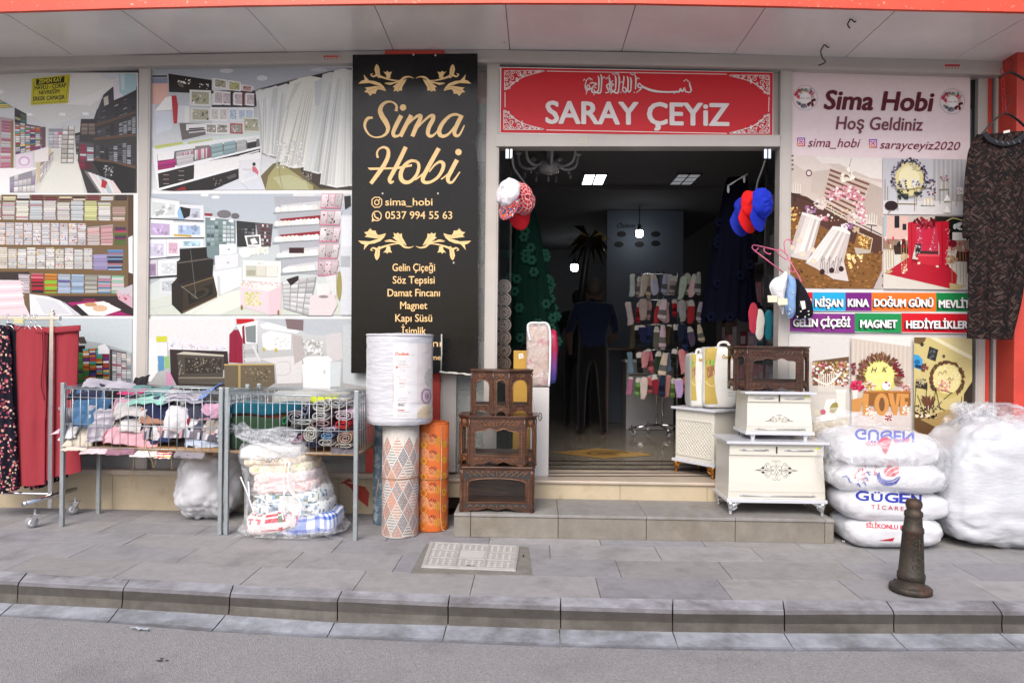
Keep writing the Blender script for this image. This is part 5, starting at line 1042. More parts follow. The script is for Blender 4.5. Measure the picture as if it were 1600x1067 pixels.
# ---------------------------------------------------------------- wire baskets on legs
def basket(label, FL, FR, BL, BR, ztl, nx, ncol, topgap=True):
    """FL.. are ground points; ztl = heights (floor, rim) at front-left and front-right"""
    t = thing('wire_basket', label, 'wire basket', (FL+FR)/2, 0, 'wire baskets under the left windows')
    (zf0, zr0), (zf1, zr1) = ztl
    legr = .014
    for P, zr_, dx in ((FL, zr0, 0), (FR, zr1, 0), (BL, zr0-.0, 0), (BR, zr1, 0)):
        mb = MB(); mb.box((P.x-legr, P.y-legr, 0), (P.x+legr, P.y+legr, zr_+.03)); o = mb.build('leg', STEEL, t, bevel=.002)
    B = lambda u, v, w: (FL.lerp(FR, u)).lerp(BL.lerp(BR, u), w) + Vector((0, 0, (zf0+(zf1-zf0)*u)*(1-v)+(zr0+(zr1-zr0)*u)*v))
    i0 = .03
    def panel(name, fn, n):
        mb = MB()
        for k in range(n+1): x = k/n; mb.tube([fn(x, 0), fn(x, .96)], .0031, 6)
        for v, r in ((0, .003), (.38, .0034), (.83, .0034), (.97, .0055), (1.0, .003)): mb.tube([fn(0, v), fn(1, v)], r, 6)
        for k in range(0, n-1, 2):  # looped tops
            x0, x1 = k/n, (k+1)/n; mb.tube(crom([fn(x0, .9), fn(x0+(x1-x0)*.1, .955), fn((x0+x1)/2, .975), fn(x1-(x1-x0)*.1, .955), fn(x1, .9)], 3), .0026, 6)
        mb.build(name, STEEL, t, smooth=True)
    o = .012
    off = (FR-FL).normalized()*.016
    panel('wire_panel', lambda u, v: B(u, v, .0)*1+Vector((0, -.006, 0))+off*(1-2*u), nx)
    panel('wire_panel', lambda u, v: B(u, v, 1)+Vector((0, .0, 0))+off*(1-2*u), nx)
    panel('wire_panel', lambda u, v: B(0, v, .03+u*.94), 12); panel('wire_panel', lambda u, v: B(1, v, .03+u*.94), 12)
    mb = MB(); dz = Vector((0, 0, -.012)); a = [B(0, 0, .02), B(1, 0, .02), B(1, 0, .98), B(0, 0, .98)]; mb.hexa([p+dz*1.2 for p in a]+[p+dz*.1 for p in a])
    mb.build('base_board', mat('chipboard', lin((196, 150, 96), .8), rough=.85, var=.2, vscale=30, bump=.2), t)
    return t, B
def gz(px, py): q = gnd(px, py); return Vector((q.x, q.y, 0))
F1, F2 = gz(97, 822), gz(344, 835); F3, F4 = gz(353.5, 835), gz(555, 844)
bk = lambda p, d: Vector((p.x+d*.07, p.y+d, 0))
D1 = .40
def hz(P, py, px): return at(px, py, P.y).z
zz1 = ((hz(F1, 697, 97), hz(F1, 604, 96)), (hz(F2, 704, 344), hz(F2, 612, 344)))
zz2 = ((hz(F3, 704, 353), hz(F3, 612, 353)), (hz(F4, 709, 555), hz(F4, 617, 555)))
b1, BX1 = basket('galvanised wire basket on four legs heaped with loose garments', F1, F2, bk(F1, D1), bk(F2, D1), zz1, 19, 5)
b2, BX2 = basket('galvanised wire basket on four legs holding rolled towels and folded cloth', F3, F4, bk(F3, D1+.1), bk(F4, D1+.14), zz2, 17, 5)
# loose garments: crumpled cloths heaped in the left basket
def cloth(name, label, cat, pos, size, rot, col, seed, amp=.03, drape=0, col2=None, group=None, nu=34, nv=26, freq=6, stripe=0):
    Mx = Matrix.Translation(Vector(pos)) @ Matrix.Rotation(rot[2], 4, 'Z') @ Matrix.Rotation(rot[0], 4, 'X') @ Matrix.Rotation(rot[1], 4, 'Y')
    mb = MB(); w, h = size
    def fn(u, v):
        x, y = (u-.5)*w, (v-.5)*h
        q = Vector((x, y, 0)); d = noise.noise_vector(q*freq+Vector((seed*5.1, seed, 0)))
        rg = abs(noise.noise(q*freq*1.8+Vector((seed*3.3, 2, 1))))
        edge = .012*noise.noise(Vector((u*6, v*6, seed)))
        z = amp*(d.z*1.5+rg*.7-.3)-drape*(abs(2*v-1)**2.5)*h*.4-drape*.3*(abs(2*u-1)**3)*w*.3
        return Mx @ Vector((x+d.x*amp*.5+edge, y+d.y*amp*.5+edge, z))
    cs = [lin(c, .85) for c in col] if isinstance(col, list) else [lin(col, .85)]
    def cf(i, j):
        if len(cs) == 1: return cs[0]
        if stripe: return cs[(j//stripe) % len(cs)]
        return cs[1] if (j >= nv-1 or i == 0) else cs[0]
    mb.grid(fn, nu, nv, colf=cf)
    o = mb.build(name, CLOTH, smooth=True, solid=.007)
    return tag(o, label, cat, group or 'garments heaped in the left basket')
def bpos(px, py, w, lift=4): # a point in the left basket seen at a picture point, w = 0 front .. 1 back
    y = (F1.y+F2.y)/2+.085+w*(D1-.13); return at(px, py-lift, y)
mb = MB()
def heap(u, v):
    p = BX1(u*.97+.015, 0, v*.74+.23); q = .13*(math.sin(math.pi*min(1, max(0, v)))**.5)*(math.sin(math.pi*u)**.35)
    h = .05+q*1.25+.05*nz((u*5, v*3, 0), 1, 4)+.03*abs(nz((u*14, v*8, 0), 1, 5)); return Vector((p.x, p.y, p.z+max(.006, h)))
hp = [(206,204,208),(170,166,176),(44,44,58),(190,196,206),(120,110,120),(214,206,196),(70,80,110),(200,150,160),(90,90,100)]
def hc(i, j): 
    k = int((nz((i*.16, j*.2, 0), 1, 9)+1)*8.5) % len(hp); return lin(hp[k], .85)
mb.grid(heap, 60, 22, colf=hc)
o = mb.build('garment_heap', CLOTH, smooth=True); tag(o, 'mixed heap of creased garments filling the left wire basket', 'garment heap', None, 'stuff')
CL = [  # name, label, px, py, depth, (w,h) m, rot, colour, amp, drape
 ('denim_garment', 'large faded denim blue garment at the left front of the heap', 144, 640, .1, (.26,.30), (1.15,.1,.1), (74,112,150), .035, .2),
 ('black_garment', 'black garment beside the denim one in the left basket', 175, 636, .22, (.16,.26), (1.2,0,-.1), (30,28,34), .035, .2),
 ('grey_garment', 'lavender grey garment along the top back of the heap', 172, 607, .75, (.36,.22), (.3,.1,.1), (176,172,184), .04, .3),
 ('navy_garment', 'navy garment on the top left of the heap', 146, 612, .45, (.30,.2), (.5,0,.1), (48,50,76), .04, .4),
 ('pink_garment', 'dusty pink garment near the middle top of the heap', 197, 628, .28, (.14,.2), (.9,.2,.2), (206,160,178), .035, .3),
 ('mint_garment', 'mint green garment lying across the top of the heap', 226, 626, .3, (.34,.14), (.55,-.05,.05), (150,206,192), .03, .3),
 ('teal_garment', 'teal garment behind the mint one on the heap', 232, 613, .6, (.30,.16), (.35,0,.1), (96,140,140), .035, .2),
 ('navy_garment', 'dark blue garment bunched in the middle of the heap', 236, 637, .2, (.3,.2), (.9,0,0), (44,50,84), .045, .2),
 ('grey_garment', 'striped grey garment folded along the right of the heap', 292, 622, .35, (.34,.16), (.4,.05,-.08), [(170,164,178),(120,116,130),(190,186,196)], .035, .3),
 ('shirt', 'stiff periwinkle blue shirt pieces on top right of the heap', 318, 617, .5, (.26,.2), (.5,-.25,-.4), (116,142,206), .02, .1),
 ('charcoal_garment', 'charcoal garment under the blue shirt in the left basket', 306, 641, .15, (.26,.16), (.9,0,-.1), (64,64,82), .045, .2),
 ('mauve_garment', 'mauve pink garment at the right end of the heap', 329, 646, .1, (.14,.12), (1.0,0,0), (206,160,186), .035, .2),
 ('grey_garment', 'pale grey striped garment standing left of centre against the wires', 158, 664, .03, (.17,.26), (1.2,.25,.15), [(184,178,188),(156,150,162),(196,192,200)], .035, .2),
 ('cream_garment', 'cream crumpled garment at the lower left front of the basket', 121, 684, .03, (.2,.15), (1.0,0,.05), (216,206,190), .04, .2),
 ('white_garment', 'off white crumpled garment at the left post of the basket', 108, 676, .05, (.14,.14), (1.0,.2,0), (214,212,214), .04, .2),
 ('grey_garment', 'pale beige grey garment spread over the centre front', 208, 642, .1, (.22,.16), (.9,-.15,.1), (204,200,198), .04, .3),
 ('brown_garment', 'tan brown garment with folded back edge at the centre front', 244, 652, .04, (.24,.13), (1.0,.15,0), [(176,132,112),(206,190,180)], .03, .3),
 ('white_towel', 'large white towel curving down at the right front of the basket', 290, 658, .02, (.26,.2), (1.0,.45,-.1), (240,238,242), .035, .5),
 ('red_garment', 'dark red scrap of garment under the white towel', 283, 666, .06, (.12,.14), (1.1,0,0), (150,36,60), .04, .2),
 ('pink_towel', 'long pink towel with a red edge along the front of the basket', 208, 683, .01, (.38,.16), (.95,.2,-.05), [(232,178,188),(206,70,90)], .025, .3),
 ('white_garment', 'white garment bunched above the pink towel', 205, 668, .06, (.14,.11), (1.0,0,.2), (236,232,230), .04, .2),
 ('navy_garment', 'navy garment bunched low at the centre of the basket', 243, 681, .05, (.26,.14), (1.0,0,0), (40,56,96), .045, .2),
 ('white_garment', 'white frilled garment below the brown one', 254, 676, .0, (.13,.13), (1.05,.1,.3), (238,236,236), .035, .3),
 ('blue_garment', 'pale blue garment at the lower right corner of the basket', 317, 692, .0, (.26,.11), (1.0,0,0), (196,210,232), .04, .2),
 ('black_garment', 'black garment at the lower right under the white towel', 291, 694, .05, (.18,.14), (1.1,0,0), (34,32,40), .045, .2),
 ('beige_garment', 'beige grey garment at the right post of the basket', 334, 668, .05, (.1,.18), (1.1,0,0), (176,166,160), .04, .2),
 ('olive_garment', 'olive brown garment crumpled beside the pale striped one', 186, 668, .06, (.16,.13), (1.0,.3,.1), (150,136,120), .045, .2),
 ('dark_garment', 'black fluffy garment standing up at the back of the heap', 217, 600, .9, (.13,.12), (.9,0,0), [(34,30,34),(220,214,208)], .04, .2),
 ('magenta_garment', 'narrow magenta garment edge near the top of the heap', 206, 616, .4, (.2,.06), (.4,0,.02), (190,60,110), .02, .1),
 ('garment', 'grey marled garment at the left end against the side wires', 116, 652, .3, (.16,.2), (.9,.3,.6), (150,146,156), .045, .2),
]
for i, (n, l, px, py, d, sz, rt, c, am, dr) in enumerate(CL): cloth(n, l, n.split('_')[-1], bpos(px, py, d), sz, rt, c, i+1, am, dr, stripe=2 if isinstance(c, list) and len(c) == 3 else 0)
# thin layers hanging out below the front wires
LO = [('cream','cream cloth layer sticking out under the left front of the basket',120,698,.2,(214,200,186)),('pink','pale pink cloth layer hanging out under the basket front',158,701,.26,(226,196,200)),('mauve','mauve and wine striped layer under the basket front',200,703,.24,(150,110,126)),('white','white frayed layer hanging out at the basket middle',236,704,.2,(228,224,224)),('printed','white cloth with pink and red print hanging below the basket',268,706,.13,[(238,226,226),(214,60,90),(236,220,120)]),('grey','grey layer pressed under the right front of the basket',310,704,.22,(140,134,140))]
for i, (n, l, px, py, w, c) in enumerate(LO):
    q = bpos(px, py, 0, 0); q.y = F1.y+(F2.y-F1.y)*(px-97)/248-.012
    cloth(n+'_cloth', l, 'cloth', q, (w, .05), (.75+.1*(i % 3), 0, -.06), c, 60+i, .012, .3, stripe=1 if isinstance(c, list) else 0, nu=26, nv=8)
mb = MB(); q = bpos(82, 680, 0); mb.grid(lambda u, v: Vector((q.x+.0+u*.07, q.y-.03+.01*v, q.z-.012+.03*u+(v-.5)*.035*u)), 6, 4, col=lin((232, 190, 200), .85)); tag(mb.build('pink_cloth', CLOTH, solid=.004), 'tip of pink cloth poking out past the left post of the basket', 'cloth')
# loose strings hanging from the basket
STR = mat('jute', lin((150, 120, 84), .8), rough=.9)
for s, pts in (('long jute string hanging below the basket near its middle', ((210,699),(209,715),(208,730),(204,745),(206,753))), ('looped jute string hanging over the front wires', ((240,680),(228,690),(232,706),(238,722),(240,731),(244,718),(245,714))), ('short jute string hanging right of the loop', ((268,708),(268,720),(269,734)))):
    mb = MB(); mb.tube(crom([at(a, b, F1.y+(F2.y-F1.y)*(a-97)/248-.022) for a, b in pts], 5), .0028, 6); tag(mb.build('string', STR, smooth=True), s, 'string')
# ---------------------------------------------------------------- right basket: rolled and folded towels
def towel_roll(label, px, py, w, h, col, turns=2.2, depth=.3, edge=(226, 222, 216), seed=0, rot=0, yo=.02):
    y0 = F3.y+(F4.y-F3.y)*(px-353)/202+yo; c = at(px, py, y0); k = (y0+DCAM)/F; a, b = w*k/2, h*k/2; th = min(a, b)/(turns+.9)*.8
    mb = MB(); n = int(22*turns); pts = []
    for i in range(n+1):
        t = i/n; an = 6.283*turns*t+rot; r = (.16+.84*t); s = abs(math.cos(an)); 
        cx, cz = math.copysign(abs(math.cos(an))**.75, math.cos(an)), math.copysign(abs(math.sin(an))**.85, math.sin(an))
        pts.append((c.x+cx*(a-th/2)*r, c.z+cz*(b-th/2)*r))
    vs = []; 
    for i, (x, z) in enumerate(pts):
        x0, z0 = pts[max(i-1, 0)]; x1, z1 = pts[min(i+1, n)]; l = math.hypot(x1-x0, z1-z0) or 1; nx_, nz_ = -(z1-z0)/l*th/2, (x1-x0)/l*th/2
        for d in (0, .012, depth*.5, depth):
            wv = .004*noise.noise(Vector((x*30, z*30, d*9+seed))); 
            sh = .6 if d == 0 else 1
            for s in (-1, 1): vs.append(Vector((x+nx_*s*sh, y0+d+wv*2, z+nz_*s*sh)))
    fs = []; cs = []; ec, cc = lin([e*.6+c_*.4 for e, c_ in zip(edge, col)], .55), lin(col, .8)
    for i in range(n):
        o, p = i*8, (i+1)*8
        fs.append((o, o+1, p+1, p)); cs.append(ec)
        for d in range(3):
            e = ec if d == 0 else cc
            fs.append((o+2*d, p+2*d, p+2*d+2, o+2*d+2)); fs.append((o+2*d+1, o+2*d+3, p+2*d+3, p+2*d+1)); cs += [e, e] if d == 0 else [cc, cc]
    for q in (0, n*8): fs.append((q, q+2, q+3, q+1)); fs.append((q+2, q+4, q+5, q+3)); fs.append((q+4, q+6, q+7, q+5)); cs += [ec, cc, cc]
    for f, cl in zip(fs, cs): mb.f.append(list(f)); mb.c.append(cl)
    mb.v = vs; mb.any = True
    tag(mb.build('rolled_towel', CLOTH, smooth=True), label, 'towel', 'rolled towels in the right basket')
def bolt(label, px0, px1, py, h, col, dep, seed, nm='folded_cloth'):
    y0 = F3.y+.03+dep; a, b = at(px0, py, y0), at(px1, py, y0); r = h*(y0+DCAM)/F/2; mb = MB()
    def disp(p, u, v): return p+Vector((0, 0, 0))+noise.noise_vector(p*Vector((1, 1, 1)).length*3+Vector((seed, 0, 0)))*.012+Vector((0, 0, .006*math.sin(p.x*20+seed)))
    mb.blob((a+b)/2, ((b.x-a.x)/2, r*1.7, r), .35, .5, 40, 16, disp=disp, col=lin(col, .85)); tag(mb.build(nm, CLOTH, smooth=True), label, 'cloth', 'folded cloth in the right basket')
bolt('dark green folded cloth at the bottom left of the right basket', 352, 447, 686, 27, (38,58,42), .1, 1); bolt('moss green folded cloth above the dark one in the right basket', 354, 452, 661, 24, (46,70,48), .1, 2); bolt('rust brown folded cloth between green and teal ones', 360, 470, 648, 13, (112,62,48), .1, 3); bolt('teal rolled cloth on top of the left stack in the right basket', 360, 474, 637, 19, (28,96,116), .08, 4)
for a in (('navy and white rolled towel end at the top of the centre stack', 475, 641, 17, 24, (50,54,96), 1.3, .26, (190,194,214)), ('green rolled cloth loop beside the green stack', 443, 656, 8, 19, (40,140,90), 1, .2, (60,160,110)),
 ('cream rolled towel below the lime one', 501, 634, 36, 22, (226,222,214), 2.2), ('cream and grey folded towel behind the lime one', 525, 630, 30, 18, (206,202,196), 2), ('navy striped rolled towel left of centre', 462, 652, 36, 22, (60,58,84), 2.4), ('pale mint folded towel end under the striped one', 473, 660, 34, 10, (206,222,216), 1.4),
 ('white folded towel end in the centre row', 500, 650, 32, 16, (222,218,216), 2), ('maroon rolled towel end in the centre row', 502, 662, 34, 13, (120,40,56), 1.6), ('pink and lilac folded towel at the upper right of the basket', 536, 650, 34, 18, (226,190,214), 2.4), ('red rolled towel end at the right of the basket', 536, 663, 29, 15, (214,40,44), 1.8, .3, (230,70,66)),
 ('navy rolled towel with a pink centre at the lower left', 454, 682, 34, 26, (40,40,70), 2, .3, (216,200,206)), ('pink soft towel tucked into the navy roll', 461, 687, 24, 13, (226,140,180), 1.2, .2, (236,170,200)), ('cream spiral towel at the lower centre', 485, 678, 25, 26, (220,214,204), 2.8), ('lilac folded towel above the blue one', 512, 672, 30, 9, (196,180,216), 1.4), ('sky blue rolled towel at the lower right of centre', 512, 681, 26, 11, (120,166,216), 1.8, .3, (150,190,226)), ('grey cream folded towel below the blue one', 509, 691, 30, 13, (196,192,190), 2), ('rust rolled towel at the lower right post', 539, 685, 27, 20, (176,110,80), 2.6), ('beige folded towel under the rust roll', 538, 697, 30, 9, (206,198,180), 1.5),
 ('navy folded towel on the basket floor at centre', 487, 695, 40, 10, (44,48,84), 1.3, .3, (60,64,100)), ('white folded towel on the basket floor beside the navy one', 462, 698, 28, 8, (232,230,232), 1.3)):
    towel_roll(*a, seed=a[1])
bolt('lime green rolled towel on top of the right basket', 486, 531, 622, 12, (206,216,60), .06, 6, 'rolled_towel')
bolt('grey folded towels along the back of the right basket', 430, 548, 625, 30, (176,176,170), .36, 8)
cloth('folded_cloth', 'charcoal folded cloth on the floor at the right end of the basket', 'cloth', at(535, 703, F4.y+.04), (.16, .05), (.9, 0, 0), (110, 104, 112), 77, .012, .2, group='folded cloth in the right basket')
# ---------------------------------------------------------------- sacks and bags
FIBRE = mat('white_sack_film', lin((234, 235, 240), .7), rough=.3, spec=.5, var=.04, vscale=14, bump=.35, bscale=22, coat=.3)
STRETCH = mat('stretch_film', lin((230, 233, 240), .66), rough=.24, spec=.6, var=.06, vscale=9, bump=.4, bscale=12, bstretch=(1.6, 1.6, 4), coat=.4)
FILM = film_mat('clear_film', lo=.08, hi=.34, scale=16); FILM2 = film_mat('milky_film', col=(.74, .76, .8), lo=.1, hi=.42, scale=12)
def creased(seed, amp, fq=6):
    def d(p, u, v):
        r = abs(noise.noise(p*fq*1.7+Vector((seed*3.1, 1, seed)))); r2 = abs(noise.noise(p*fq*4+Vector((seed, 4, 2))))
        k = noise.noise(p*fq*.45+Vector((seed*2.7, 0, 0)))
        n = p.normalized() if p.length else p
        return p+n*(amp*(1.1*k-1.3*(.35-r)*.6-.45*(.3-r2)*.6))
    return d
def sack(name, label, cat, c, rad, seed, M=None, mt=FIBRE, amp=.03, e1=.55, e2=.5, fq=6, group=None):
    mb = MB(); mb.blob(c, rad, e1, e2, 84, 48, M=M, disp=creased(seed, amp, fq)); o = mb.build(name, mt, smooth=True)
    return tag(o, label, cat, group), mb
def bvh_of(mb):
    return BVHTree.FromPolygons([tuple(v) for v in mb.v], [tuple(f) for f in mb.f])
def on_surface(bv, Y0, lift=.003):
    """print mapper: shoots along the line of a picture point onto a surface near depth Y0"""
    def f(u, v, d):
        r = ray(u, v).normalized(); h = bv.ray_cast(CAM, r)
        if h[0] is None: h = bv.find_nearest(at(u, v, Y0+lift))
        return h[0]-r*(lift+d)
    return f
# round white roll bag under the left basket
y0 = -.42; a = at(309, 772, y0); k = (y0+DCAM)/F
sack('roll_sack', 'round white plastic sack lying end-on under the left wire basket', 'sack', (a.x+.02, y0+.28, 61*k), (50*k, .36, 60*k), 3, amp=.055, e1=.75, e2=.62, mt=FIBRE, fq=9)
# four stacked pillow-filling sacks
GY = -.62; kk = (GY+DCAM)/F; BL, RD = (38, 52, 168), (208, 40, 60)
sacks = [(1376, 821, 76, 26, 'white filling sack with red lettering at the bottom of the pile', 0), (1379, 781, 83, 26, 'white filling sack second from the ground with big blue letters', .06), (1375, 742, 84, 25, 'white filling sack with red and blue flame emblem, third from the ground', -.04), (1370, 697, 82, 29, 'white filling sack on top of the pile with upside down faded print', .05)]
smb = []
for i, (px, py, hw, hh, l, rz) in enumerate(sacks):
    c = at(px, py, GY+.06); c.y = GY+.02+.025*i; s, mb_ = sack('filling_sack', l, 'sack', c, (hw*kk*.98, .27, hh*kk*1.0), 11+i, Matrix.Rotation(rz, 4, 'Z')@Matrix.Rotation(-.02+.03*(i % 2), 4, 'Y'), amp=.03, e1=.72, e2=.42, fq=6, group='filling sacks piled by the step'); smb.append((s, mb_))
def prt(i):
    p = Pic(mapf=on_surface(bvh_of(smb[i][1]), GY-.2, .0035), k=.8); p.ml = 5; return p
p = prt(0); p.xf(1260, 640, 3.335)
p.text('SİLİKONLU ELYAF', 312, 612, 22, RD, w=262, bold=.03, slope=.06); p.poly([(375,682),(460,666),(450,684)], (190,30,46)); p.build('print', smb[0][0], PRINTM)
p = prt(1); p.xf(1260, 640, 3.335); 
for i_, (ch, x, w, y) in enumerate((('G',258,66,470),('Ü',340,56,476),('G',410,68,480),('E',486,52,484),('N',548,50,488))): p.text(ch, x, y, 48 if ch != 'Ü' else 40, BL, w=w, bold=.03, slope=.05)
p.text('TİCARET', 338, 514, 20, RD, w=200, spacing=1.4, slope=.07); p.build('print', smb[1][0], PRINTM)
p = prt(2); p.xf(1260, 640, 3.335)
p.line([(376,328),(374,352),(392,376),(430,388),(468,376),(490,346)], [4,16,20,18,14,3], BL, 6); p.line([(380,322),(386,350),(412,370),(450,368),(482,348)], [2,8,10,8,2], BL, 6)
p.poly([(408,340),(404,316),(420,296),(446,282),(476,274),(470,290),(440,300),(420,318)], RD); p.poly([(412,344),(424,322),(446,306),(480,296),(484,310),(452,322),(430,346)], (226,90,90)); p.poly([(432,350),(450,330),(484,318),(482,328),(458,346)], RD)
p.text('ELYAF', 364, 342, 15, RD, w=10); 
for x, y, t in ((300,290,.2),(290,262,.1),(276,240,.1),(318,330,.3),(312,360,.3),(300,384,.2),(270,392,.1)): p.line([(x-8,y),(x,y-7),(x+8,y+5),(x+12,y+12)], [3,8,7,3], BL, 3)
p.line([(186,350),(206,345),(220,358),(226,374),(242,380)], [3,9,9,8,3], BL, 5); p.specks(250, 300, 340, 370, 26, [(214,90,110),(226,130,140)], (3, 7), 7)
for k_, ch in enumerate('ELYAF'): p.text(ch, 354, 340-k_*14, 12, RD, w=14, bold=.02)
p.build('print', smb[2][0], PRINTM)
p = prt(3); p.xf(1260, 640, 3.335); FB = (120, 130, 206)
def flip(t, x0, x1, y, h, c, sl):   # print turned upside down
    vs, fs = glyphs(t, 0); a0 = min(q[0] for q in vs); a1 = max(q[0] for q in vs)
    for dx, dy in ((0,0),(2,0),(-2,0),(0,2),(0,-2),(1.5,1.5),(-1.5,-1.5)):
        p.n += 1; p.emit([(x0+(q[0]-a0)/(a1-a0)*(x1-x0)+dx, y+q[1]/CAPH*h+dy+sl*((q[0]-a0)/(a1-a0)*(x1-x0))) for q in vs], fs, c)
flip('GÜGEN', 254, 560, 100, 52, FB, .05); p.text('SİLİKONLU', 310, 188, 20, (232,150,160), w=120, bold=.02, slope=-.06); p.text('ELYAF', 462, 172, 20, (226,110,130), w=76, bold=.02, slope=-.06)
p.poly([(372,168),(392,148),(420,140),(444,160),(430,200),(412,234),(396,206)], (222,100,116)); p.line([(384,170),(410,180),(440,164)], [2,6,2], (240,190,196), 4); p.line([(376,164),(420,130),(460,156)], [3,12,3], FB, 5); p.build('print', smb[3][0], PRINTM)
# loose clear film hanging round the pile
mb = MB(); c = at(1372, 742, GY); mb.blob((c.x-.01, GY+.03, c.z+.1), (.42, .31, .22), .7, .5, 70, 44, disp=creased(31, .07, 5)); 
q0, q1 = at(1290, 668, GY-.05), at(1450, 668, GY-.05)
def tuft(u, v): 
    p_ = q0.lerp(q1, u); d = noise.noise_vector(Vector((u*5, v*4, 3)))*.07; hgt = .16*math.sin(math.pi*min(1, u*1.3))**.7*(1-.4*u)
    return p_+Vector((d.x*v, .1+.26*v+d.y, -.05+hgt*v+abs(d.z)*v))
mb.grid(tuft, 40, 18)
tag(mb.build('plastic_film', FILM, smooth=True), 'crumpled clear plastic film wrapped round the pile of filling sacks', 'plastic film')
# big sack at the right edge: fibre core, wrapped in film with a crumpled neck
BY = -.52; kb_ = (BY+DCAM)/F
t = thing('big_sack', 'huge bulging white sack wrapped in shiny film at the right edge', 'sack', (at(1560, 850, BY).x, BY, 0))
mb = MB(); c = at(1572, 762, BY)
def bigd(p, u, v):
    q = creased(41, .045, 4)(p, u, v); z = (p.z+.45)/.9
    q.x *= 1.06-.3*max(0, z-.45); q.x += .0; 
    w = .006*math.sin(p.z*60+9*noise.noise(p*4)+p.x*10)
    return q+Vector((0, w*.6, 0))
mb.blob((c.x+.05, BY, .445), (.585, .37, .45), .5, .48, 110, 80, disp=bigd); o = mb.build('fibre_body', STRETCH, t, smooth=True)
mb = MB(); mb.blob((c.x-.02, BY+.02, .80), (.40, .3, .17), .8, .7, 90, 44, disp=creased(44, .07, 7)); mb.build('film_shoulder', FILM2, t, smooth=True)
mb = MB(); q = at(1528, 668, BY)
def neck(u, v):
    a = 6.283*u; r = (.19-.15*v**.6+.16*max(0, v-.55))*(1+.35*noise.noise(Vector((math.cos(a)*2.4, math.sin(a)*2.4, v*3))))
    d = noise.noise_vector(Vector((math.cos(a)*4, math.sin(a)*4, v*6+3)))*.06
    return Vector((q.x+r*1.2*math.cos(a)-.03*v, BY+r*.7*math.sin(a), q.z-.06+.22*v))+d*(.4+v)
mb.grid(neck, 70, 30, wu=True); mb.build('film_neck', FILM2, t, smooth=True)
mb = MB(); q2 = at(1590, 700, BY)
mb.blob((q2.x+.02, BY+.03, q2.z), (.2, .2, .09), .8, .8, 60, 30, disp=creased(47, .06, 8)); mb.build('film_fold', FILM2, t, smooth=True)
# tufts of fibre on the pavement
for i, (px, py, r, l) in enumerate(((1352, 845, .021, 'tuft of white fibre on the paving below the sack pile'), (1318, 847, .009, 'tiny white fibre scrap by the end of the step'), (1451, 853, .015, 'flat tuft of white fibre between the sacks and big sack'))):
    g_ = gz(px, py); mb = MB()
    for k_ in range(14): d = Vector((rnd.uniform(-1, 1), rnd.uniform(-1, 1), rnd.uniform(0, 1.1)))*r*.8; mb.blob(g_+d+Vector((0, 0, r*.35)), (r*.5, r*.4, r*.4), 1, 1, 9, 6, disp=lambda p_, u, v: p_*(1+.5*noise.noise(p_*160+d*90)))
    tag(mb.build('fibre_tuft', mat('fibre', (.8, .8, .82), rough=.95), smooth=True), l, 'litter', 'white fibre scraps on the paving')
# clear bag of folded textiles in front of the right basket
QY = -.86; kq = (QY+DCAM)/F
def wob_slab(name, label, px0, px1, py0, py1, pal, seed, mt=CLOTH, tilt=0, dy=.0, check=0, depth=.19):
    a, b = at(px0, (py0+py1)/2, QY), at(px1, (py0+py1)/2, QY); h = (py1-py0)*kq/2*1.3; w = (b.x-a.x)/2; q = random.Random(seed); mb = MB(); nu, nv = 90, 26
    def disp(p, u, v):
        n_ = noise.noise_vector(p*9+Vector((seed, 0, 0)))*.012; rg = abs(noise.noise(p*26+Vector((seed, 0, 0))))*.010
        return p+n_+Vector((0, 0, tilt*p.x))+Vector((0, -rg, .004*math.sin(p.x*50+seed)))
    o = len(mb.v); mb.blob(((a.x+b.x)/2, QY+depth+.02+dy, a.z), (w, depth, h), .5, .45, nu, nv, disp=disp)
    cs = [lin(c, .85) for c in pal]; mb.any = True
    for i in range(len(mb.c)):
        u, v = i//nv, i % nv
        if check: mb.c[i] = cs[((u//check) % 2)+((v//max(1, check)) % 2)]
        else:
            x = noise.noise(Vector((u*.42, v*.55, seed))); mb.c[i] = cs[0] if x < .12 else cs[1+int(q.random()*(len(cs)-1))]
    o = mb.build(name, mt, smooth=True); return tag(o, label, 'textile', 'folded textiles in the clear bag')
TX = [('folded_textile','blue gingham textile bulging at the bottom right of the clear bag',412,520,806,836,[(244,244,248),(150,170,224),(66,96,196)],1,.12,0,2),
 ('folded_textile','red and white patterned textile at the bottom left of the clear bag',378,470,800,832,[(236,230,228),(206,50,70),(206,50,70),(90,120,90)],2,.25,-.02,0),
 ('folded_textile','white textile with small blue motifs, lower one in the bag',384,508,786,808,[(226,230,228),(110,150,190),(90,100,110),(226,230,228)],3,.03,0,0),
 ('folded_textile','white textile with blue leaf motifs, upper one in the bag',392,502,769,790,[(230,232,228),(120,170,206),(110,130,110),(80,100,120)],4,.06,.01,0),
 ('folded_textile','pink floral textile under the lighter pink one in the bag',386,488,754,772,[(240,224,220),(226,140,150),(236,180,180),(190,190,150)],5,.05,.0,0),
 ('folded_textile','pale pink frilled textile in the middle of the bag',388,484,738,757,[(244,228,226),(240,190,190),(246,236,230)],6,.06,.01,0),
 ('folded_textile','yellow and green floral textile near the top of the bag',378,480,723,742,[(242,232,206),(226,206,96),(150,190,90),(236,190,170)],7,.07,.02,0),
 ('folded_textile','cream gingham textile below the white one in the bag',372,476,714,728,[(244,234,214),(236,214,184),(222,196,160)],8,.1,.01,2),
 ('folded_textile','white folded textile with black print on top in the bag',366,468,699,718,[(242,240,236),(242,240,236)],9,.06,.0,0)]
for (n, l, x0, x1, y0_, y1_, pal, sd, tl, dy, ck) in TX: last = wob_slab(n, l, x0, x1, y0_, y1_, pal, sd, tilt=-tl if 0 else tl*.6, dy=dy, check=ck)
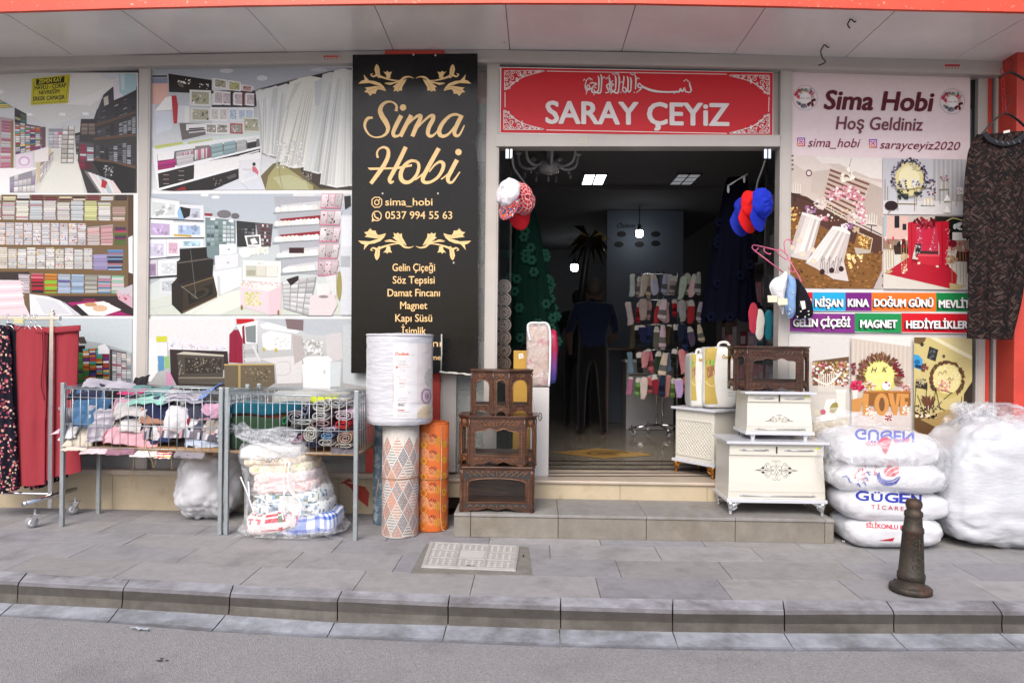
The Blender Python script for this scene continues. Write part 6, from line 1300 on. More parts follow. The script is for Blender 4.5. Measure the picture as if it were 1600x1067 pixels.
pp = Pic(QY-.012); pp.xf(360, 660, 5.615)
for pts, w in (([(40,370),(70,352),(98,372),(60,380)],5),([(222,292),(262,296)],5),([(225,328),(300,332),(345,350)],7),([(312,352),(330,318),(350,345),(372,318),(392,342)],9),([(405,330),(412,345),(432,312),(462,338)],6)): pp.line(pts, w, (56,54,56), 4)
pp.build('black_print', last, PRINTM)
t = thing('textile_bag', 'knotted clear plastic bag full of folded patterned textiles on the pavement', 'bag', (at(445, 838, QY).x, QY+.15, 0))
PR = [(838,372,508),(832,362,532),(822,370,522),(805,375,510),(790,377,508),(760,376,496),(735,370,486),(712,364,478),(700,366,474),(692,372,470),(684,368,452)]
mb = MB(); L3 = []
for y, x0, x1 in PR: a, b = at(x0, y, QY), at(x1, y, QY); L3.append((a.x, b.x, max(a.z, .004)))
def bagf(u, v):
    i = min(int(v*(len(L3)-1)), len(L3)-2); f_ = v*(len(L3)-1)-i; x0, x1, z = [L3[i][j]+(L3[i+1][j]-L3[i][j])*f_ for j in range(3)]
    a = 6.283*u; c_, s_ = math.cos(a), math.sin(a); e = .55; xx = math.copysign(abs(c_)**e, c_); yy = math.copysign(abs(s_)**e, s_)
    d = noise.noise_vector(Vector((c_*3, s_*3, z*14)))*.012; rg = abs(noise.noise(Vector((c_*7, s_*7, z*22))))*.016
    dep = .215 if v < .85 else .215-.12*(v-.85)/.15
    return Vector(((x0+x1)/2+xx*((x1-x0)/2+.004)+d.x, QY+.2+yy*(dep+.012)+d.y-yy*rg*.6, z+d.z*.5*(v > .05)))
mb.grid(bagf, 100, 60, wu=True); mb.build('bag_film', FILM, t, smooth=True)
mb = MB(); A_ = [(474,690,.0),(440,688,.02),(400,672,.03),(384,660,.02),(374,668,.03)]
spine = crom([at(470, 694, QY+.05), at(440, 686, QY+.05), at(405, 684, QY+.05), at(388, 678, QY+.05), at(378, 672, QY+.05), at(374, 674, QY+.04)], 6)
def tw(u, v):
    x = v*(len(spine)-1); i = min(int(x), len(spine)-2); c_ = spine[i].lerp(spine[i+1], x-i); a = 6.283*u; r = .07*(1-v)**.8+.035+.02*math.sin(v*9)
    n_ = noise.noise(Vector((math.cos(a)*2, math.sin(a)*2, v*4)))*.45
    return c_+Vector((.3*r*math.cos(a), r*math.cos(a)*(1+n_), r*.75*math.sin(a)*(1+n_)))
mb.grid(tw, 50, 44, wu=True); q = at(380, 670, QY+.04)
def ear(u, v): d = noise.noise_vector(Vector((u*3, v*3, 8)))*.03; return Vector((q.x-.06+.105*u-.02*v+.02*(1-v), q.y-.03+.06*u+d.y, q.z-.05+.085*v-.02*u*v))+d*.6
mb.grid(ear, 22, 22); mb.build('bag_neck', FILM2, t, smooth=True)
mb = MB(); a0, a1 = at(360, 836, QY), at(390, 838, QY); mb.grid(lambda u, v: Vector((a0.x+(a1.x-a0.x)*u, a0.y+.02+.1*v, .004+.03*u*u+.008*abs(noise.noise(Vector((u*8, v*6, 0)))))), 16, 10); b0 = at(505, 836, QY); mb.grid(lambda u, v: Vector((b0.x+.12*u, b0.y+.02+.14*v*(1-u*.7), .005+.03*(1-u)**2+.008*abs(noise.noise(Vector((u*8, v*6, 4)))))), 16, 10); mb.build('bag_corner', FILM2, t, smooth=True)
RIB = mat('ribbon', lin((240, 236, 240), .9), rough=.7)
for pts in (((446,726),(443,745),(444,770),(440,795),(443,812)), ((452,722),(450,750),(455,770),(470,785),(468,808)), ((455,765),(465,778),(472,790),(466,800)), ((398,775),(412,780),(422,795)), ((376,745),(388,775),(398,806)), ((446,726),(450,721),(455,726)), ((388,752),(390,778)), ((448,765),(442,780),(445,806))):
    mb = MB(); mb.tube(crom([at(a, b, QY-.022-.003*(i_ % 2)) for i_, (a, b) in enumerate(pts)], 5), .0055, 6, flat=.35, fdir=(0, 1, 0)); mb.build('ribbon', RIB, t, smooth=True)
# ---------------------------------------------------------------- rolls of matting with the white bolster on top
def roll_map(cx, cy, r):
    def f(u, v, d): # u = arc angle from the front, v = height
        return Vector((cx+(r+d+.0006)*math.sin(u), cy-(r+d+.0006)*math.cos(u), v))
    return f
def swirl_end(mb, cx, cy, z, r, col, n=40): 
    for k_ in range(5): mb.tube([(cx+r*(1-.18*k_)*math.cos(6.283*j/n), cy+r*(1-.18*k_)*math.sin(6.283*j/n), z+.001) for j in range(n)], r*.05, 6, closed=True, col=col)
g1 = gz(619.5, 842); r1 = 29.5*(g1.y+DCAM)/F; cx1, cy1 = g1.x, g1.y+r1; h1 = at(619, 664, g1.y).z
t = thing('mat_roll', 'upright roll of white matting with orange and blue dashed lozenges', 'mat roll', (cx1, cy1, 0))
MATW = mat('matting_white', lin((222, 216, 208), .8), rough=.85, var=.12, vscale=60, bump=.8, bscale=190)
mb = MB(); mb.lathe([(r1*.99, .002), (r1, .01), (r1, h1*.5), (r1, h1-.004)], 48, (cx1, cy1, 0)); swirl_end(mb, cx1, cy1, h1, r1*.95, None); mb.build('roll', MATW, t, smooth=True)
p = Pic(mapf=roll_map(cx1, cy1, r1), dz=2e-6, k=.8); PC = [(214,110,62),(206,96,50),(92,120,142),(120,70,60),(214,120,70),(86,112,136)]; q = random.Random(5)
du, dv = .62, .155
for i in range(-5, 6):
    for j in range(-1, 9):
        cu, cv = i*du+(j % 2)*du/2, .03+j*dv/2*1.0
        kind = (i*2+j) % 3; c0 = PC[(i*3+j*5) % 6]; n_ = 7
        for m_ in range(n_):
            s_ = (m_+.5)/n_-.5
            if kind == 0: a0_, b0_ = (-.5, s_), (.5, s_)
            elif kind == 1: a0_, b0_ = (s_, -.5), (s_, .5)
            else: a0_, b0_ = (-.5+abs(s_), s_), (.5-abs(s_), s_)
            def dmd(x, y): 
                if kind == 2: return (cu+x*du*.92, cv+y*dv*.9)
                return (cu+(x-y)*du*.46, cv+(x+y)*dv*.46)
            segs = 7
            for g_ in range(segs):
                A = [a0_[k_]+(b0_[k_]-a0_[k_])*(g_+.08)/segs for k_ in (0, 1)]; B = [a0_[k_]+(b0_[k_]-a0_[k_])*(g_+.86)/segs for k_ in (0, 1)]
                P0, P1 = dmd(*A), dmd(*B)
                if abs(P0[0]) > 1.9 or not (.01 < P0[1] < h1-.012 and .01 < P1[1] < h1-.012): continue
                c = c0 if (m_ % 3) else PC[(i+j+2) % 6]; dx, dy = P1[0]-P0[0], P1[1]-P0[1]; 
                l_ = math.hypot(dx*r1, dy) or 1; nx_, ny_ = -dy/l_*.0032/r1, dx*r1/l_*.0032
                p.poly([(P0[0]-nx_,P0[1]-ny_),(P1[0]-nx_,P1[1]-ny_),(P1[0]+nx_,P1[1]+ny_),(P0[0]+nx_,P0[1]+ny_)], tuple(v*q.uniform(.85, 1.1) for v in c), keep=True)
p.n = 1; p.build('pattern', t, PRINTM)
mb = MB(); zb = at(619, 748, g1.y).z; mb.tube([(cx1+(r1+.003)*math.cos(6.283*j/40), cy1+(r1+.003)*math.sin(6.283*j/40), zb+.006*math.sin(6.283*j/40+1)) for j in range(40)], .003, 6, closed=True); mb.tube(crom([at(592, 748, cy1-.02), at(590, 760, cy1-.06), at(588, 775, cy1-.05), at(586, 785, cy1-.03)], 4), .003, 6); mb.build('string', STR, t)
g2 = gz(670, 832); r2 = 27*(g2.y+DCAM)/F; cx2, cy2 = g2.x, g2.y+r2; h2 = at(670, 663, g2.y).z
t = thing('mat_roll', 'upright roll of orange matting with purple and yellow flowers', 'mat roll', (cx2, cy2, 0))
def mesh_mat():
    mt = mat('matting_orange', lin((224, 112, 44), .85), rough=.7, var=.2, vscale=5); nt = mt.node_tree; N = nt.nodes; L = nt.links
    tc = N.new('ShaderNodeTexCoord'); v = N.new('ShaderNodeTexVoronoi'); v.inputs['Scale'].default_value = 130; v.inputs['Randomness'].default_value = .15
    bp = N.new('ShaderNodeBump'); bp.inputs['Strength'].default_value = .9; bp.inputs['Distance'].default_value = .006; L.new(tc.outputs['Object'], v.inputs['Vector']); L.new(v.outputs['Distance'], bp.inputs['Height']); L.new(bp.outputs[0], N['Principled BSDF'].inputs['Normal']); return mt
mb = MB(); mb.lathe([(r2*.99, .002), (r2, .01), (r2, h2*.5), (r2, h2-.004)], 48, (cx2, cy2, 0)); swirl_end(mb, cx2, cy2, h2, r2*.95, None); mb.build('roll', mesh_mat(), t, smooth=True)
p = Pic(mapf=roll_map(cx2, cy2, r2), dz=8e-6, k=.8)
def flo(u, v, r, c, kind):
    if kind == 0:
        for k_ in range(10): a_ = k_*.6283; p.poly([(u+.1*r/r2*math.cos(a_),v+.1*r*math.sin(a_)),(u+r/r2*math.cos(a_-.17),v+r*math.sin(a_-.17)),(u+r*1.08/r2*math.cos(a_),v+r*1.08*math.sin(a_)),(u+r/r2*math.cos(a_+.17),v+r*math.sin(a_+.17))], c)
    elif kind == 1:
        for k_ in range(7):
            y = (k_-3)/3.5*r; w = math.sqrt(max(r*r-y*y, 0)); p.rect(u-w/r2, v+y-r*.1, u+w/r2, v+y+r*.1, c, keep=bool(k_))
    else:
        for rr in (.35, .65, .95):
            n_ = int(16*rr)
            for k_ in range(n_): a_ = k_*6.283/n_; p.ell(u+rr*r/r2*math.cos(a_), v+rr*r*math.sin(a_), .004/r2, .004, c, 6, keep=bool(k_))
zz = .04
for row in range(7):
    v = .05+row*.118
    for u, c, kd, rr in ((-.35,(236,190,60),1,.026),(.2,(110,40,60),0,.03),(.5,(206,176,60),2,.028),(-.8,(236,196,170),2,.03),(.95,(230,190,60),1,.024),(-1.3,(110,40,60),0,.03),(1.35,(236,190,160),2,.03)):
        vv = v+(.05 if c[0] == 110 else 0)+(.025 if kd == 2 else 0)
        if vv < h2-.04: flo(u, vv, rr, c, kd)
    if v+.06 < h2-.04: flo(-.3, v+.06, .03, (240,196,150), 2); flo(.1, v+.03, .028, (244,170,110), 2)
p.build('pattern', t, PRINTM)
mb = MB(); zb = at(670, 748, g2.y).z; mb.tube([(cx2+(r2+.003)*math.cos(6.283*j/40), cy2+(r2+.003)*math.sin(6.283*j/40), zb+.006*math.sin(6.283*j/40)) for j in range(40)], .0034, 6, closed=True); mb.build('string', STR, t)
mb = MB(); mb.tube(crom([at(689, 665, cy2-.11), at(690, 720, cy2-.12), at(688, 780, cy2-.12), at(690, 822, cy2-.12), at(695, 829, cy2-.12)], 5), .005, 6, flat=.4); mb.build('tape', mat('cream_tape', lin((226, 190, 150), .8), rough=.7), t)
g3 = gz(588, 822); r3 = .1; t_y = g3.y+.12
mb = MB(); mb.lathe([(r3*.98, .002), (r3, .01), (r3, .8), (r3*.98, .81)], 40, (at(603, 800, t_y).x, t_y, 0), col=lin((96, 122, 140), .7))
o = mb.build('mat_roll', mat('blue_matting', lin((92, 118, 138), .75), rough=.6, var=.3, vscale=12, var2=(lin((170, 180, 184), .7), 20, .5, .6)), smooth=True); tag(o, 'blue grey matting roll half hidden behind the dashed lozenge roll', 'mat roll')
# bolster
b0, b1_ = at(573.5, 600, -.6), at(675.5, 600, -.6); rb = (b1_.x-b0.x)/2; cyb = -.6; cxb = (b0.x+b1_.x)/2; zb0, zb1 = max(h1, at(624, 665, -.68).z), at(624, 522, -.62).z
t = thing('bedding_bolster', 'round white bedding pack with an orange brand name and towel picture', 'bedding pack', (cxb, cyb, zb0))
BOL = mat('quilt_pack', lin((234, 235, 242), .66), rough=.3, spec=.5, var=.05, vscale=8, bump=.6, bscale=9, bstretch=(1, 1, 6), coat=.4)
mb = MB()
def bol(u, v):
    a = 6.283*u; z = zb0+(zb1-zb0)*v; e = 1-.06*max(0, (.06-v)/.06)**2-.05*max(0, (v-.95)/.05)**2
    r = rb*e*(1+.012*noise.noise(Vector((math.cos(a)*1.5, math.sin(a)*1.5, z*5)))-.02*abs(noise.noise(Vector((math.cos(a)*2.2, math.sin(a)*2.2, z*18))))+-.012*math.exp(-((v-.22)/.02)**2)+.01)
    return Vector((cxb+r*math.cos(a), cyb+r*math.sin(a), z+.005*noise.noise(Vector((math.cos(a)*3, math.sin(a)*3, 5+v)))))
mb.grid(bol, 96, 70, wu=True); body = mb
for z, dirn in ((zb1, 1), (zb0, -1)):
    mb.grid(lambda u, v: Vector((cxb+rb*(1-v)*.97*math.cos(6.283*u), cyb+rb*(1-v)*.97*math.sin(6.283*u), z+dirn*.012*math.sin(v*1.57)*(1+.5*noise.noise(Vector((u*12, v*4, 0))))-.004*dirn)), 48, 8, wu=True)
mb.build('quilt_roll', BOL, t, smooth=True)
mb = MB(); mb.tube([(cxb+rb*.99*math.cos(6.283*j/48), cyb+rb*.99*math.sin(6.283*j/48), zb1-.008) for j in range(48)], .009, 8, closed=True); mb.build('piping', BOL, t, smooth=True)
p = Pic(mapf=on_surface(bvh_of(body), cyb-rb, .003), k=.82); p.ml = 5; p.xf(570, 510, 6.667)
for x in range(8): p.poly([(296+x*50,178),(346+x*50,178),(346+x*50,960),(296+x*50,960)], (236,234,236) if x < 5 else (232,222,222), keep=bool(x))
p.text('Özdilek', 316, 300, 26, (222,80,44), w=146, bold=.04); p.text('ev tekstil', 468, 300, 9, (170,160,160), w=52)
q = random.Random(8)
for y, x0, n_, c in ((366,326,8,(120,120,126)),(390,345,7,(170,168,172)),(404,350,8,(170,168,172)),(424,358,8,(226,170,150)),(445,358,5,(180,178,180)),(462,358,5,(180,178,180)),(525,335,4,(170,168,170)),(555,356,6,(226,150,130)),(590,360,5,(226,130,110)),(604,358,4,(150,150,154)),(630,360,5,(226,150,130)),(690,455,2,(120,120,126)),(745,345,8,(170,168,172)),(765,345,7,(170,168,172)),(800,350,6,(180,178,180)),(890,340,10,(186,184,186)),(932,340,8,(206,190,186))):
    for k_ in range(n_): w_ = q.uniform(5, 12); p.rect(x0+k_*13, y-4, x0+k_*13+w_, y+2, c, keep=bool(k_))
p.ell(333, 424, 12, 12, (226,110,80)); p.text('PİKELİ', 346, 828, 18, (60,60,70), w=66, bold=.03); p.text('Özdilek', 340, 878, 15, (222,80,44), w=72, bold=.03)
for y in range(500, 780, 26): p.line([(292,y),(304,y+8),(290,y+18)], 4, (196,170,120))
p.poly([(640,500),(660,450),(698,420),(700,640),(650,620),(620,580)], (206,204,200))
for k_ in range(4): p.line([(690-k_*16,440+k_*10),(650-k_*8,500+k_*10),(640-k_*2,560),(680-k_*6,625)], 6, (170,166,162) if k_ % 2 else (226,224,220), 4)
p.ell(642, 725, 62, 92, (206,166,196)); p.ring(642, 725, 50, 76, 10, (150,100,140)); p.ring(644, 725, 34, 54, 9, (226,196,214)); p.ring(646, 725, 20, 34, 8, (150,96,136)); p.ell(648, 725, 10, 18, (190,140,180))
p.poly([(548,900),(600,830),(700,800),(698,960),(548,950)], (226,206,176)); p.line([(548,895),(620,905),(690,880)], 4, (190,160,120), 4); p.line([(580,950),(640,900),(698,830)], 4, (200,176,140), 4); p.line([(640,920),(690,950)], 4, (190,160,120))
p.build('printed_label', t, mat('label_print', vcol=True, rough=.28, spec=.45, coat=.3))
# ---------------------------------------------------------------- carved cabinets
def wood(name, c, c2, rough=.38):
    mt = mat(name, c, rough=rough, spec=.5, coat=.15); nt = mt.node_tree; N = nt.nodes; L = nt.links; b = N['Principled BSDF']
    tc = N.new('ShaderNodeTexCoord'); mp = N.new('ShaderNodeMapping'); mp.inputs['Scale'].default_value = (4, 30, 30)
    n = N.new('ShaderNodeTexNoise'); n.inputs['Scale'].default_value = 2.5; n.inputs['Detail'].default_value = 7; n.inputs['Distortion'].default_value = .6
    cr = N.new('ShaderNodeValToRGB'); cr.color_ramp.elements[0].position = .35; cr.color_ramp.elements[0].color = (*c2, 1); cr.color_ramp.elements[1].position = .7; cr.color_ramp.elements[1].color = (*c, 1)
    L.new(tc.outputs['Object'], mp.inputs[0]); L.new(mp.outputs[0], n.inputs['Vector']); L.new(n.outputs['Fac'], cr.inputs[0]); L.new(cr.outputs[0], b.inputs['Base Color'])
    bp = N.new('ShaderNodeBump'); bp.inputs['Strength'].default_value = .15; bp.inputs['Distance'].default_value = .01; L.new(n.outputs['Fac'], bp.inputs['Height']); L.new(bp.outputs[0], b.inputs['Normal'])
    return mt
WD = wood('carved_walnut', lin((112, 68, 44), .66), lin((58, 34, 24), .6)); WD2 = wood('dark_walnut', lin((92, 54, 36), .75), lin((44, 26, 18), .7)); WL = wood('carving_highlight', lin((150, 102, 66), .75), lin((104, 66, 42), .7)); BLKC = mat('black_ground', (.02, .019, .019), rough=.6)
CGL = mat('cabinet_glass', (.1, .12, .12), rough=.03, spec=.5, alpha=.07)
def arch(x0, x1, z0, z1, rise, kind='round', n=14):
    pts = [(x0, z0), (x1, z0), (x1, z1-rise)]
    for i in range(1, n):
        t = i/n; x = x1+(x0-x1)*t; s = 2*t-1
        z = z1-rise+rise*(math.sqrt(max(0, 1-s*s)) if kind == 'round' else (1-abs(s)**4)*(.72+.28*math.cos(s*9.4+3.14)))
        pts.append((x, z))
    return pts+[(x0, z1-rise)]
def cabinet(label, loc, rz, w, d, h, chx, chy, style, wd=WD, back=False, black=False):
    t = thing('display_cabinet', label, 'cabinet', loc, rz, 'carved wooden display cabinets'); rm = t
    def plan(o): return [(-w/2-o, d+o), (-w/2-o, chy-o*.4), (-w/2+chx-o*.4, -o), (w/2-chx+o*.4, -o), (w/2+o, chy-o*.4), (w/2+o, d+o)]
    if style == 'double':  # centre ridge: two panels meeting at a proud middle
        plan = lambda o: [(-w/2-o, d+o), (-w/2-o, chy-o*.4), (-w*.14-o*.2, -o), (w*.12+o*.3, -o), (w/2+o, chy-o*.4), (w/2+o, d+o)]
    I = Matrix.Identity(4); top = MB()
    top.prism([plan(.014)], .012, Matrix.Translation((0, 0, h-.012))); top.prism([plan(.006)], .01, Matrix.Translation((0, 0, h-.023))); top.build('top', wd, t, local=True, bevel=.003)
    bot = MB(); fh = h*.15; bot.prism([plan(-.008)], .012, Matrix.Translation((0, 0, fh))); bot.build('shelf_board', wd, t, local=True)
    P = plan(0); H = h-.0235
    for i in range(5):
        a, b = Vector((*P[i], 0)), Vector((*P[i+1], 0)); L_ = (b-a).length; ex = (b-a)/L_; nn = ex.cross(Vector((0, 0, 1)))
        M = Matrix(((ex.x, 0, nn.x, a.x), (ex.y, 0, nn.y, a.y), (0, 1, 0, 0), (0, 0, 0, 1)))
        big = L_ > w*.45; mg = min(.03, L_*.2)+(.012 if big else 0); zt = H*(.80 if big else .84)
        sc = [(mg*.9+(L_-1.8*mg)*k/12, fh*.62*math.sqrt(max(0, 1-(2*k/12-1)**2))*(1 if not big else .7+.3*math.cos(k/12*6.283*3))) for k in range(13)]
        outer = [(0, 0)]+sc+[(L_, 0), (L_, H), (0, H)]
        hole = arch(mg, L_-mg, fh+.022, zt, (.03 if big else min(.05, (L_-2*mg)*.5)), 'round' if not big or style == 'plain' else 'ogee')
        mb = MB(); mb.prism([outer, hole], .012, M @ Matrix.Translation((0, 0, -.012))); pn = mb.build('front_panel' if i == 2 else 'side_panel', wd, t, local=True, bevel=.0015)
        mb = MB(); mb.add([M @ Vector((x, z, -.007)) for x, z in ((mg*.8, fh), (L_-mg*.8, fh), (L_-mg*.8, zt+.005), (mg*.8, zt+.005))], [(0, 1, 2, 3)]); mb.build('glass', CGL, pn, local=True)
        W[pn.name] = W[t.name]
        if black and i == 2:
            mb = MB(); mb.prism([[(mg*.3, zt-.03)]+[(mg*.3, H-.01), (L_-mg*.3, H-.01), (L_-mg*.3, zt-.03), (L_-mg*1.4, zt+.004), (mg*1.4, zt+.004)]], .002, M); mb.prism([[(mg*.3, fh*.7), (L_-mg*.3, fh*.7), (L_-mg*.3, fh+.012), (mg*.3, fh+.012)]], .002, M); mb.build('black_ground', BLKC, pn, local=True)
        mb = MB()
        T = lambda pts, r: mb.tube(crom([M @ Vector((x, z, .002)) for x, z in pts], 4), r, 6, flat=.8)
        rim = hole+[hole[0]]; mb.tube([M @ Vector((x, z, .001)) for x, z in rim[1:-1]+[hole[0], hole[1]]], .0035, 6)
        cx = L_/2; u = (L_-2*mg)/2; zc = (zt+H)/2+.004; hh = (H-zt)*.42
        for s in (-1, 1):
            for k in range(5 if big else 2):
                x0 = cx+s*u*(.08+.2*k); x1 = cx+s*u*min(1.05, .30+.2*k); T([(x0, zc-hh*.9), ((x0+x1)/2, zc-hh*.2), (x1, zc+hh*.5), (x1-s*.004, zc+hh*.1)], [.0018, .0042, .0034, .0015]); T([(x0+s*.006, zc-hh*.7), (x0+s*.012, zc+hh*.3), (x0-s*.002, zc+hh*.8)], [.0015, .0035, .0015])
            for k in range(4 if big else 1):
                x0 = cx+s*u*(.08+.24*k); T([(x0, fh*.62), (x0+s*u*.1, fh*1.02), (x0+s*u*.2, fh*.8), (x0+s*u*.14, fh*.6)], [.0015, .0036, .003, .0015])
            T([(cx+s*(u+mg*.5), fh+.01), (cx+s*(u+mg*.5), (fh+zt)/2), (cx+s*(u+mg*.5), zt)], [.002, .003, .002])
        T([(cx, zc-hh), (cx, zc+hh*.9)], [.006, .002]); T([(cx, fh*.6), (cx, fh*1.05)], [.005, .002])
        mb.build('carving', WL if wd is WD else WD, pn, local=True, smooth=True)
    for i in range(1, 5):
        x, y = P[i]; mb = MB(); mb.lathe([(.011, 0), (.009, .02), (.0075, h*.3), (.0085, h*.5), (.0075, h*.8), (.010, H)], 10, (x, y+.002, 0)); mb.build('corner_post', wd, t, local=True, smooth=True)
    if back:
        mb = MB(); mb.box((-w/2+.004, d-.012, fh), (w/2-.004, d-.002, H)); mb.build('back_panel', WD, t, local=True)
    else:
        mb = MB()
        for x in (-w/2+.008, w/2-.02): mb.box((x, d-.014, 0), (x+.012, d-.002, H))
        mb.box((-w/2+.02, d-.014, fh), (w/2-.02, d-.002, fh+.03)); mb.box((-w/2+.02, d-.014, H-.03), (w/2-.02, d-.002, H)); mb.build('back_frame', wd, t, local=True)
    return t
def dims(x0, x1, yt, yb, Y): a, b = at(x0, yb, Y), at(x1, yb, Y); return (a+b)/2, b.x-a.x, at((x0+x1)/2, yt, Y).z-a.z
CY = -.655
c, w, h = dims(719, 833, 729, 803, CY); c.z = .1725; h3 = at(776, 729, CY).z-c.z
cabinet('carved cabinet at the bottom of the brown stack with black painted arch', c, 0, w, .3, h3, .012, .02, 'plain', back=True, black=True)
c2, w2, _ = dims(716, 836, 650, 728, CY+.01); c2.z = c.z+h3+.001; hm = at(776, 650, CY).z-c2.z
cabinet('carved cabinet in the middle of the brown stack with canted corners', c2, -.02, w2, .29, hm, w2*.14, .08, 'ogee')
c3, w3, _ = dims(736, 831, 578, 652, CY+.02); c3.z = c2.z+hm+.001; ht = at(776, 578, CY).z-c3.z
cabinet('carved cabinet on top of the brown stack with two front panels', c3, .05, w3, .27, ht, .1, .09, 'double')
# ---------------------------------------------------------------- white chests
CHW = mat('ivory_lacquer', lin((240, 236, 224), .68), rough=.3, spec=.5, var=.03, vscale=4); CHT = mat('white_lacquer', lin((226, 228, 236), .7), rough=.2, spec=.5, coat=.3); SILV = mat('silver_paint', lin((206, 208, 212), .85), rough=.3, metal=.7, var=.15, vscale=40); GLD = mat('gold_leg', lin((170, 116, 52), .9), rough=.35, metal=.8); INKB = mat('black_ink', lin((52, 50, 52), .8), rough=.4)
def scroll(mb, M, cx, cz, s, lower=False):
    T = lambda pts, r=.0022: mb.tube(crom([M @ Vector((cx+x*s, cz+z*s, 0)) for x, z in pts], 5), [r*.4, r, r*.5], 5, flat=.5)
    for k in (-1, 1):
        for f in ((1, -1) if lower else (1,)):
            for pts in (((0,.05),(.12*k,.2*f),(.26*k,.12*f),(.2*k,.02*f),(.1*k,.06*f)), ((.08*k,.3*f),(.02*k,.42*f),(.14*k,.44*f),(.2*k,.34*f)), ((.22*k,.1*f),(.34*k,.26*f),(.46*k,.2*f),(.42*k,.08*f),(.34*k,.1*f)), ((.3*k,.3*f),(.42*k,.34*f),(.54*k,.2*f),(.72*k,.05*f),(1.0*k,0)), ((.46*k,.04*f),(.6*k,.14*f),(.7*k,.08*f)), ((.1*k,0),(.3*k,-.03*f),(.6*k,.0),(.9*k,.0)), ((.06*k,.12*f),(.0,.2*f),(-.06*k,.3*f))): T(pts)
            mb.blob(M @ Vector((cx+.62*k*s, cz+.1*s*f, 0)), (.07*s, .002, .05*s), 1, 1, 8, 6)
def carved_leg(mb, x, y, zt, hgt, s):
    for a in (0, 1):
        dx, dy = (s[0], 0) if a == 0 else (0, s[1])
        mb.tube(crom([(x-dx*.0, y-dy*.0, 0), (x+dx*.004, y+dy*.004, hgt*.35), (x+dx*.0, y, hgt*.6), (x+dx*.04, y+dy*.04, hgt*.86), (x+dx*.075, y+dy*.075, hgt)], 5), [.012, .011, .016, .013, .006], 8)
    mb.lathe([(.013, 0), (.014, .008), (.009, .02), (.012, hgt*.5), (.02, hgt*.8), (.024, hgt)], 12, (x, y, 0)); 
    for k in range(4): mb.tube(crom([(x+s[0]*.012*k, y-.012+s[1]*.0, hgt*.9-.004*k), (x+s[0]*(.006+.012*k), y-.016, hgt*.6), (x+s[0]*.004*k, y-.012, hgt*.35)], 3), .003, 5)
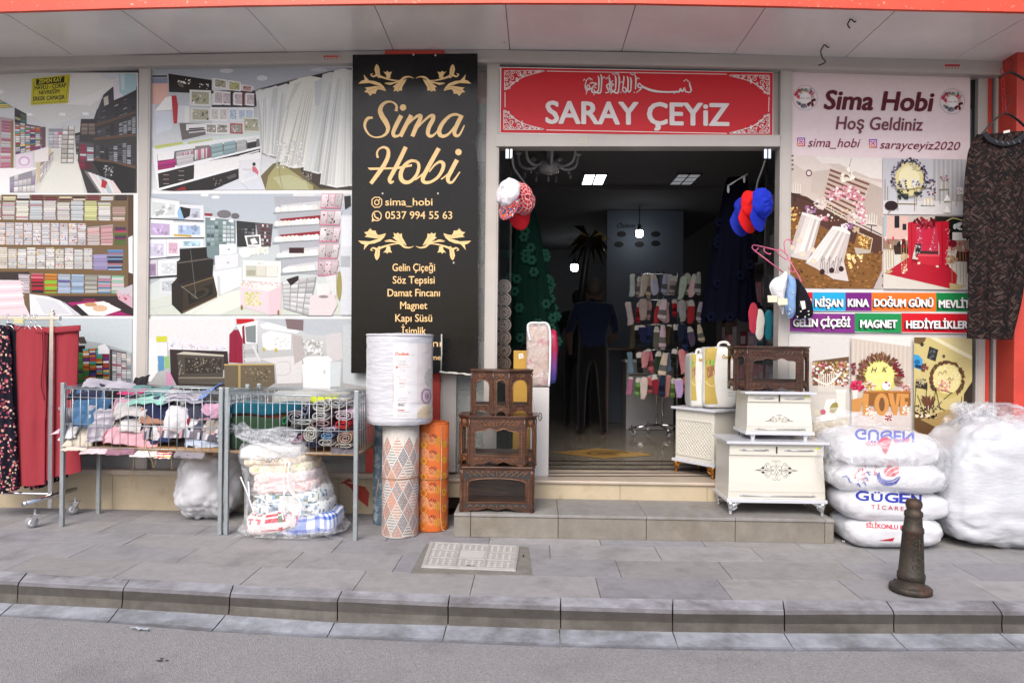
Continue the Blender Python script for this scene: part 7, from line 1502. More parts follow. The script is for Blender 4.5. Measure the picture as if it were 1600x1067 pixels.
def chest(label, c, rz, w, d, h, legs, decal, lattice=False):
    """c = ground point under the middle of the front edge of the base board"""
    t = thing('storage_chest', label, 'chest', c, rz, 'white storage chests'); lh = .085*h/.5 if legs != 'stub' else .035
    mb = MB(); mb.box((-w/2, 0, lh), (w/2, d, lh+.026)); mb.build('base_board', CHT, t, local=True, bevel=.004)
    mb = MB(); mb.box((-w/2-.008, -.006, h-.02), (w/2+.008, d+.004, h)); mb.build('lid', CHT, t, local=True, bevel=.003)
    iw = w/2-.022; z0, z1 = lh+.026, h-.02; H = z1-z0; mb = MB()
    prof = [(.020, 0), (.018, .12), (.016, .14), (.020, .3), (.031, .55), (.038, .72), (.038, .78), (.028, .79), (.028, 1.0)] if not lattice else [(.024, 0), (.024, 1)]
    vs = []
    for s in (-1, 1):
        for y, v in prof: vs.append(Vector((s*(iw+(.012*(1-v)**2 if not lattice else 0)), y, z0+v*H)))
        vs += [Vector((s*iw, d-.012, z1)), Vector((s*(iw+(.0 if lattice else .012)), d-.012, z0))]
    n = len(prof)+2; fs = [tuple(range(n)), tuple(range(2*n-1, n-1, -1))]+[(i, i+n, (i+1) % n+n, (i+1) % n) for i in range(n)]; mb.add(vs, fs); mb.build('body', CHW, t, local=True, bevel=.002)
    yf = lambda v: [a[0]+(b[0]-a[0])*(v-a[1])/max(1e-6, b[1]-a[1]) for a, b in zip(prof, prof[1:]) if a[1] <= v <= b[1]][0]
    if not lattice:
        fr = MB()
        for v in (.06, .885):
            for s in (-1, 1) if v > .5 else (0,):
                x0, x1 = (-iw*.78, iw*.82) if s == 0 else ((-iw*.78, -iw*.17) if s < 0 else (iw*.17, iw*.78)); z = z0+v*H; y = yf(v)-.0025
                fr.tube([(x0, y, z), (x1, y, z)], .0028, 6); fr.tube(crom([(x0, y, z-.005), (x0+.02, y, z+.006), (x0+.04, y, z+.001)], 4), .0028, 6); fr.tube(crom([(x1, y, z-.005), (x1-.02, y, z+.006), (x1-.04, y, z+.001)], 4), .0028, 6); fr.tube([(x0+.02, y, z-.006), (x1-.02, y, z-.006)], .0012, 5)
        fr.build('silver_moulding', SILV, t, local=True, smooth=True)
        k = MB(); z = z0+.885*H; k.box((-.005, yf(.885)-.004, z-.022), (.005, yf(.885)+.002, z+.026)); k.blob((0, yf(.885)-.004, z+.004), (.003, .004, .006), 1, 1, 8, 6); k.tube([(.0, yf(.885)-.006, z+.02), (.0, yf(.885)-.006, z-.02)], .0016, 5); k.build('lock_plate', DARK, t, local=True)
        mb = MB(); zc = z0+(.47 if decal == 'full' else .2)*H+.02; y = yf(.5)-.001
        lean = Matrix(((1, 0, 0, 0), (0, (yf(.7)-yf(.35))/(.35*H), 1, y-(yf(.7)-yf(.35))/(.35*H)*(z0+.5*H)), (0, 1, 0, 0), (0, 0, 0, 1)))
        scroll(mb, lean, .0, zc, iw*.46, decal == 'full'); mb.build('scroll_ornament', INKB, t, local=True)
        st = MB(); q = Vector((iw*.86, yf(.93)-.0012, z0+.93*H)); st.blob(q, (.012, .0008, .008), 1, 1, 14, 6); st.build('price_dot', mat('neon_yellow', lin((222, 240, 60), .9), rough=.6), t, local=True)
    else:
        la = MB(); x0, x1, za, zb = -iw*.86, iw*.86, z0+.1*H, z0+.78*H
        n_ = 11
        for i in range(-n_, n_*2):
            for s in (-1, 1):
                xa = x0+(x1-x0)*i/n_; pts = []
                for (zz, xx) in ((za, xa), (zb, xa+s*(zb-za)*.9)): pts.append((xx, zz))
                (ax, az), (bx, bz) = pts; 
                def clip(ax, az, bx, bz):
                    ts = [0, 1]
                    for lim in (x0, x1):
                        if (ax-lim)*(bx-lim) < 0: ts.append((lim-ax)/(bx-ax))
                    ts.sort(); out = []
                    for p_, q_ in zip(ts, ts[1:]):
                        m_ = ax+(bx-ax)*(p_+q_)/2
                        if x0 <= m_ <= x1: out.append(((ax+(bx-ax)*p_, az+(bz-az)*p_), (ax+(bx-ax)*q_, az+(bz-az)*q_)))
                    return out
                for A, B in clip(ax, az, bx, bz): la.tube([(A[0], .022, A[1]), (B[0], .022, B[1])], .0032, 5)
        la.build('lattice', CHW, t, local=True)
        f2 = MB()
        for a, b in (((x0-.012, za-.012), (x1+.012, za)), ((x0-.012, zb), (x1+.012, zb+.012)), ((x0-.012, za), (x0, zb)), ((x1, za), (x1+.012, zb))): f2.box((a[0], .017, a[1]), (b[0], .026, b[1]))
        f2.box((-.002, .02, zb+.03), (.002, .026, z1-.01)); f2.build('lattice_frame', CHW, t, local=True, bevel=.001)
    for sx in (-1, 1):
        for y in (.035, d-.035):
            l = MB()
            if legs == 'stub': l.hexa([Vector((sx*(w/2-.06)+a*q, y+b*q, z)) for z, q in ((0, .011), (lh, .017)) for a, b in ((-1,-1),(1,-1),(1,1),(-1,1))])
            else: carved_leg(l, sx*(w/2-.03), y-.012, lh, lh, (-sx, 1 if y < d/2 else -1))
            l.build('leg', {'stub': CHT, 'silver': SILV, 'gold': GLD}[legs], t, local=True, smooth=legs != 'stub')
    return t
Y1 = -.62; a, b = at(1136, 790, Y1), at(1293.6, 790, Y1); zb = .1725; H1 = at(1216, 690, Y1).z-zb
chest('large white chest with silver legs and a full scroll ornament on its front', ((a.x+b.x)/2, Y1, zb), 0, b.x-a.x, .40, H1, 'silver', 'full')
Y2 = -.53; a, b = at(1165, 680, Y2), at(1273.5, 680, Y2); zs = zb+H1; H2 = at(1220, 612, Y2).z-zs
chest('small white chest on stub feet standing on the larger chest', ((a.x+b.x)/2, Y2, zs), 0, b.x-a.x, .33, H2, 'stub', 'half')
Y3 = -.50; a, b = at(1152, 609, Y3), at(1268, 609, Y3); z3 = zs+H2; H3 = at(1210, 541, Y3).z-z3
cabinet('dark carved cabinet standing on the small white chest', ((a.x+b.x)/2, Y3, z3), .0, b.x-a.x, .27, H3, .07, .07, 'ogee', wd=WD2)
# rear chest turned to the doorway
q = at(1110, 744, -.02); cc = Vector((q.x, q.y, Zt)); R4 = R(-52)
# front (lattice) face looks to the left; its near corner sits over the gold leg
w4, d4 = .44, .36; h4 = at(1107, 640, -.02).z-Zt
ex = Vector((math.cos(R4), math.sin(R4), 0)); cm = cc-ex*(w4/2-.03)+Vector((0, -.02, 0))
chest('white chest with lattice front and gold legs turned sideways in the doorway', cm, R4, w4, d4, h4, 'gold', '', True)
# bags of bedding on it
BAGW = mat('bag_white', lin((232, 230, 224), .76), rough=.4, spec=.4, var=.06, vscale=6, bump=.25, bscale=14)
def bedbag(label, px0, px1, yt, yb, Y, seed, green, name='bedding_bag'):
    a, b = at(px0, yb, Y), at(px1, yb, Y); w, h = (b.x-a.x)/2, (at(px0, yt, Y).z-a.z)/2; c = Vector(((a.x+b.x)/2, Y+.14, Zt+h4+h))
    t = thing(name, label, 'bag', (c.x, c.y, Zt+h4))
    mb = MB(); mb.blob(c, (w, .13, h), .25, .3, 60, 40, disp=creased(seed, .012, 5)); mb.build('bag_body', BAGW, t, smooth=True)
    bv = bvh_of(mb); p = Pic(mapf=on_surface(bv, Y+.01, .003), k=.82); p.ml = 4; W_, H_ = px1-px0, yb-yt; u = lambda f: px0+W_*f; v = lambda f: yt+H_*f
    nx = 16
    for i in range(nx): 
        f0, f1 = i/nx, (i+1)/nx; e = lambda f: .40-.10*math.sin(f*3.1)
        p.poly([(u(.04),v(.03+f0*.94)),(u(e(f0)),v(.03+f0*.94)),(u(e(f1)),v(.03+f1*.94)),(u(.04),v(.03+f1*.94))], (186,160,74), keep=bool(i))
    p.ell(u(.17), v(.27), W_*.13, H_*.12, (100,190,70)); p.ell(u(.14), v(.3), W_*.07, H_*.06, (70,150,60)); p.poly([(u(.08),v(.38)),(u(.3),v(.34)),(u(.32),v(.5)),(u(.12),v(.56))], (150,100,60)); p.ell(u(.22),v(.48),W_*.09,H_*.06,(196,160,120))
    p.line([(u(.05),v(.6)),(u(.2),v(.68)),(u(.36),v(.66))], 1.2, (226,206,140), 5)
    p.text('Özdilek', u(.52), v(.24), H_*.035+1.5, (176,140,60), w=W_*.33, bold=.05); p.text('.com.tr', u(.86), v(.24), 1.4, (170,166,160), w=W_*.1)
    for k_ in range(4): p.rect(u(.66), v(.68+k_*.05), u(.84), v(.69+k_*.05), (180,180,178))
    p.rect(u(.62), v(.61), u(.9), v(.618), (196,196,194)); p.build('print', t, PRINTM)
    mb = MB(); zt_ = c.z+h; mb.tube(crom([(c.x-w*.1, c.y-.05, zt_-.015), (c.x+w*.0, c.y-.06, zt_+.03), (c.x+w*.4, c.y-.06, zt_+.035), (c.x+w*.62, c.y-.05, zt_-.01)], 6), .011, 8, flat=.4, fdir=(0, 1, 0)); mb.build('handle', BAGW, t, smooth=True)
bedbag('larger white and olive bedding bag on the lattice chest', 1099, 1156, 537, 634, .05, 51, True); bedbag('smaller white and olive bedding bag behind the larger one', 1079, 1104, 544, 628, .12, 52, True)
# ---------------------------------------------------------------- cartons and bedding packs left of the doorway
CY2 = -.02; a, b = at(828, 720, CY2), at(857, 720, CY2); hb = at(840, 606, CY2).z
mb = MB(); mb.box((a.x, CY2, Zt), (b.x, CY2+.32, hb)); t = thing('carton', 'tall white cardboard carton standing on the threshold by the brown cabinets', 'carton', ((a.x+b.x)/2, CY2+.16, Zt)); mb.build('box', mat('white_card', lin((226, 222, 220), .72), rough=.75, var=.06, vscale=5), t, bevel=.003)
p = Pic(CY2-.001); p.line([(830,608),(836,640),(832,680),(833,718)], .8, (190,180,170)); p.ell(844, 651, 3.2, 6.5, (40,38,40)); p.ell(844, 651, 2, 5, (210,206,204)); p.line([(842,648),(846,654)], .9, (40,38,40)); p.build('printed_mark', t, PRINTM)
PKY = -.0; a, b = at(821, 600, PKY), at(860, 600, PKY); tt_ = at(840, 504, PKY).z
t = thing('bedding_pack', 'clear zipped bedding pack with pink quilt and white piping on the carton', 'bedding pack', ((a.x+b.x)/2, PKY+.12, hb))
PKQ = mat('pink_quilt', lin((206, 176, 160), .7), rough=.6, var=.25, vscale=14, var2=(lin((196, 120, 120), .7), 9, .55, .6), bump=.4, bscale=30)
mb = MB(); ck = Vector(((a.x+b.x)/2, PKY+.13, (hb+tt_)/2)); mb.blob(ck, ((b.x-a.x)/2*.94, .11, (tt_-hb)/2*.97), .3, .3, 40, 30, disp=creased(61, .012, 8)); mb.build('quilt', PKQ, t, smooth=True)
mb = MB(); mb.blob(ck, ((b.x-a.x)/2, .125, (tt_-hb)/2), .2, .25, 40, 30, disp=creased(62, .01, 6)); mb.build('clear_cover', FILM, t, smooth=True)
mb = MB(); xr = b.x
mb.tube(crom([(xr-.012, PKY+.02, hb+.01), (xr-.004, PKY+.01, (hb+tt_)/2), (xr-.016, PKY+.02, tt_-.03), (ck.x, PKY+.02, tt_-.004), (a.x+.016, PKY+.02, tt_-.02), (a.x+.035, PKY+.02, tt_-.15)], 6), .009, 8); mb.build('piping', WHITEP, t, smooth=True)
mb = MB(); q0 = at(862, 560, .14); mb.blob((q0.x+.0, .2, (hb+tt_)/2-.02), (.05, .12, (tt_-hb)/2*.86), .5, .5, 40, 30, disp=creased(63, .015, 8), col=None)
def redblue():
    mt = mat('red_blue_bedding', (.4, .05, .08), rough=.35); nt = mt.node_tree; N = nt.nodes; L = nt.links; tc = N.new('ShaderNodeTexCoord'); s = N.new('ShaderNodeSeparateXYZ'); L.new(tc.outputs['Object'], s.inputs[0]); cr = N.new('ShaderNodeValToRGB'); L.new(s.outputs[2], cr.inputs[0]); e = cr.color_ramp; e.elements[0].position = .0; e.elements[0].color = (*lin((50, 80, 170), .8), 1); e.elements[1].position = .3; e.elements[1].color = (*lin((190, 40, 80), .8), 1); e.elements.new(.15).color = (*lin((120, 70, 150), .8), 1); L.new(cr.outputs[0], N['Principled BSDF'].inputs['Base Color']); return mt
tag(mb.build('bedding_pack', redblue(), smooth=True), 'red and blue bedding pack squeezed behind the pink quilt pack', 'bedding pack')
yb_ = at(802, 606, .06); a, b = at(802, 600, .1), at(835, 600, .1); mb = MB(); mb.box((a.x, .1, Zt), (b.x, .3, at(818, 548, .1).z)); t = thing('box', 'mustard yellow box with a price sticker behind the brown cabinets', 'box', ((a.x+b.x)/2, .2, Zt)); mb.build('carton_body', mat('mustard_card', lin((206, 160, 60), .72), rough=.45, var=.08), t, bevel=.003)
p = Pic(.0985); p.poly([(810,553),(817,552),(818,559),(811,561)], (236,232,224)); p.line([(812,555),(816,558)], .8, (60,60,60)); p.build('price_sticker', t, PRINTM)
# ---------------------------------------------------------------- bollard, manhole cover, small litter
IRON = mat('rusty_cast_iron', lin((72, 66, 58), .75), rough=.6, metal=.4, var=.35, vscale=11, bump=.5, bscale=50, var2=(lin((112, 72, 52), .8), 7, .5, .78))
gq = gz(1422.5, 924); kq2 = (gq.y+DCAM)/F; t = thing('bollard', 'rusty cast iron bollard with scroll reliefs and ball top on the pavement', 'bollard', (gq.x, gq.y, 0), 0)
zz_ = lambda py: (at(1425, py, gq.y).z); rr = lambda px: px*kq2
prof = [(rr(27), 0), (rr(30), .004), (rr(30), .03), (rr(28), .036), (rr(19.5), .045), (rr(18.5), .08), (rr(18.3), zz_(904)), (rr(19.6), zz_(903)), (rr(19.6), zz_(895)), (rr(18), zz_(893)), (rr(14.6), zz_(832)), (rr(15.6), zz_(831)), (rr(15.3), zz_(824)), (rr(13.4), zz_(822)), (rr(12), zz_(807)), (rr(13.2), zz_(805)), (rr(13), zz_(799)), (rr(10.5), zz_(797)), (rr(9.5), zz_(795)), (rr(11.6), zz_(790.5)), (rr(12), zz_(787)), (rr(11), zz_(782.5)), (rr(8), zz_(779.5)), (rr(3), zz_(778))]
lean = Matrix.Translation(Vector((gq.x, gq.y, 0))) @ Matrix.Rotation(.03, 4, 'Y'); lm = lean.copy(); lm.translation = (0, 0, 0)
mb = MB(); mb.lathe([(r, z) for r, z in prof], 40, (gq.x, gq.y, 0), M=lm); mb.build('shaft', IRON, t, smooth=True)
mb = MB(); z0_, z1_ = zz_(888), zz_(838)
for k in range(4):
    zc = z0_+(z1_-z0_)*(k+.5)/4; r_ = rr(17)-(rr(17)-rr(14.8))*(k+.5)/4+.001
    for s, base in ((1, -.35), (-1, .55)):
        pts = []
        for i in range(14): a_ = i/13*7.5; ra = .019*(1-i/18); an = base+s*(.17+ra*math.cos(a_)/r_*1.0); pts.append(lm @ Vector((r_*math.sin(an), -r_*math.cos(an), zc+ra*math.sin(a_)))+Vector((gq.x, gq.y, 0)))
        mb.tube(pts, .0035, 6)
pts = [lm @ Vector((r_*math.sin(.1)*1.02, -r_*math.cos(.1)*1.06, z))+Vector((gq.x, gq.y, 0)) for z in (z0_, (z0_+z1_)/2, z1_)]; mb.tube(pts, .003, 6); mb.build('scroll_relief', IRON, t, smooth=True)
for an in (.6, 2.1, -1.2, -2.4): mb = MB(); mb.lathe([(.009, .03), (.009, .042), (.005, .047)], 6, (gq.x+rr(25)*math.cos(an), gq.y+rr(25)*math.sin(an), 0)); mb.build('bolt', IRON, t)
qy = gz(1434, 933); mb = MB(); mb.lathe([(.011, 0), (.0115, .014), (.0105, .022)], 14, qy+Vector((0, .012, .002))); tag(mb.build('plastic_plug', mat('yellow_plastic', lin((226, 166, 40), .85), rough=.45), smooth=True), 'short yellow plastic plug sticking out of the paving below the bollard', 'plug')
mc = [gz(672, 848.5), gz(812, 855), gz(806, 894), gz(658, 888)]; mo = [gz(666, 850), gz(826, 855), gz(832, 899), gz(641, 896)]
t = thing('manhole_cover', 'light grey manhole cover with dotted panels set in the pavement', 'manhole cover', (mc[0]+mc[2])/2)
mb = MB(); up = Vector((0, 0, .005)); mb.hexa([mo[3], mo[2], mo[1], mo[0]]+[p_+up for p_ in (mo[3], mo[2], mo[1], mo[0])]); mb.build('concrete_surround', mat('old_mortar', lin((150, 146, 138), .62), rough=.9, var=.25, vscale=12, bump=.4, bscale=80), t)
CVM = mat('cover_plate', lin((196, 194, 190), .68), rough=.65, var=.14, vscale=12, bump=.2, bscale=90); B4 = lambda u, v, z=0: mc[3].lerp(mc[2], u).lerp(mc[0].lerp(mc[1], u), v)+Vector((0, 0, z))
mb = MB(); mb.hexa([B4(0,0,.003), B4(1,0,.003), B4(1,1,.003), B4(0,1,.003), B4(0,0,.014), B4(1,0,.014), B4(1,1,.014), B4(0,1,.014)]); mb.build('plate', CVM, t, bevel=.004)
def bar(mb, u0, v0, u1, v1, z=.018, z0=.0135): mb.hexa([B4(u0,v0,z0), B4(u1,v0,z0), B4(u1,v1,z0), B4(u0,v1,z0), B4(u0,v0,z), B4(u1,v0,z), B4(u1,v1,z), B4(u0,v1,z)])
mb = MB()
for u in (.02, .335, .645, .955): bar(mb, u, .03, u+.028, .97)
for v in (.03, .345, .655, .945):
    for u in (.05, .365, .675): bar(mb, u, v, u+.28, v+.03, .0175)
mb.build('rib', CVM, t)
mb = MB()
for i in range(3):
    for j in range(3):
        if i == 1 and j == 1: bar(mb, .375, .385, .635, .645, .016); continue
        for a_ in range(4):
            for b_ in range(3): u = .075+i*.31+a_*.068; v = .1+j*.31+b_*.075; bar(mb, u, v, u+.024, v+.034, .0165)
mb.build('raised_dots', mat('worn_dots', lin((210, 208, 203), .74), rough=.6), t)
mb = MB(); bar(mb, .46, .08, .56, .11, .0145, .0136); mb.build('lift_slot', DARK, t)
mb = MB(); q = gz(817, 870); mb.tube([q+Vector((0, .02, .008)), q+Vector((.004, -.004, .012)), q+Vector((.002, -.03, .006))], .005, 6); mb.build('hinge_pin', CHROME, t)
q = gnd(215, 984, -.128); mb = MB(); mb.grid(lambda u, v: Vector((q.x-.04+.1*u, q.y+.02*v-.02*u, -.127+.018*abs(noise.noise(Vector((u*5, v*4, 0))))+.006)), 12, 6, col=lin((196, 206, 220), .8)); tag(mb.build('plastic_scrap', CLOTH, smooth=True), 'crumpled pale plastic scrap lying at the road edge', 'litter')
q = gnd(255, 1031, -.131); mb = MB()
for k in range(5): mb.blob(q+Vector((rnd.uniform(-.03, .03), rnd.uniform(-.015, .015), .002)), (.010, .007, .0015), 1, 1, 10, 5)
tag(mb.build('tar_spot', mat('tar', lin((70, 68, 68), .6), rough=.8), smooth=True), 'small dark spot of tar on the grey road', 'stain')
# ---------------------------------------------------------------- things hanging at the front
COT = lambda n, c, k=.8: mat(n, lin(c, k), rough=.85, spec=.15, var=.08, vscale=20, bump=.25, bscale=250)
def cap(label, px, py, Y, s, dome, brim, c1, c2, group, pat=None, bpat=None):
    """baseball cap: dome axis and brim direction are world vectors"""
    z = Vector(dome).normalized(); x = Vector(brim); x = (x-z*x.dot(z)).normalized(); y = z.cross(x); o = at(px, py, Y)
    M = Matrix(((x.x, y.x, z.x, o.x), (x.y, y.y, z.y, o.y), (x.z, y.z, z.z, o.z), (0, 0, 0, 1)))
    t = thing('cap', label, 'cap', o, 0, group)
    mb = MB()
    def fn(u, v):
        a = 6.283*u; b = v*1.53; seam = 1-.018*abs(math.cos(a*3))**14
        r = math.cos(b)**.72*seam; d = noise.noise_vector(Vector((math.cos(a)*2, math.sin(a)*2, b*2+px)))*.10
        return M @ (Vector((r*math.cos(a)*1.06, r*math.sin(a)*.9, math.sin(b)*.68))*s+d*s)
    mb.grid(fn, 96, 32, wu=True, colf=(lambda i, j: pat(i, j)) if pat else None); mb.build('crown', CLOTH if pat else COT('cap_cloth', c1), t, smooth=True, solid=.003)
    mb = MB()
    def bf(u, v):
        a = (u-.5)*2.3; r0 = Vector((math.cos(a)*1.03, math.sin(a)*.88, 0)); ext = .95*math.cos(a*.66)**.5*v
        return M @ (Vector((r0.x+ext, r0.y*(1+.06*v), -.10*v-.14*abs(r0.y)**2*v+.02))*s)
    mb.grid(bf, 26, 10, colf=bpat); mb.build('brim', CLOTH if bpat else COT('brim_cloth', c2), t, smooth=True, solid=.005)
    mb = MB(); mb.blob(M @ Vector((0, 0, .70*s)), (.07*s, .07*s, .05*s), 1, 1, 10, 8); mb.build('button', COT('button_cloth', c1), t, smooth=True)
    return t
G1 = 'caps hung at the right of the doorway'; G2 = 'caps hung at the left of the doorway'
cap('royal blue cap hanging in front at the right of the doorway', 1188, 318, -.30, .115, (.62, -.72, .12), (-.25, -.1, -1), (32, 52, 186), (30, 48, 176), G1)
cap('bright red cap hanging between the two blue caps', 1172, 322, -.20, .118, (.55, -.75, .2), (-.35, -.1, -1), (226, 32, 34), (216, 30, 34), G1)
cap('blue cap with red and yellow edge behind the red cap', 1162, 330, -.11, .115, (.5, -.8, .2), (-.5, -.1, -1), (34, 50, 170), (34, 50, 170), G1)
rp = [lin(c, .8) for c in ((228, 122, 60), (46, 60, 120), (226, 220, 210), (70, 110, 160), (206, 70, 60), (60, 40, 60))]
cap('white cap with a colourful printed brim at the left of the doorway', 796, 303, -.36, .118, (-.6, -.7, .4), (.12, -.25, -1), (236, 232, 238), (226, 222, 232), G2, bpat=lambda i, j: rp[int((noise.noise(Vector((i*.55, j*.6, 3)))+1)*4.2+(i*7+j*3) % 2) % 6])
mbp = MB(); q = at(799, 330, -.46)
cap('red checked cap behind the white one at the left of the doorway', 814, 312, -.24, .122, (.6, -.75, .1), (.0, -.2, -1), (206, 40, 50), (206, 36, 46), G2, pat=lambda i, j: lin((236, 200, 200), .8) if (i % 6 == 0 or j % 5 == 0) else lin((204, 36, 46), .8))
def strap(label, pts, Y, r=.006, m_=None):
    mb = MB(); mb.tube(crom([at(a, b, Y) for a, b in pts], 6), r, 6, flat=.4, fdir=(0, 1, 0)); return tag(mb.build('strap', m_ or BLACKP, smooth=True), label, 'strap')
strap('black strap holding the caps at the left of the doorway', ((801, 246), (803, 262), (812, 276), (822, 290), (824, 302)), -.2, .012); strap('black strap holding the blue and red caps', ((1196, 250), (1190, 268), (1184, 284), (1182, 296)), -.2, .010)
# pink hanger with three small hats
t = thing('clothes_hanger', 'pink plastic hanger clipped to the right door post', 'hanger', at(1213, 420, -.16)); PNK = mat('pink_plastic', lin((226, 110, 146), .8), rough=.35); HX = lambda pts: [at(1150+x/5.927, 360+y/5.927, -.16) for x, y in pts]; mb = MB()
mb.tube(crom(HX([(385,188),(300,165),(190,140),(160,138),(150,160),(170,185),(195,180),(205,160)]), 5), .0048, 8); mb.tube(HX([(168,185),(300,285),(450,400)]), .0048, 8); mb.tube(crom(HX([(265,165),(258,185),(275,205),(310,222),(322,212)]), 4), .0044, 8); mb.tube(HX([(475,250),(540,350),(605,470),(600,480)]), .0048, 8)
mb.tube(crom(HX([(484,340),(500,365),(520,385),(540,385),(545,365)]), 4), .0044, 8); mb.tube(crom(HX([(385,188),(395,176),(415,180),(470,225),(482,250),(470,268),(450,262),(390,212)]), 4, True), .0044, 8, closed=True); mb.build('frame', PNK, t, smooth=True)
mb = MB(); mb.tube(crom(HX([(455,210),(450,170),(446,120),(460,92),(490,85),(515,105),(520,140)]), 5), .0044, 8); mb.build('hook', PNK, t, smooth=True)
def hat(label, outline, Y, c, c2=None, dots=None):
    """small soft hat seen from the side: rounded shell over an outline plus a turned-up brim"""
    C = sum((Vector((x, y, 0)) for x, y in outline), Vector())/len(outline); pts = crom([(x, y, 0) for x, y in outline], 6, True); n = len(pts); t = thing('baby_hat', label, 'hat', at(1150+C.x/5.927, 360+C.y/5.927, Y), 0, 'small hats on the pink hanger')
    mb = MB()
    for s in (-1, 1):
        def fn(u, v):
            i = int(u*n) % n; q = C.lerp(pts[i], v); a = at(1150+q.x/5.927, 360+q.y/5.927, Y); a.y += s*.05*math.sqrt(max(0, 1-v*v))+.012*noise.noise(Vector((q.x*.04, q.y*.04, s)))*(1-v); return a
        mb.grid(fn, n, 8, wu=True)
    mb.build('shell', COT('hat_cloth', c), t, smooth=True); mb = MB(); mb.tube([at(1150+(C.x+(q.x-C.x)*.97)/5.927, 360+(C.y+(q.y-C.y)*.97)/5.927, Y-.006) for q in pts], .004, 6, closed=True); mb.build('hem', COT('hem', c2 or c), t, smooth=True)
    if dots:
        p = Pic(Y-.056, k=.8); p.xf(1150, 360, 5.927)
        for x, y in dots: p.ell(x, y, 10, 7, (214, 206, 190), 6, x)
        p.build('motif', t, PRINTM)
hat('black baby hat with pale motifs on the right of the pink hanger', [(555,440),(610,500),(665,590),(708,700),(705,800),(640,815),(560,818),(545,700),(548,560)], -.10, (30, 29, 36), (80, 80, 130), [(570,800),(640,800),(600,750),(672,748),(675,780)])
hat('light blue baby hat in the middle below the pink hanger', [(480,415),(530,430),(555,500),(548,640),(545,760),(510,815),(475,790),(455,690),(450,560),(470,470)], -.17, (140, 176, 222), None, [(530,578),(500,730),(492,770)])
hat('white baby hat on the left below the pink hanger', [(455,380),(475,400),(462,520),(440,640),(436,780),(420,740),(395,690),(345,620),(310,520),(350,450),(420,420)], -.22, (232, 232, 236))
for x, y, l in ((337, 632, 'cream price tag on the white baby hat'), (432, 657, 'cream price tag between white and blue baby hats'), (619, 692, 'white price tag on the black baby hat')):
    p = Pic(-.285 if x < 600 else -.17, k=.85); p.xf(1150, 360, 5.927); s = -.05 if x < 600 else .3; p.poly([(x-46,y-30),(x+44,y-26),(x+46,y+32),(x-40,y+34)] if x < 600 else [(x-26,y-36),(x+18,y-40),(x+28,y+30),(x-4,y+44)], (232,226,196) if x < 600 else (236,234,232))
    for k in range(3): p.line([(x-30,y-12+k*12),(x+26,y-10+k*12)], 2, (190,180,150))
    tag(p.build('price_tag', None, PRINTM), l, 'price tag')
# patterned long dress on a black hanger, plus an empty hanger, by the red column
def dressmat():
    mt = mat('woven_pattern', (.03, .02, .02), rough=.8, spec=.2); nt = mt.node_tree; N = nt.nodes; L = nt.links; b = N['Principled BSDF']; tc = N.new('ShaderNodeTexCoord'); mp = N.new('ShaderNodeMapping'); mp.inputs['Scale'].default_value = (1, .0, 1); L.new(tc.outputs['Object'], mp.inputs[0])
    vo = []
    for rot in (.75, -.75):
        m2 = N.new('ShaderNodeMapping'); m2.inputs['Rotation'].default_value = (0, rot, 0); m3 = N.new('ShaderNodeMapping'); m3.inputs['Scale'].default_value = (36, 1, 120); v = N.new('ShaderNodeTexVoronoi'); v.inputs['Scale'].default_value = 1
        L.new(mp.outputs[0], m2.inputs[0]); L.new(m2.outputs[0], m3.inputs[0]); L.new(m3.outputs[0], v.inputs['Vector']); vo.append(v.outputs['Color'])
    ckr = N.new('ShaderNodeTexChecker'); ckr.inputs['Scale'].default_value = 11; m2 = N.new('ShaderNodeMapping'); m2.inputs['Rotation'].default_value = (0, .78, 0); L.new(mp.outputs[0], m2.inputs[0]); L.new(m2.outputs[0], ckr.inputs['Vector'])
    mx = N.new('ShaderNodeMix'); mx.data_type = 'RGBA'; L.new(ckr.outputs['Fac'], mx.inputs[0]); L.new(vo[0], mx.inputs[6]); L.new(vo[1], mx.inputs[7]); sp = N.new('ShaderNodeSeparateColor'); L.new(mx.outputs[2], sp.inputs[0])
    cr = N.new('ShaderNodeValToRGB'); e = cr.color_ramp; e.elements[0].color = (*lin((26, 21, 23), .42), 1); e.elements[0].position = .45; e.elements[1].color = (*lin((106, 86, 80), .4), 1); e.elements[1].position = .95; k = e.elements.new(.7); k.color = (*lin((66, 38, 34), .42), 1); L.new(sp.outputs[0], cr.inputs[0]); L.new(cr.outputs[0], b.inputs['Base Color']); return mt
DM = dressmat(); DY = -.36
t = thing('long_dress', 'long dark patterned dress with sleeves on a hanger by the red column', 'dress', at(1555, 530, DY))
def sheet(name, left, right, Y, th, sd, fold, m_):
    Lp, Rp = crom([(x, y, 0) for x, y in left], 8), crom([(x, y, 0) for x, y in right], 8)
    def fn(u, v):
        side = 1 if u < .5 else -1; s = u*2 if u < .5 else 2-u*2; i = min(int(v*(len(Lp)-1)), len(Lp)-2); f = v*(len(Lp)-1)-i; a = Lp[i].lerp(Lp[i+1], f); b = Rp[i].lerp(Rp[i+1], f); q = a.lerp(b, s); w = at(q.x, q.y, Y)
        return Vector((w.x, w.y-side*th*(1-abs(2*s-1)**3)+fold*v*math.sin(s*15+sd+2*noise.noise(Vector((s*3, v*2, sd))))+.008*noise.noise(Vector((s*7, v*9, sd))), w.z))
    mb = MB(); mb.grid(fn, 80, 60, wu=True); mb.build(name, m_, t, smooth=True)
sheet('skirt_panel', [(1530,212),(1521,235),(1516,300),(1515,400),(1513,460),(1512,529)], [(1605,205),(1614,230),(1609,300),(1604,400),(1597,460),(1581,531)], DY, .03, 1, .016, DM)
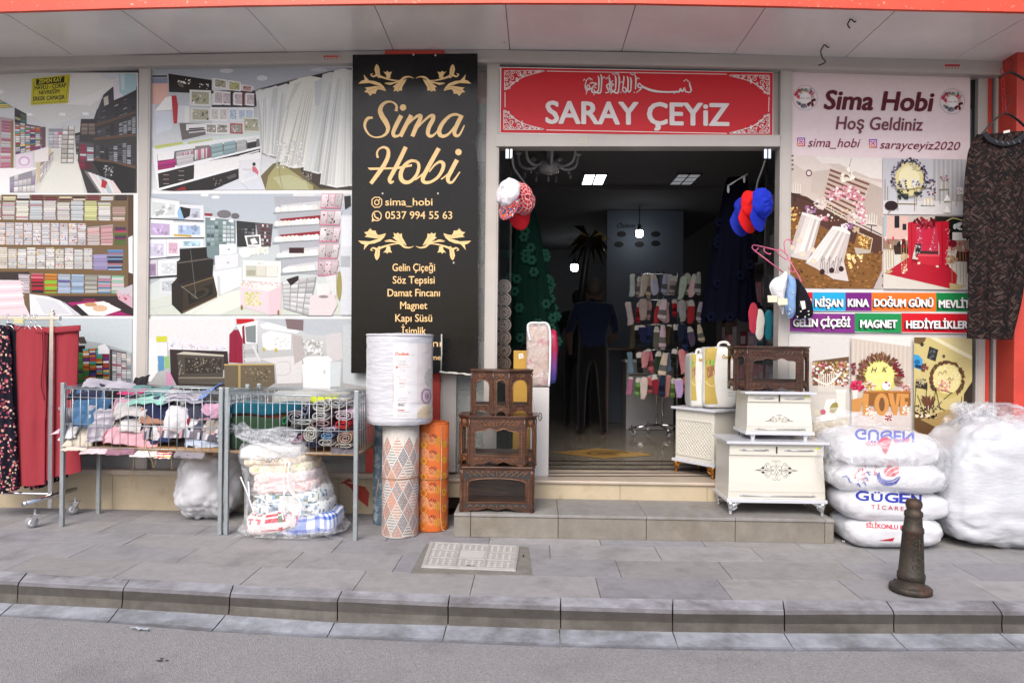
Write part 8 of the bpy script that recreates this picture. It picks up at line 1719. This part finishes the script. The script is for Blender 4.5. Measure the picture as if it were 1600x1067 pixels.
sheet('sleeve', [(1526,210),(1512,240),(1506,300),(1503,360),(1504,372)], [(1540,215),(1531,260),(1527,310),(1524,360),(1523,372)], DY+.03, .028, 4, .006, DM); sheet('sleeve', [(1600,205),(1606,260),(1610,310),(1612,372)], [(1612,205),(1626,250),(1634,310),(1636,372)], DY+.03, .028, 5, .006, DM)
mb = MB(); mb.tube(crom([at(x, y, DY-.042) for x, y in ((1538,207),(1548,219),(1570,225),(1592,219),(1606,205))], 6), .02, 8, flat=.18, fdir=(0, 1, 0)); mb.build('neck_trim', mat('black_velvet', (.012, .012, .016), rough=.9), t, smooth=True)
p = Pic(DY-.062, k=.85); p.poly([(1568,205),(1578,203),(1578,207),(1568,209)], (226,216,206))
for i in range(5): p.line([(1556+i*9,222-abs(i-2)*1.4),(1559+i*9,226-abs(i-2)*1.4)], .9, (120,120,140))
p.build('collar_label', t, PRINTM)
mb = MB(); mb.tube(crom([at(x, y, DY) for x, y in ((1532,212),(1556,186),(1572,178),(1588,186),(1608,204))], 6), .013, 8, flat=.5); mb.tube(crom([at(x, y, DY) for x, y in ((1572,178),(1573,168),(1580,160),(1576,150),(1569,154))], 5), .003, 6); tag(mb.build('clothes_hanger', BLACKP, smooth=True), 'black plastic hanger holding the dark patterned dress', 'hanger')
mb = MB(); mb.tube(crom([at(x, y, -.38) for x, y in ((1563,121),(1572,115),(1582,114),(1600,124),(1620,136))], 6), .014, 8, flat=.5); mb.tube(crom([at(x, y, -.38) for x, y in ((1583,114),(1581,106),(1584,96),(1578,92))], 5), .003, 6); tag(mb.build('clothes_hanger', BLACKP, smooth=True), 'empty black hanger at the top of the red column', 'hanger')
mb = MB()
for k in range(9): mb.tube([at(1566+k*.4+2.4*math.cos(a_*.7), 112+k*8+4.6*math.sin(a_*.7), -.25+(.006 if k % 2 else 0)) for a_ in range(9)], .0032, 6, closed=True)
tag(mb.build('chain', mat('red_plastic', lin((196, 40, 46), .8), rough=.4)), 'thin red plastic chain hanging by the red column', 'chain')
# ---------------------------------------------------------------- glass door leaves standing open
for px, s in ((796, 'open frameless glass door leaf at the left side of the doorway'), (1198, 'open frameless glass door leaf at the right side of the doorway')):
    x = X(px, .45); xo = X(779 if px < 900 else 1212, .05); t = thing('glass_door', s, 'door', (xo, .05, Zt), 0, 'glass door leaves of the shop'); z1 = at(px, 236, .3).z
    mb = MB(); a = Vector((xo, .06, Zt+.01)); b = Vector((x, .5, Zt+.01)); n_ = Vector((.005, 0, 0)); up = Vector((0, 0, z1-Zt)); mb.hexa([a-n_, a+n_, b+n_, b-n_, a-n_+up, a+n_+up, b+n_+up, b-n_+up]); mb.build('pane', CGL, t)
    mb = MB(); mb.box((x-.008, .495, Zt+.01), (x+.008, .51, z1)); mb.build('edge_strip', DARK, t); mb = MB(); q = at(px, 240, .0); mb.box((q.x-.03, -.03, q.z-.05), (q.x-.004, .03, q.z+.03)); mb.box((q.x+.004, -.03, q.z-.05), (q.x+.026, .03, q.z+.03)); mb.build('top_clamp', CHROME, t, bevel=.003)
# ---------------------------------------------------------------- inside the shop
def lamp_emit(name, c, s): return mat(name, c, rough=.5, emit=s)
for px, s, l in ((928, 2.2, 'lit square ceiling light nearer the chandelier'), (1070, .10, 'dim square ceiling light at the right of the ceiling')):
    q = gnd(px, 279, 3.199); t = thing('ceiling_light', l, 'ceiling light', (q.x, q.y, 3.15), 0, 'square ceiling lights'); mb = MB(); w = .13
    for a, b in (((-w,-w*2),(w,-w*2+.02)), ((-w,w*2-.02),(w,w*2)), ((-w,-w*2),(-w+.015,w*2)), ((w-.015,-w*2),(w,w*2)), ((-.008,-w*2),(.008,w*2)), ((-w,-.1),(w,-.085)), ((-w,.085),(w,.1))): mb.box((q.x+a[0], q.y+a[1], 3.182), (q.x+b[0], q.y+b[1], 3.1985))
    mb.build('louvre', CHROME, t); mb = MB(); mb.box((q.x-w+.015, q.y-w*2+.02, 3.192), (q.x+w-.015, q.y+w*2-.02, 3.1975)); mb.build('diffuser', lamp_emit('light_panel', (.9, .95, 1), s), t)
for px, py, Y, l in ((999, 365, 3.6, 'lit bulb hanging in front of the wall with black script'), (897.5, 418, 6.8, 'lit bulb hanging far back in the shop')):
    q = at(px, py, Y); r = 5.6*(Y+DCAM)/F; t = thing('light_bulb', l, 'lamp', (q.x, Y, q.z), 0, 'bare hanging bulbs'); mb = MB(); mb.lathe([(r*.5, -r*1.05), (r*.9, -r*.8), (r, -r*.3), (r, r*.6), (r*.8, r*.9)], 18, q); mb.build('globe', lamp_emit('bulb_glow', (.92, .96, 1), 14), t, smooth=True); mb = MB(); mb.lathe([(r*.85, r*.9), (r*.5, r*1.3), (r*.45, r*2.2), (r*.6, r*2.4), (r*.1, r*2.7)], 12, q); mb.tube([q+Vector((0, 0, r*2.6)), Vector((q.x, q.y, 3.19))], .006, 6); mb.build('holder', DARK, t, smooth=True)
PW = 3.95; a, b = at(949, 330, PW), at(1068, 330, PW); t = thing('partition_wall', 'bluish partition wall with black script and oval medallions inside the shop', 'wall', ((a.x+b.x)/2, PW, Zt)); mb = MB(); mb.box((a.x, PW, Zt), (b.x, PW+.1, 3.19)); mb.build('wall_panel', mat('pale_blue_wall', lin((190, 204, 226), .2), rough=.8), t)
p = Pic(PW-.003, k=.8); p.text('Özlem', 964, 356, 6.5, (20,20,24), w=28, shear=.35, bold=.02)
for x, y in ((971,366),(967,382),(999,382),(1024.5,366),(1024.5,380.5),(998,366)): p.ell(x, y, 7.4, 4.6, (26,26,28)); p.ring(x, y, 5, 3, .6, (44,40,38), 18)
p.build('wall_lettering', t, PRINTM)
# chandelier
q = at(857, 258, .9); t = thing('chandelier', 'white glass chandelier with curved arms and drops behind the lintel', 'chandelier', q); GW = mat('milk_glass', lin((226, 226, 226), .6), rough=.25); mb = MB(); mb.lathe([(.02, -.09), (.09, -.07), (.1, -.02), (.085, .02), (.03, .05), (.035, .2), (.02, .5)], 20, q); mb.build('stem', GW, t, smooth=True)
for k in range(7):
    a_ = k*.9+.3; d = Vector((math.cos(a_), math.sin(a_), 0)); mb = MB(); mb.tube(crom([q+d*.07+Vector((0,0,.02)), q+d*.16+Vector((0,0,-.03)), q+d*.26+Vector((0,0,.0)), q+d*.29+Vector((0,0,.1))], 5), .014, 8); mb.lathe([(.02, 0), (.04, .02), (.012, .04), (.012, .12)], 10, q+d*.29+Vector((0,0,.1))); mb.build('arm', GW, t, smooth=True); mb = MB(); mb.lathe([(.002, -.04), (.012, -.02), (.003, .02)], 6, q+d*.22+Vector((0,0,-.08))); mb.tube([q+d*.22+Vector((0,0,-.06)), q+d*.22+Vector((0,0,-.01))], .0015, 4); mb.build('drop', GLASS, t)
mb = MB(); mb.lathe([(.002, -.16), (.016, -.14), (.004, -.09)], 8, q); mb.build('drop', GLASS, t)
# dresses hanging at both sides
def gown(name, label, px, yt, yb, wt, wb, Y, m_, mf, n, sd):
    t = thing(name, label, 'dress', at(px, yb, Y)); mb = MB(); k = (Y+DCAM)/F
    def fn(u, v):
        a = 6.283*u; w = (wt+(wb-wt)*v**.8)*k/2; c = at(px+(5*v if px < 900 else -14*v), yt+(yb-yt)*v, Y); f = 1+.05*v*math.sin(a*11+sd)+.07*v*math.sin(a*17+3*v+sd)+.05*noise.noise(Vector((u*9, v*4, sd))); return Vector((c.x+w*math.cos(a)*f, Y+.6*w*math.sin(a)*f, c.z+.02*math.sin(a*7)*v))
    mb.grid(fn, 90, 30, wu=True); mb.build('skirt_layer', m_, t, smooth=True); q = random.Random(sd)
    if n:
        for k2 in range(n):
            v = 1-q.random()**1.6*.8; a = 3.14+q.random()*3.14; c = Vector(fn(a/6.283, v))+Vector((0, -.015, 0)); mb = MB()
            for z in range(6): an = z*1.047; mb.blob(c+Vector((.028*math.cos(an), -.004, .028*math.sin(an))), (.02, .006, .02), 1, 1, 8, 5)
            mb.build('flower', mf, t, smooth=True)
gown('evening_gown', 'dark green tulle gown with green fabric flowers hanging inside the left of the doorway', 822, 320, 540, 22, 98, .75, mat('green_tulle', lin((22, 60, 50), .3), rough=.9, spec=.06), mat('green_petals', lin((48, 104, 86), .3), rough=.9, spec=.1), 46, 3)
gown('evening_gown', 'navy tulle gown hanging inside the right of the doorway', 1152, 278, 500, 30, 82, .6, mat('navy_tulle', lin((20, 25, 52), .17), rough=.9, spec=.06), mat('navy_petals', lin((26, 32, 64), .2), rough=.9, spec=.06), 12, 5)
mb = MB(); mb.tube([at(1137, 291, .55), at(1168, 272, .55)], .008, 8); mb.blob(at(1138, 296, .54), (.012, .01, .035), 1, 1, 10, 6); mb.blob(at(1163, 280, .54), (.012, .01, .035), 1, 1, 10, 6); tag(mb.build('clothes_hanger', WHITEP, smooth=True), 'white clip hanger holding the navy gown', 'hanger')
# gold foil palm ornament
q = at(922, 372, 3.2); t = thing('foil_palm', 'dark artificial palm with shiny gold edged leaves inside the shop', 'ornament', at(900, 560, 3.2)); FO = mat('gold_foil', lin((84, 76, 32), .5), rough=.2, metal=.7)
for a_, l in ((-2.2,.42),(-1.7,.36),(-1.3,.3),(-.9,.38),(-.5,.34),(0,.3),(.4,.36),(.9,.3),(2.2,.46),(2.7,.3),(3.1,.36),(3.6,.42),(1.5,.2)):
    d = Vector((math.cos(a_), 0, math.sin(a_)))*l*.75; s = Vector((-math.sin(a_), .4, math.cos(a_)))*.02; mb = MB(); mb.add([q, q+d*.5+s+Vector((0,-.05,0)), q+d+Vector((0,0,-.13)), q+d*.5-s+Vector((0,-.02,0))], [(0,1,2),(0,2,3)]); mb.build('leaf', FO, t, solid=.004)
mb = MB(); mb.tube([q, at(914, 420, 3.2), at(897, 560, 3.2)], [.05, .045, .05], 10); mb.build('trunk', DARK, t, smooth=True)
# person in a blue shirt, seen from behind, and a second one in dark clothes in front of them
def person(label, px, py_feet, Y, hgt, shirt, trouser, hair, sd=0):
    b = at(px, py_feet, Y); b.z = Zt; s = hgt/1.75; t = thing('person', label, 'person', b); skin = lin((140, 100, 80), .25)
    J = {'pel':(0,0,.95),'wst':(0,0,1.08),'chs':(0,-.02,1.3),'nek':(0,0,1.48),'hd':(.01,.03,1.55),'top':(.01,.04,1.70),'ls':(-.19,0,1.42),'le':(-.27,.02,1.14),'lw':(-.25,.16,.96),'lf':(-.24,.22,.90),'rs':(.19,0,1.42),'re':(.26,.03,1.15),'rw':(.16,.22,1.02),'rf':(.1,.26,1.0),'lh':(-.1,0,.9),'lk':(-.12,.03,.5),'la':(-.12,-.01,.08),'lt':(-.14,.14,.04),'rh':(.1,0,.9),'rk':(.11,.02,.5),'ra':(.13,-.02,.08),'rt':(.15,.13,.04)}
    RD_ = {'pel':.165,'wst':.165,'chs':.18,'nek':.06,'hd':.09,'top':.085,'ls':.09,'le':.06,'lw':.035,'lf':.035,'rs':.09,'re':.06,'rw':.035,'rf':.035,'lh':.105,'lk':.07,'la':.05,'lt':.045,'rh':.105,'rk':.07,'ra':.05,'rt':.045}
    E = [('pel','wst'),('wst','chs'),('chs','nek'),('nek','hd'),('hd','top'),('chs','ls'),('ls','le'),('le','lw'),('lw','lf'),('chs','rs'),('rs','re'),('re','rw'),('rw','rf'),('pel','lh'),('lh','lk'),('lk','la'),('la','lt'),('pel','rh'),('rh','rk'),('rk','ra'),('ra','rt')]
    K = list(J); 
    me = bpy.data.meshes.new('body'); me.from_pydata([tuple(Vector(J[k])*s) for k in K], [(K.index(a), K.index(c)) for a, c in E], [])
    bm = bmesh.new(); bm.from_mesh(me); bm.verts.layers.skin.verify(); bm.to_mesh(me); bm.free()
    for i, k in enumerate(K): r = RD_[k]*s; sv = me.skin_vertices[0].data[i]; sv.radius = (r, r*.8); sv.use_root = k == 'pel'
    o = bpy.data.objects.new('body', me); COL.objects.link(o); o.modifiers.new('skin', 'SKIN'); o.modifiers.new('sub', 'SUBSURF').levels = 2
    bpy.context.view_layer.update(); m2 = bpy.data.meshes.new_from_object(o.evaluated_get(bpy.context.evaluated_depsgraph_get())); mb = MB()
    vs = [v.co.copy() for v in m2.vertices]; fs = [tuple(p.vertices) for p in m2.polygons]; bpy.data.objects.remove(o)
    for f in fs:
        c = sum((vs[i] for i in f), Vector())/len(f); n_ = min(((c-Vector(J[k])*s).length-RD_[k]*s*.5, k) for k in K)[1]
        mb.f.append(list(f)); mb.c.append(skin if n_ in ('lw', 'lf', 'rw', 'rf', 'hd', 'top') or (n_ in ('le', 're') and c.z < J['le'][2]*s) else (lin((24, 22, 22), .6) if n_ in ('la', 'lt', 'ra', 'rt') and c.z < .12*s else (trouser if c.z < 1.0*s else shirt)))
    mb.v = vs; mb.any = True; mb.build('body', CLOTH, t, local=True, smooth=True)
    mb = MB(); h = b+Vector((.01, .03, 1.66))*s if 0 else b+Vector((.01*s, .02*s, 1.655*s)); mb.blob(h, (.092*s, .112*s, .10*s), .9, .9, 24, 16, disp=lambda p_, u, v: p_*(1+.06*noise.noise(p_*30))); mb.build('hair', hair, t, smooth=True)
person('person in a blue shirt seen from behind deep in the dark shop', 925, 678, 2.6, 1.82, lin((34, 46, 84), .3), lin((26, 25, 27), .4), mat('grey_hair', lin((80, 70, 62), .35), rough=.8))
person('person with dark hair mostly hidden beyond the one in blue', 902, 664, 3.3, 1.74, lin((30, 30, 36), .6), lin((26, 26, 28), .6), mat('black_hair', (.008, .008, .008), rough=.6))
# sock rack
SY = 2.7; q = gnd(1020, 664, Zt); SY = q.y; SY = 2.7; q = at(1028, 664, SY); t = thing('sock_rack', 'revolving chrome sock rack on castors inside the doorway', 'display rack', (q.x, q.y, Zt)); cx_ = at(1030, 600, SY).x
for dx in (-.02, .05, .22): mb = MB(); mb.tube([(cx_+dx, SY+(.05 if dx else 0), Zt+.1), (cx_+dx, SY+(.05 if dx else 0), at(1030, 424, SY).z)], .011, 8); mb.build('pole', CHROME, t, smooth=True)
for an in (.2, 1.8, 3.4, 4.9): mb = MB(); e = Vector((cx_+.32*math.cos(an), SY+.3*math.sin(an), Zt+.09)); mb.tube([(cx_, SY, Zt+.12), e], .014, 8); mb.build('foot', CHROME, t, smooth=True); caster(Vector((e.x, e.y, Zt)), t, an, .035)
tiers = (430, 470, 508, 547, 586); sk_pal = [[('white',(214,212,216)),('grey and white',(186,182,190)),('white lace',(226,222,222)),('cream',(206,200,186)),('off white',(206,208,214)),('pale grey',(180,172,178))], [('red',(190,36,50)),('pink and white',(226,196,200)),('white',(226,220,220)),('red carded',(206,60,66)),('pale mauve',(206,180,190)),('beige',(196,184,170))], [('navy',(40,46,76)),('black',(30,30,36)),('brown',(84,66,50)),('white printed',(216,214,206)),('grey',(96,96,104)),('blue',(44,60,120))], [('coral',(196,110,110)),('pale pink',(216,160,176)),('black',(40,40,44)),('blue striped',(110,136,176)),('white printed',(210,204,206)),('dark green',(50,70,56))], [('red striped',(160,50,66)),('coral pink',(210,120,126)),('lilac',(200,186,214)),('lime',(130,176,80)),('pink',(200,130,150)),('navy',(44,50,84))]]
ords = ['first','second','third','fourth','fifth','sixth','seventh','eighth','ninth','tenth','eleventh','twelfth']; tn = ['top','second','middle','fourth','lowest']
for ti, y in enumerate(tiers):
    z = at(1036, y, SY).z; mb = MB(); x0, x1 = at(981, y, SY).x, at(1093, y, SY).x; mb.tube([(x0, SY-.1, z), (x1, SY-.1, z+.01)], .006, 6); mb.tube([(cx_, SY, z), (cx_, SY-.1, z)], .006, 6); mb.build('arm', CHROME, t, smooth=True); q = random.Random(ti)
    for k in range(12):
        nm, c = sk_pal[ti][(k*5+ti) % 6]; px = 984+k*9.3+q.uniform(-3, 3); a = at(px, y, SY); h = q.uniform(.20, .29); w = q.uniform(.030, .046); mb = MB(); cl = [lin(tuple(min(255, v*q.uniform(.95, 1.2)) for v in c), .9), lin((236, 232, 226), .9), lin(tuple(v*.6 for v in c), .9)]
        yy = SY-.13-.05*(k % 3)
        def disp(p_, u, v): return Vector((p_.x*(1+.2*math.sin(v*9+k)), p_.y, p_.z))+Vector((.05*max(0, .35-v)*(1 if k % 2 else -1), 0, 0))+noise.noise_vector(p_*20+Vector((k, ti, 0)))*.006
        mb.blob((a.x, yy+q.uniform(-.03, .03), z-h/2-q.uniform(-.02, .03)), (w, .018, h/2), .5, .5, 20, 14, disp=disp, M=Matrix.Rotation(q.uniform(-.2, .2), 4, 'Y') @ Matrix.Rotation(q.uniform(-.5, .5), 4, 'Z'), col=cl[0])
        for f in range(len(mb.c)): v = f % 14; mb.c[f] = cl[1] if v > 9+(k*3+ti) % 4 or (k % 3 == 1 and v > 7) else (cl[2] if v in (3, 6) and k % 2 else cl[0])
        tag(mb.build('sock_pack', CLOTH, smooth=True), '%s sock pack, %s from left, %s tier of the sock rack' % (nm, ords[k], tn[ti]), 'socks', 'sock packs on the rack')
a, b = at(978, 660, SY+.5), at(1052, 660, SY+.5); t = thing('counter', 'plain white counter panel behind the sock rack', 'counter', ((a.x+b.x)/2, SY+.6, Zt)); mb = MB(); mb.box((a.x, SY+.5, Zt), (b.x, SY+.9, at(1000, 566, SY+.5).z)); mb.build('body', mat('counter_white', lin((206, 206, 210), .55), rough=.5), t, bevel=.004); mb = MB(); zt_ = at(1000, 566, SY+.5).z; mb.box((a.x-.02, SY+.48, zt_), (b.x+.02, SY+.92, zt_+.03)); mb.build('top', WHITEP, t, bevel=.003)
a, b = at(942, 640, 3.5), at(980, 640, 3.5); t = thing('wooden_table', 'wooden display table deep inside beside the person in blue', 'table', ((a.x+b.x)/2, 3.6, Zt)); zt_ = at(960, 547, 3.5).z; mb = MB(); mb.box((a.x, 3.5, zt_), (b.x+.2, 3.9, zt_+.03)); mb.build('table_top', WD, t)
for x in (a.x+.02, b.x+.1):
    for y in (3.52, 3.85): mb = MB(); mb.box((x, y, Zt), (x+.05, y+.03, zt_)); mb.build('leg', WL, t)
# shelves with boxes along the right wall; rolls behind the left glass leaf
t = thing('shelf_unit', 'tall dark shelf unit along the right inner wall', 'shelf', (2.5, 1.6, Zt)); SHM = mat('shelf_board', lin((120, 116, 116), .5), rough=.6)
for i in range(6): mb = MB(); z = Zt+.1+i*.45; mb.box((2.3, .55, z), (2.6, 3.4, z+.02)); mb.build('shelf', SHM, t)
for y in (.55, 1.5, 2.45, 3.38): mb = MB(); mb.box((2.32, y, Zt), (2.6, y+.02, Zt+2.7)); mb.build('side', SHM, t)
q = random.Random(6); bc = [('white',(206,204,206)),('wine red',(130,40,56)),('grey',(130,128,134)),('brown',(110,90,76)),('lilac',(170,150,176)),('teal',(60,120,130)),('black',(40,40,44)),('pink',(206,140,150))]
for i in range(6):
    y = .6; k = 0
    while y < 3.2 and i < 6:
        w = q.uniform(.16, .3); h = q.uniform(.16, .36); nm, c = q.choice(bc); mb = MB(); z = Zt+.122+i*.45; x = 2.32+q.uniform(0, .05); mb.box((x, y, z), (2.58, y+w, z+h), col=lin(c, .7)); mb.box((x-.002, y+w*.2, z+h*.3), (x+.01, y+w*.8, z+h*.75), col=lin((200, 190, 190), .7)); tag(mb.build('goods_box', PRINTM), '%s box, number %s from the street on the %s shelf of the inner wall' % (nm, ['one','two','three','four','five','six','seven','eight','nine','ten','eleven','twelve','thirteen','fourteen','fifteen'][k], ['lowest','second','third','fourth','fifth','top'][i]), 'box', 'boxes on the inner shelves'); y += w+q.uniform(.01, .06); k += 1
for i, (py, s) in enumerate(((448,'topmost'),(468,'second'),(488,'third'),(508,'fourth'),(528,'fifth'),(548,'sixth'),(568,'seventh'),(588,'lowest'))):
    a = at(787.5, py, .3); mb = MB(); r = .06
    for rr_ in (.055, .035, .018): mb.tube([(a.x+rr_*math.cos(j*.42), .3, a.z+rr_*math.sin(j*.42)) for j in range(15)], .009, 6, closed=True)
    mb.tube([(a.x, .31, a.z), (a.x, .34, a.z)], r, 20); mb.tube([(a.x, .34, a.z), (a.x-.1, .75, a.z+.02)], r, 16)
    tag(mb.build('fabric_roll', COT('roll_cloth', (200-i*7, 190-i*8, 184-i*9), .6), smooth=True), 'pale fabric roll behind the left glass leaf, %s in its pile' % s, 'fabric roll', 'fabric rolls behind the left glass leaf')
mb = MB(); q = random.Random(3)
x0, x1 = X(712, .15), X(758, .15)
z = .34; k = 0
names = ['grey','dark green','taupe','charcoal','white','wine','slate','beige']
cols = [(110,110,112),(40,60,54),(120,106,98),(50,50,54),(190,188,186),(100,40,50),(80,88,100),(170,160,146)]
while z < 3.3:
    h = .21; mb = MB(); nm = names[k % 8]; c = cols[k % 8]; mb.blob(((x0+x1)/2, .22, z+h/2), ((x1-x0)/2, .1, h/2), .35, .4, 40, 18, disp=creased(70+k, .012, 9)); tag(mb.build('folded_fabric', COT('stack_cloth', c, .45), smooth=True), '%s folded fabric behind the glass strip right of the black sign, %s up' % (nm, ['first','second','third','fourth','fifth','sixth','seventh','eighth','ninth','tenth','eleventh','twelfth','thirteenth','fourteenth','fifteenth'][k]), 'fabric', 'folded fabrics behind the narrow glass'); z += h+.003; k += 1
for x, y, c, l in ((1187, 507, (226,222,214), 'white shoe sole hanging inside the right glass leaf'), (1201, 508, (40,130,150), 'teal slipper hanging beside the white shoe sole'), (1177, 497, (190,60,80), 'red and white slipper behind the white shoe sole')):
    mb = MB(); a = at(x, y, .2 if c[0] != 40 else .25); mb.blob(a, (.045, .012, .13), 1, .8, 24, 18, disp=lambda p_, u, v: Vector((p_.x*(1-.25*math.sin(max(0, 1-abs(v-.42)*6))), p_.y, p_.z))); tag(mb.build('slipper', COT('slipper_cloth', c, .7), smooth=True), l, 'slipper', 'slippers by the right glass leaf')
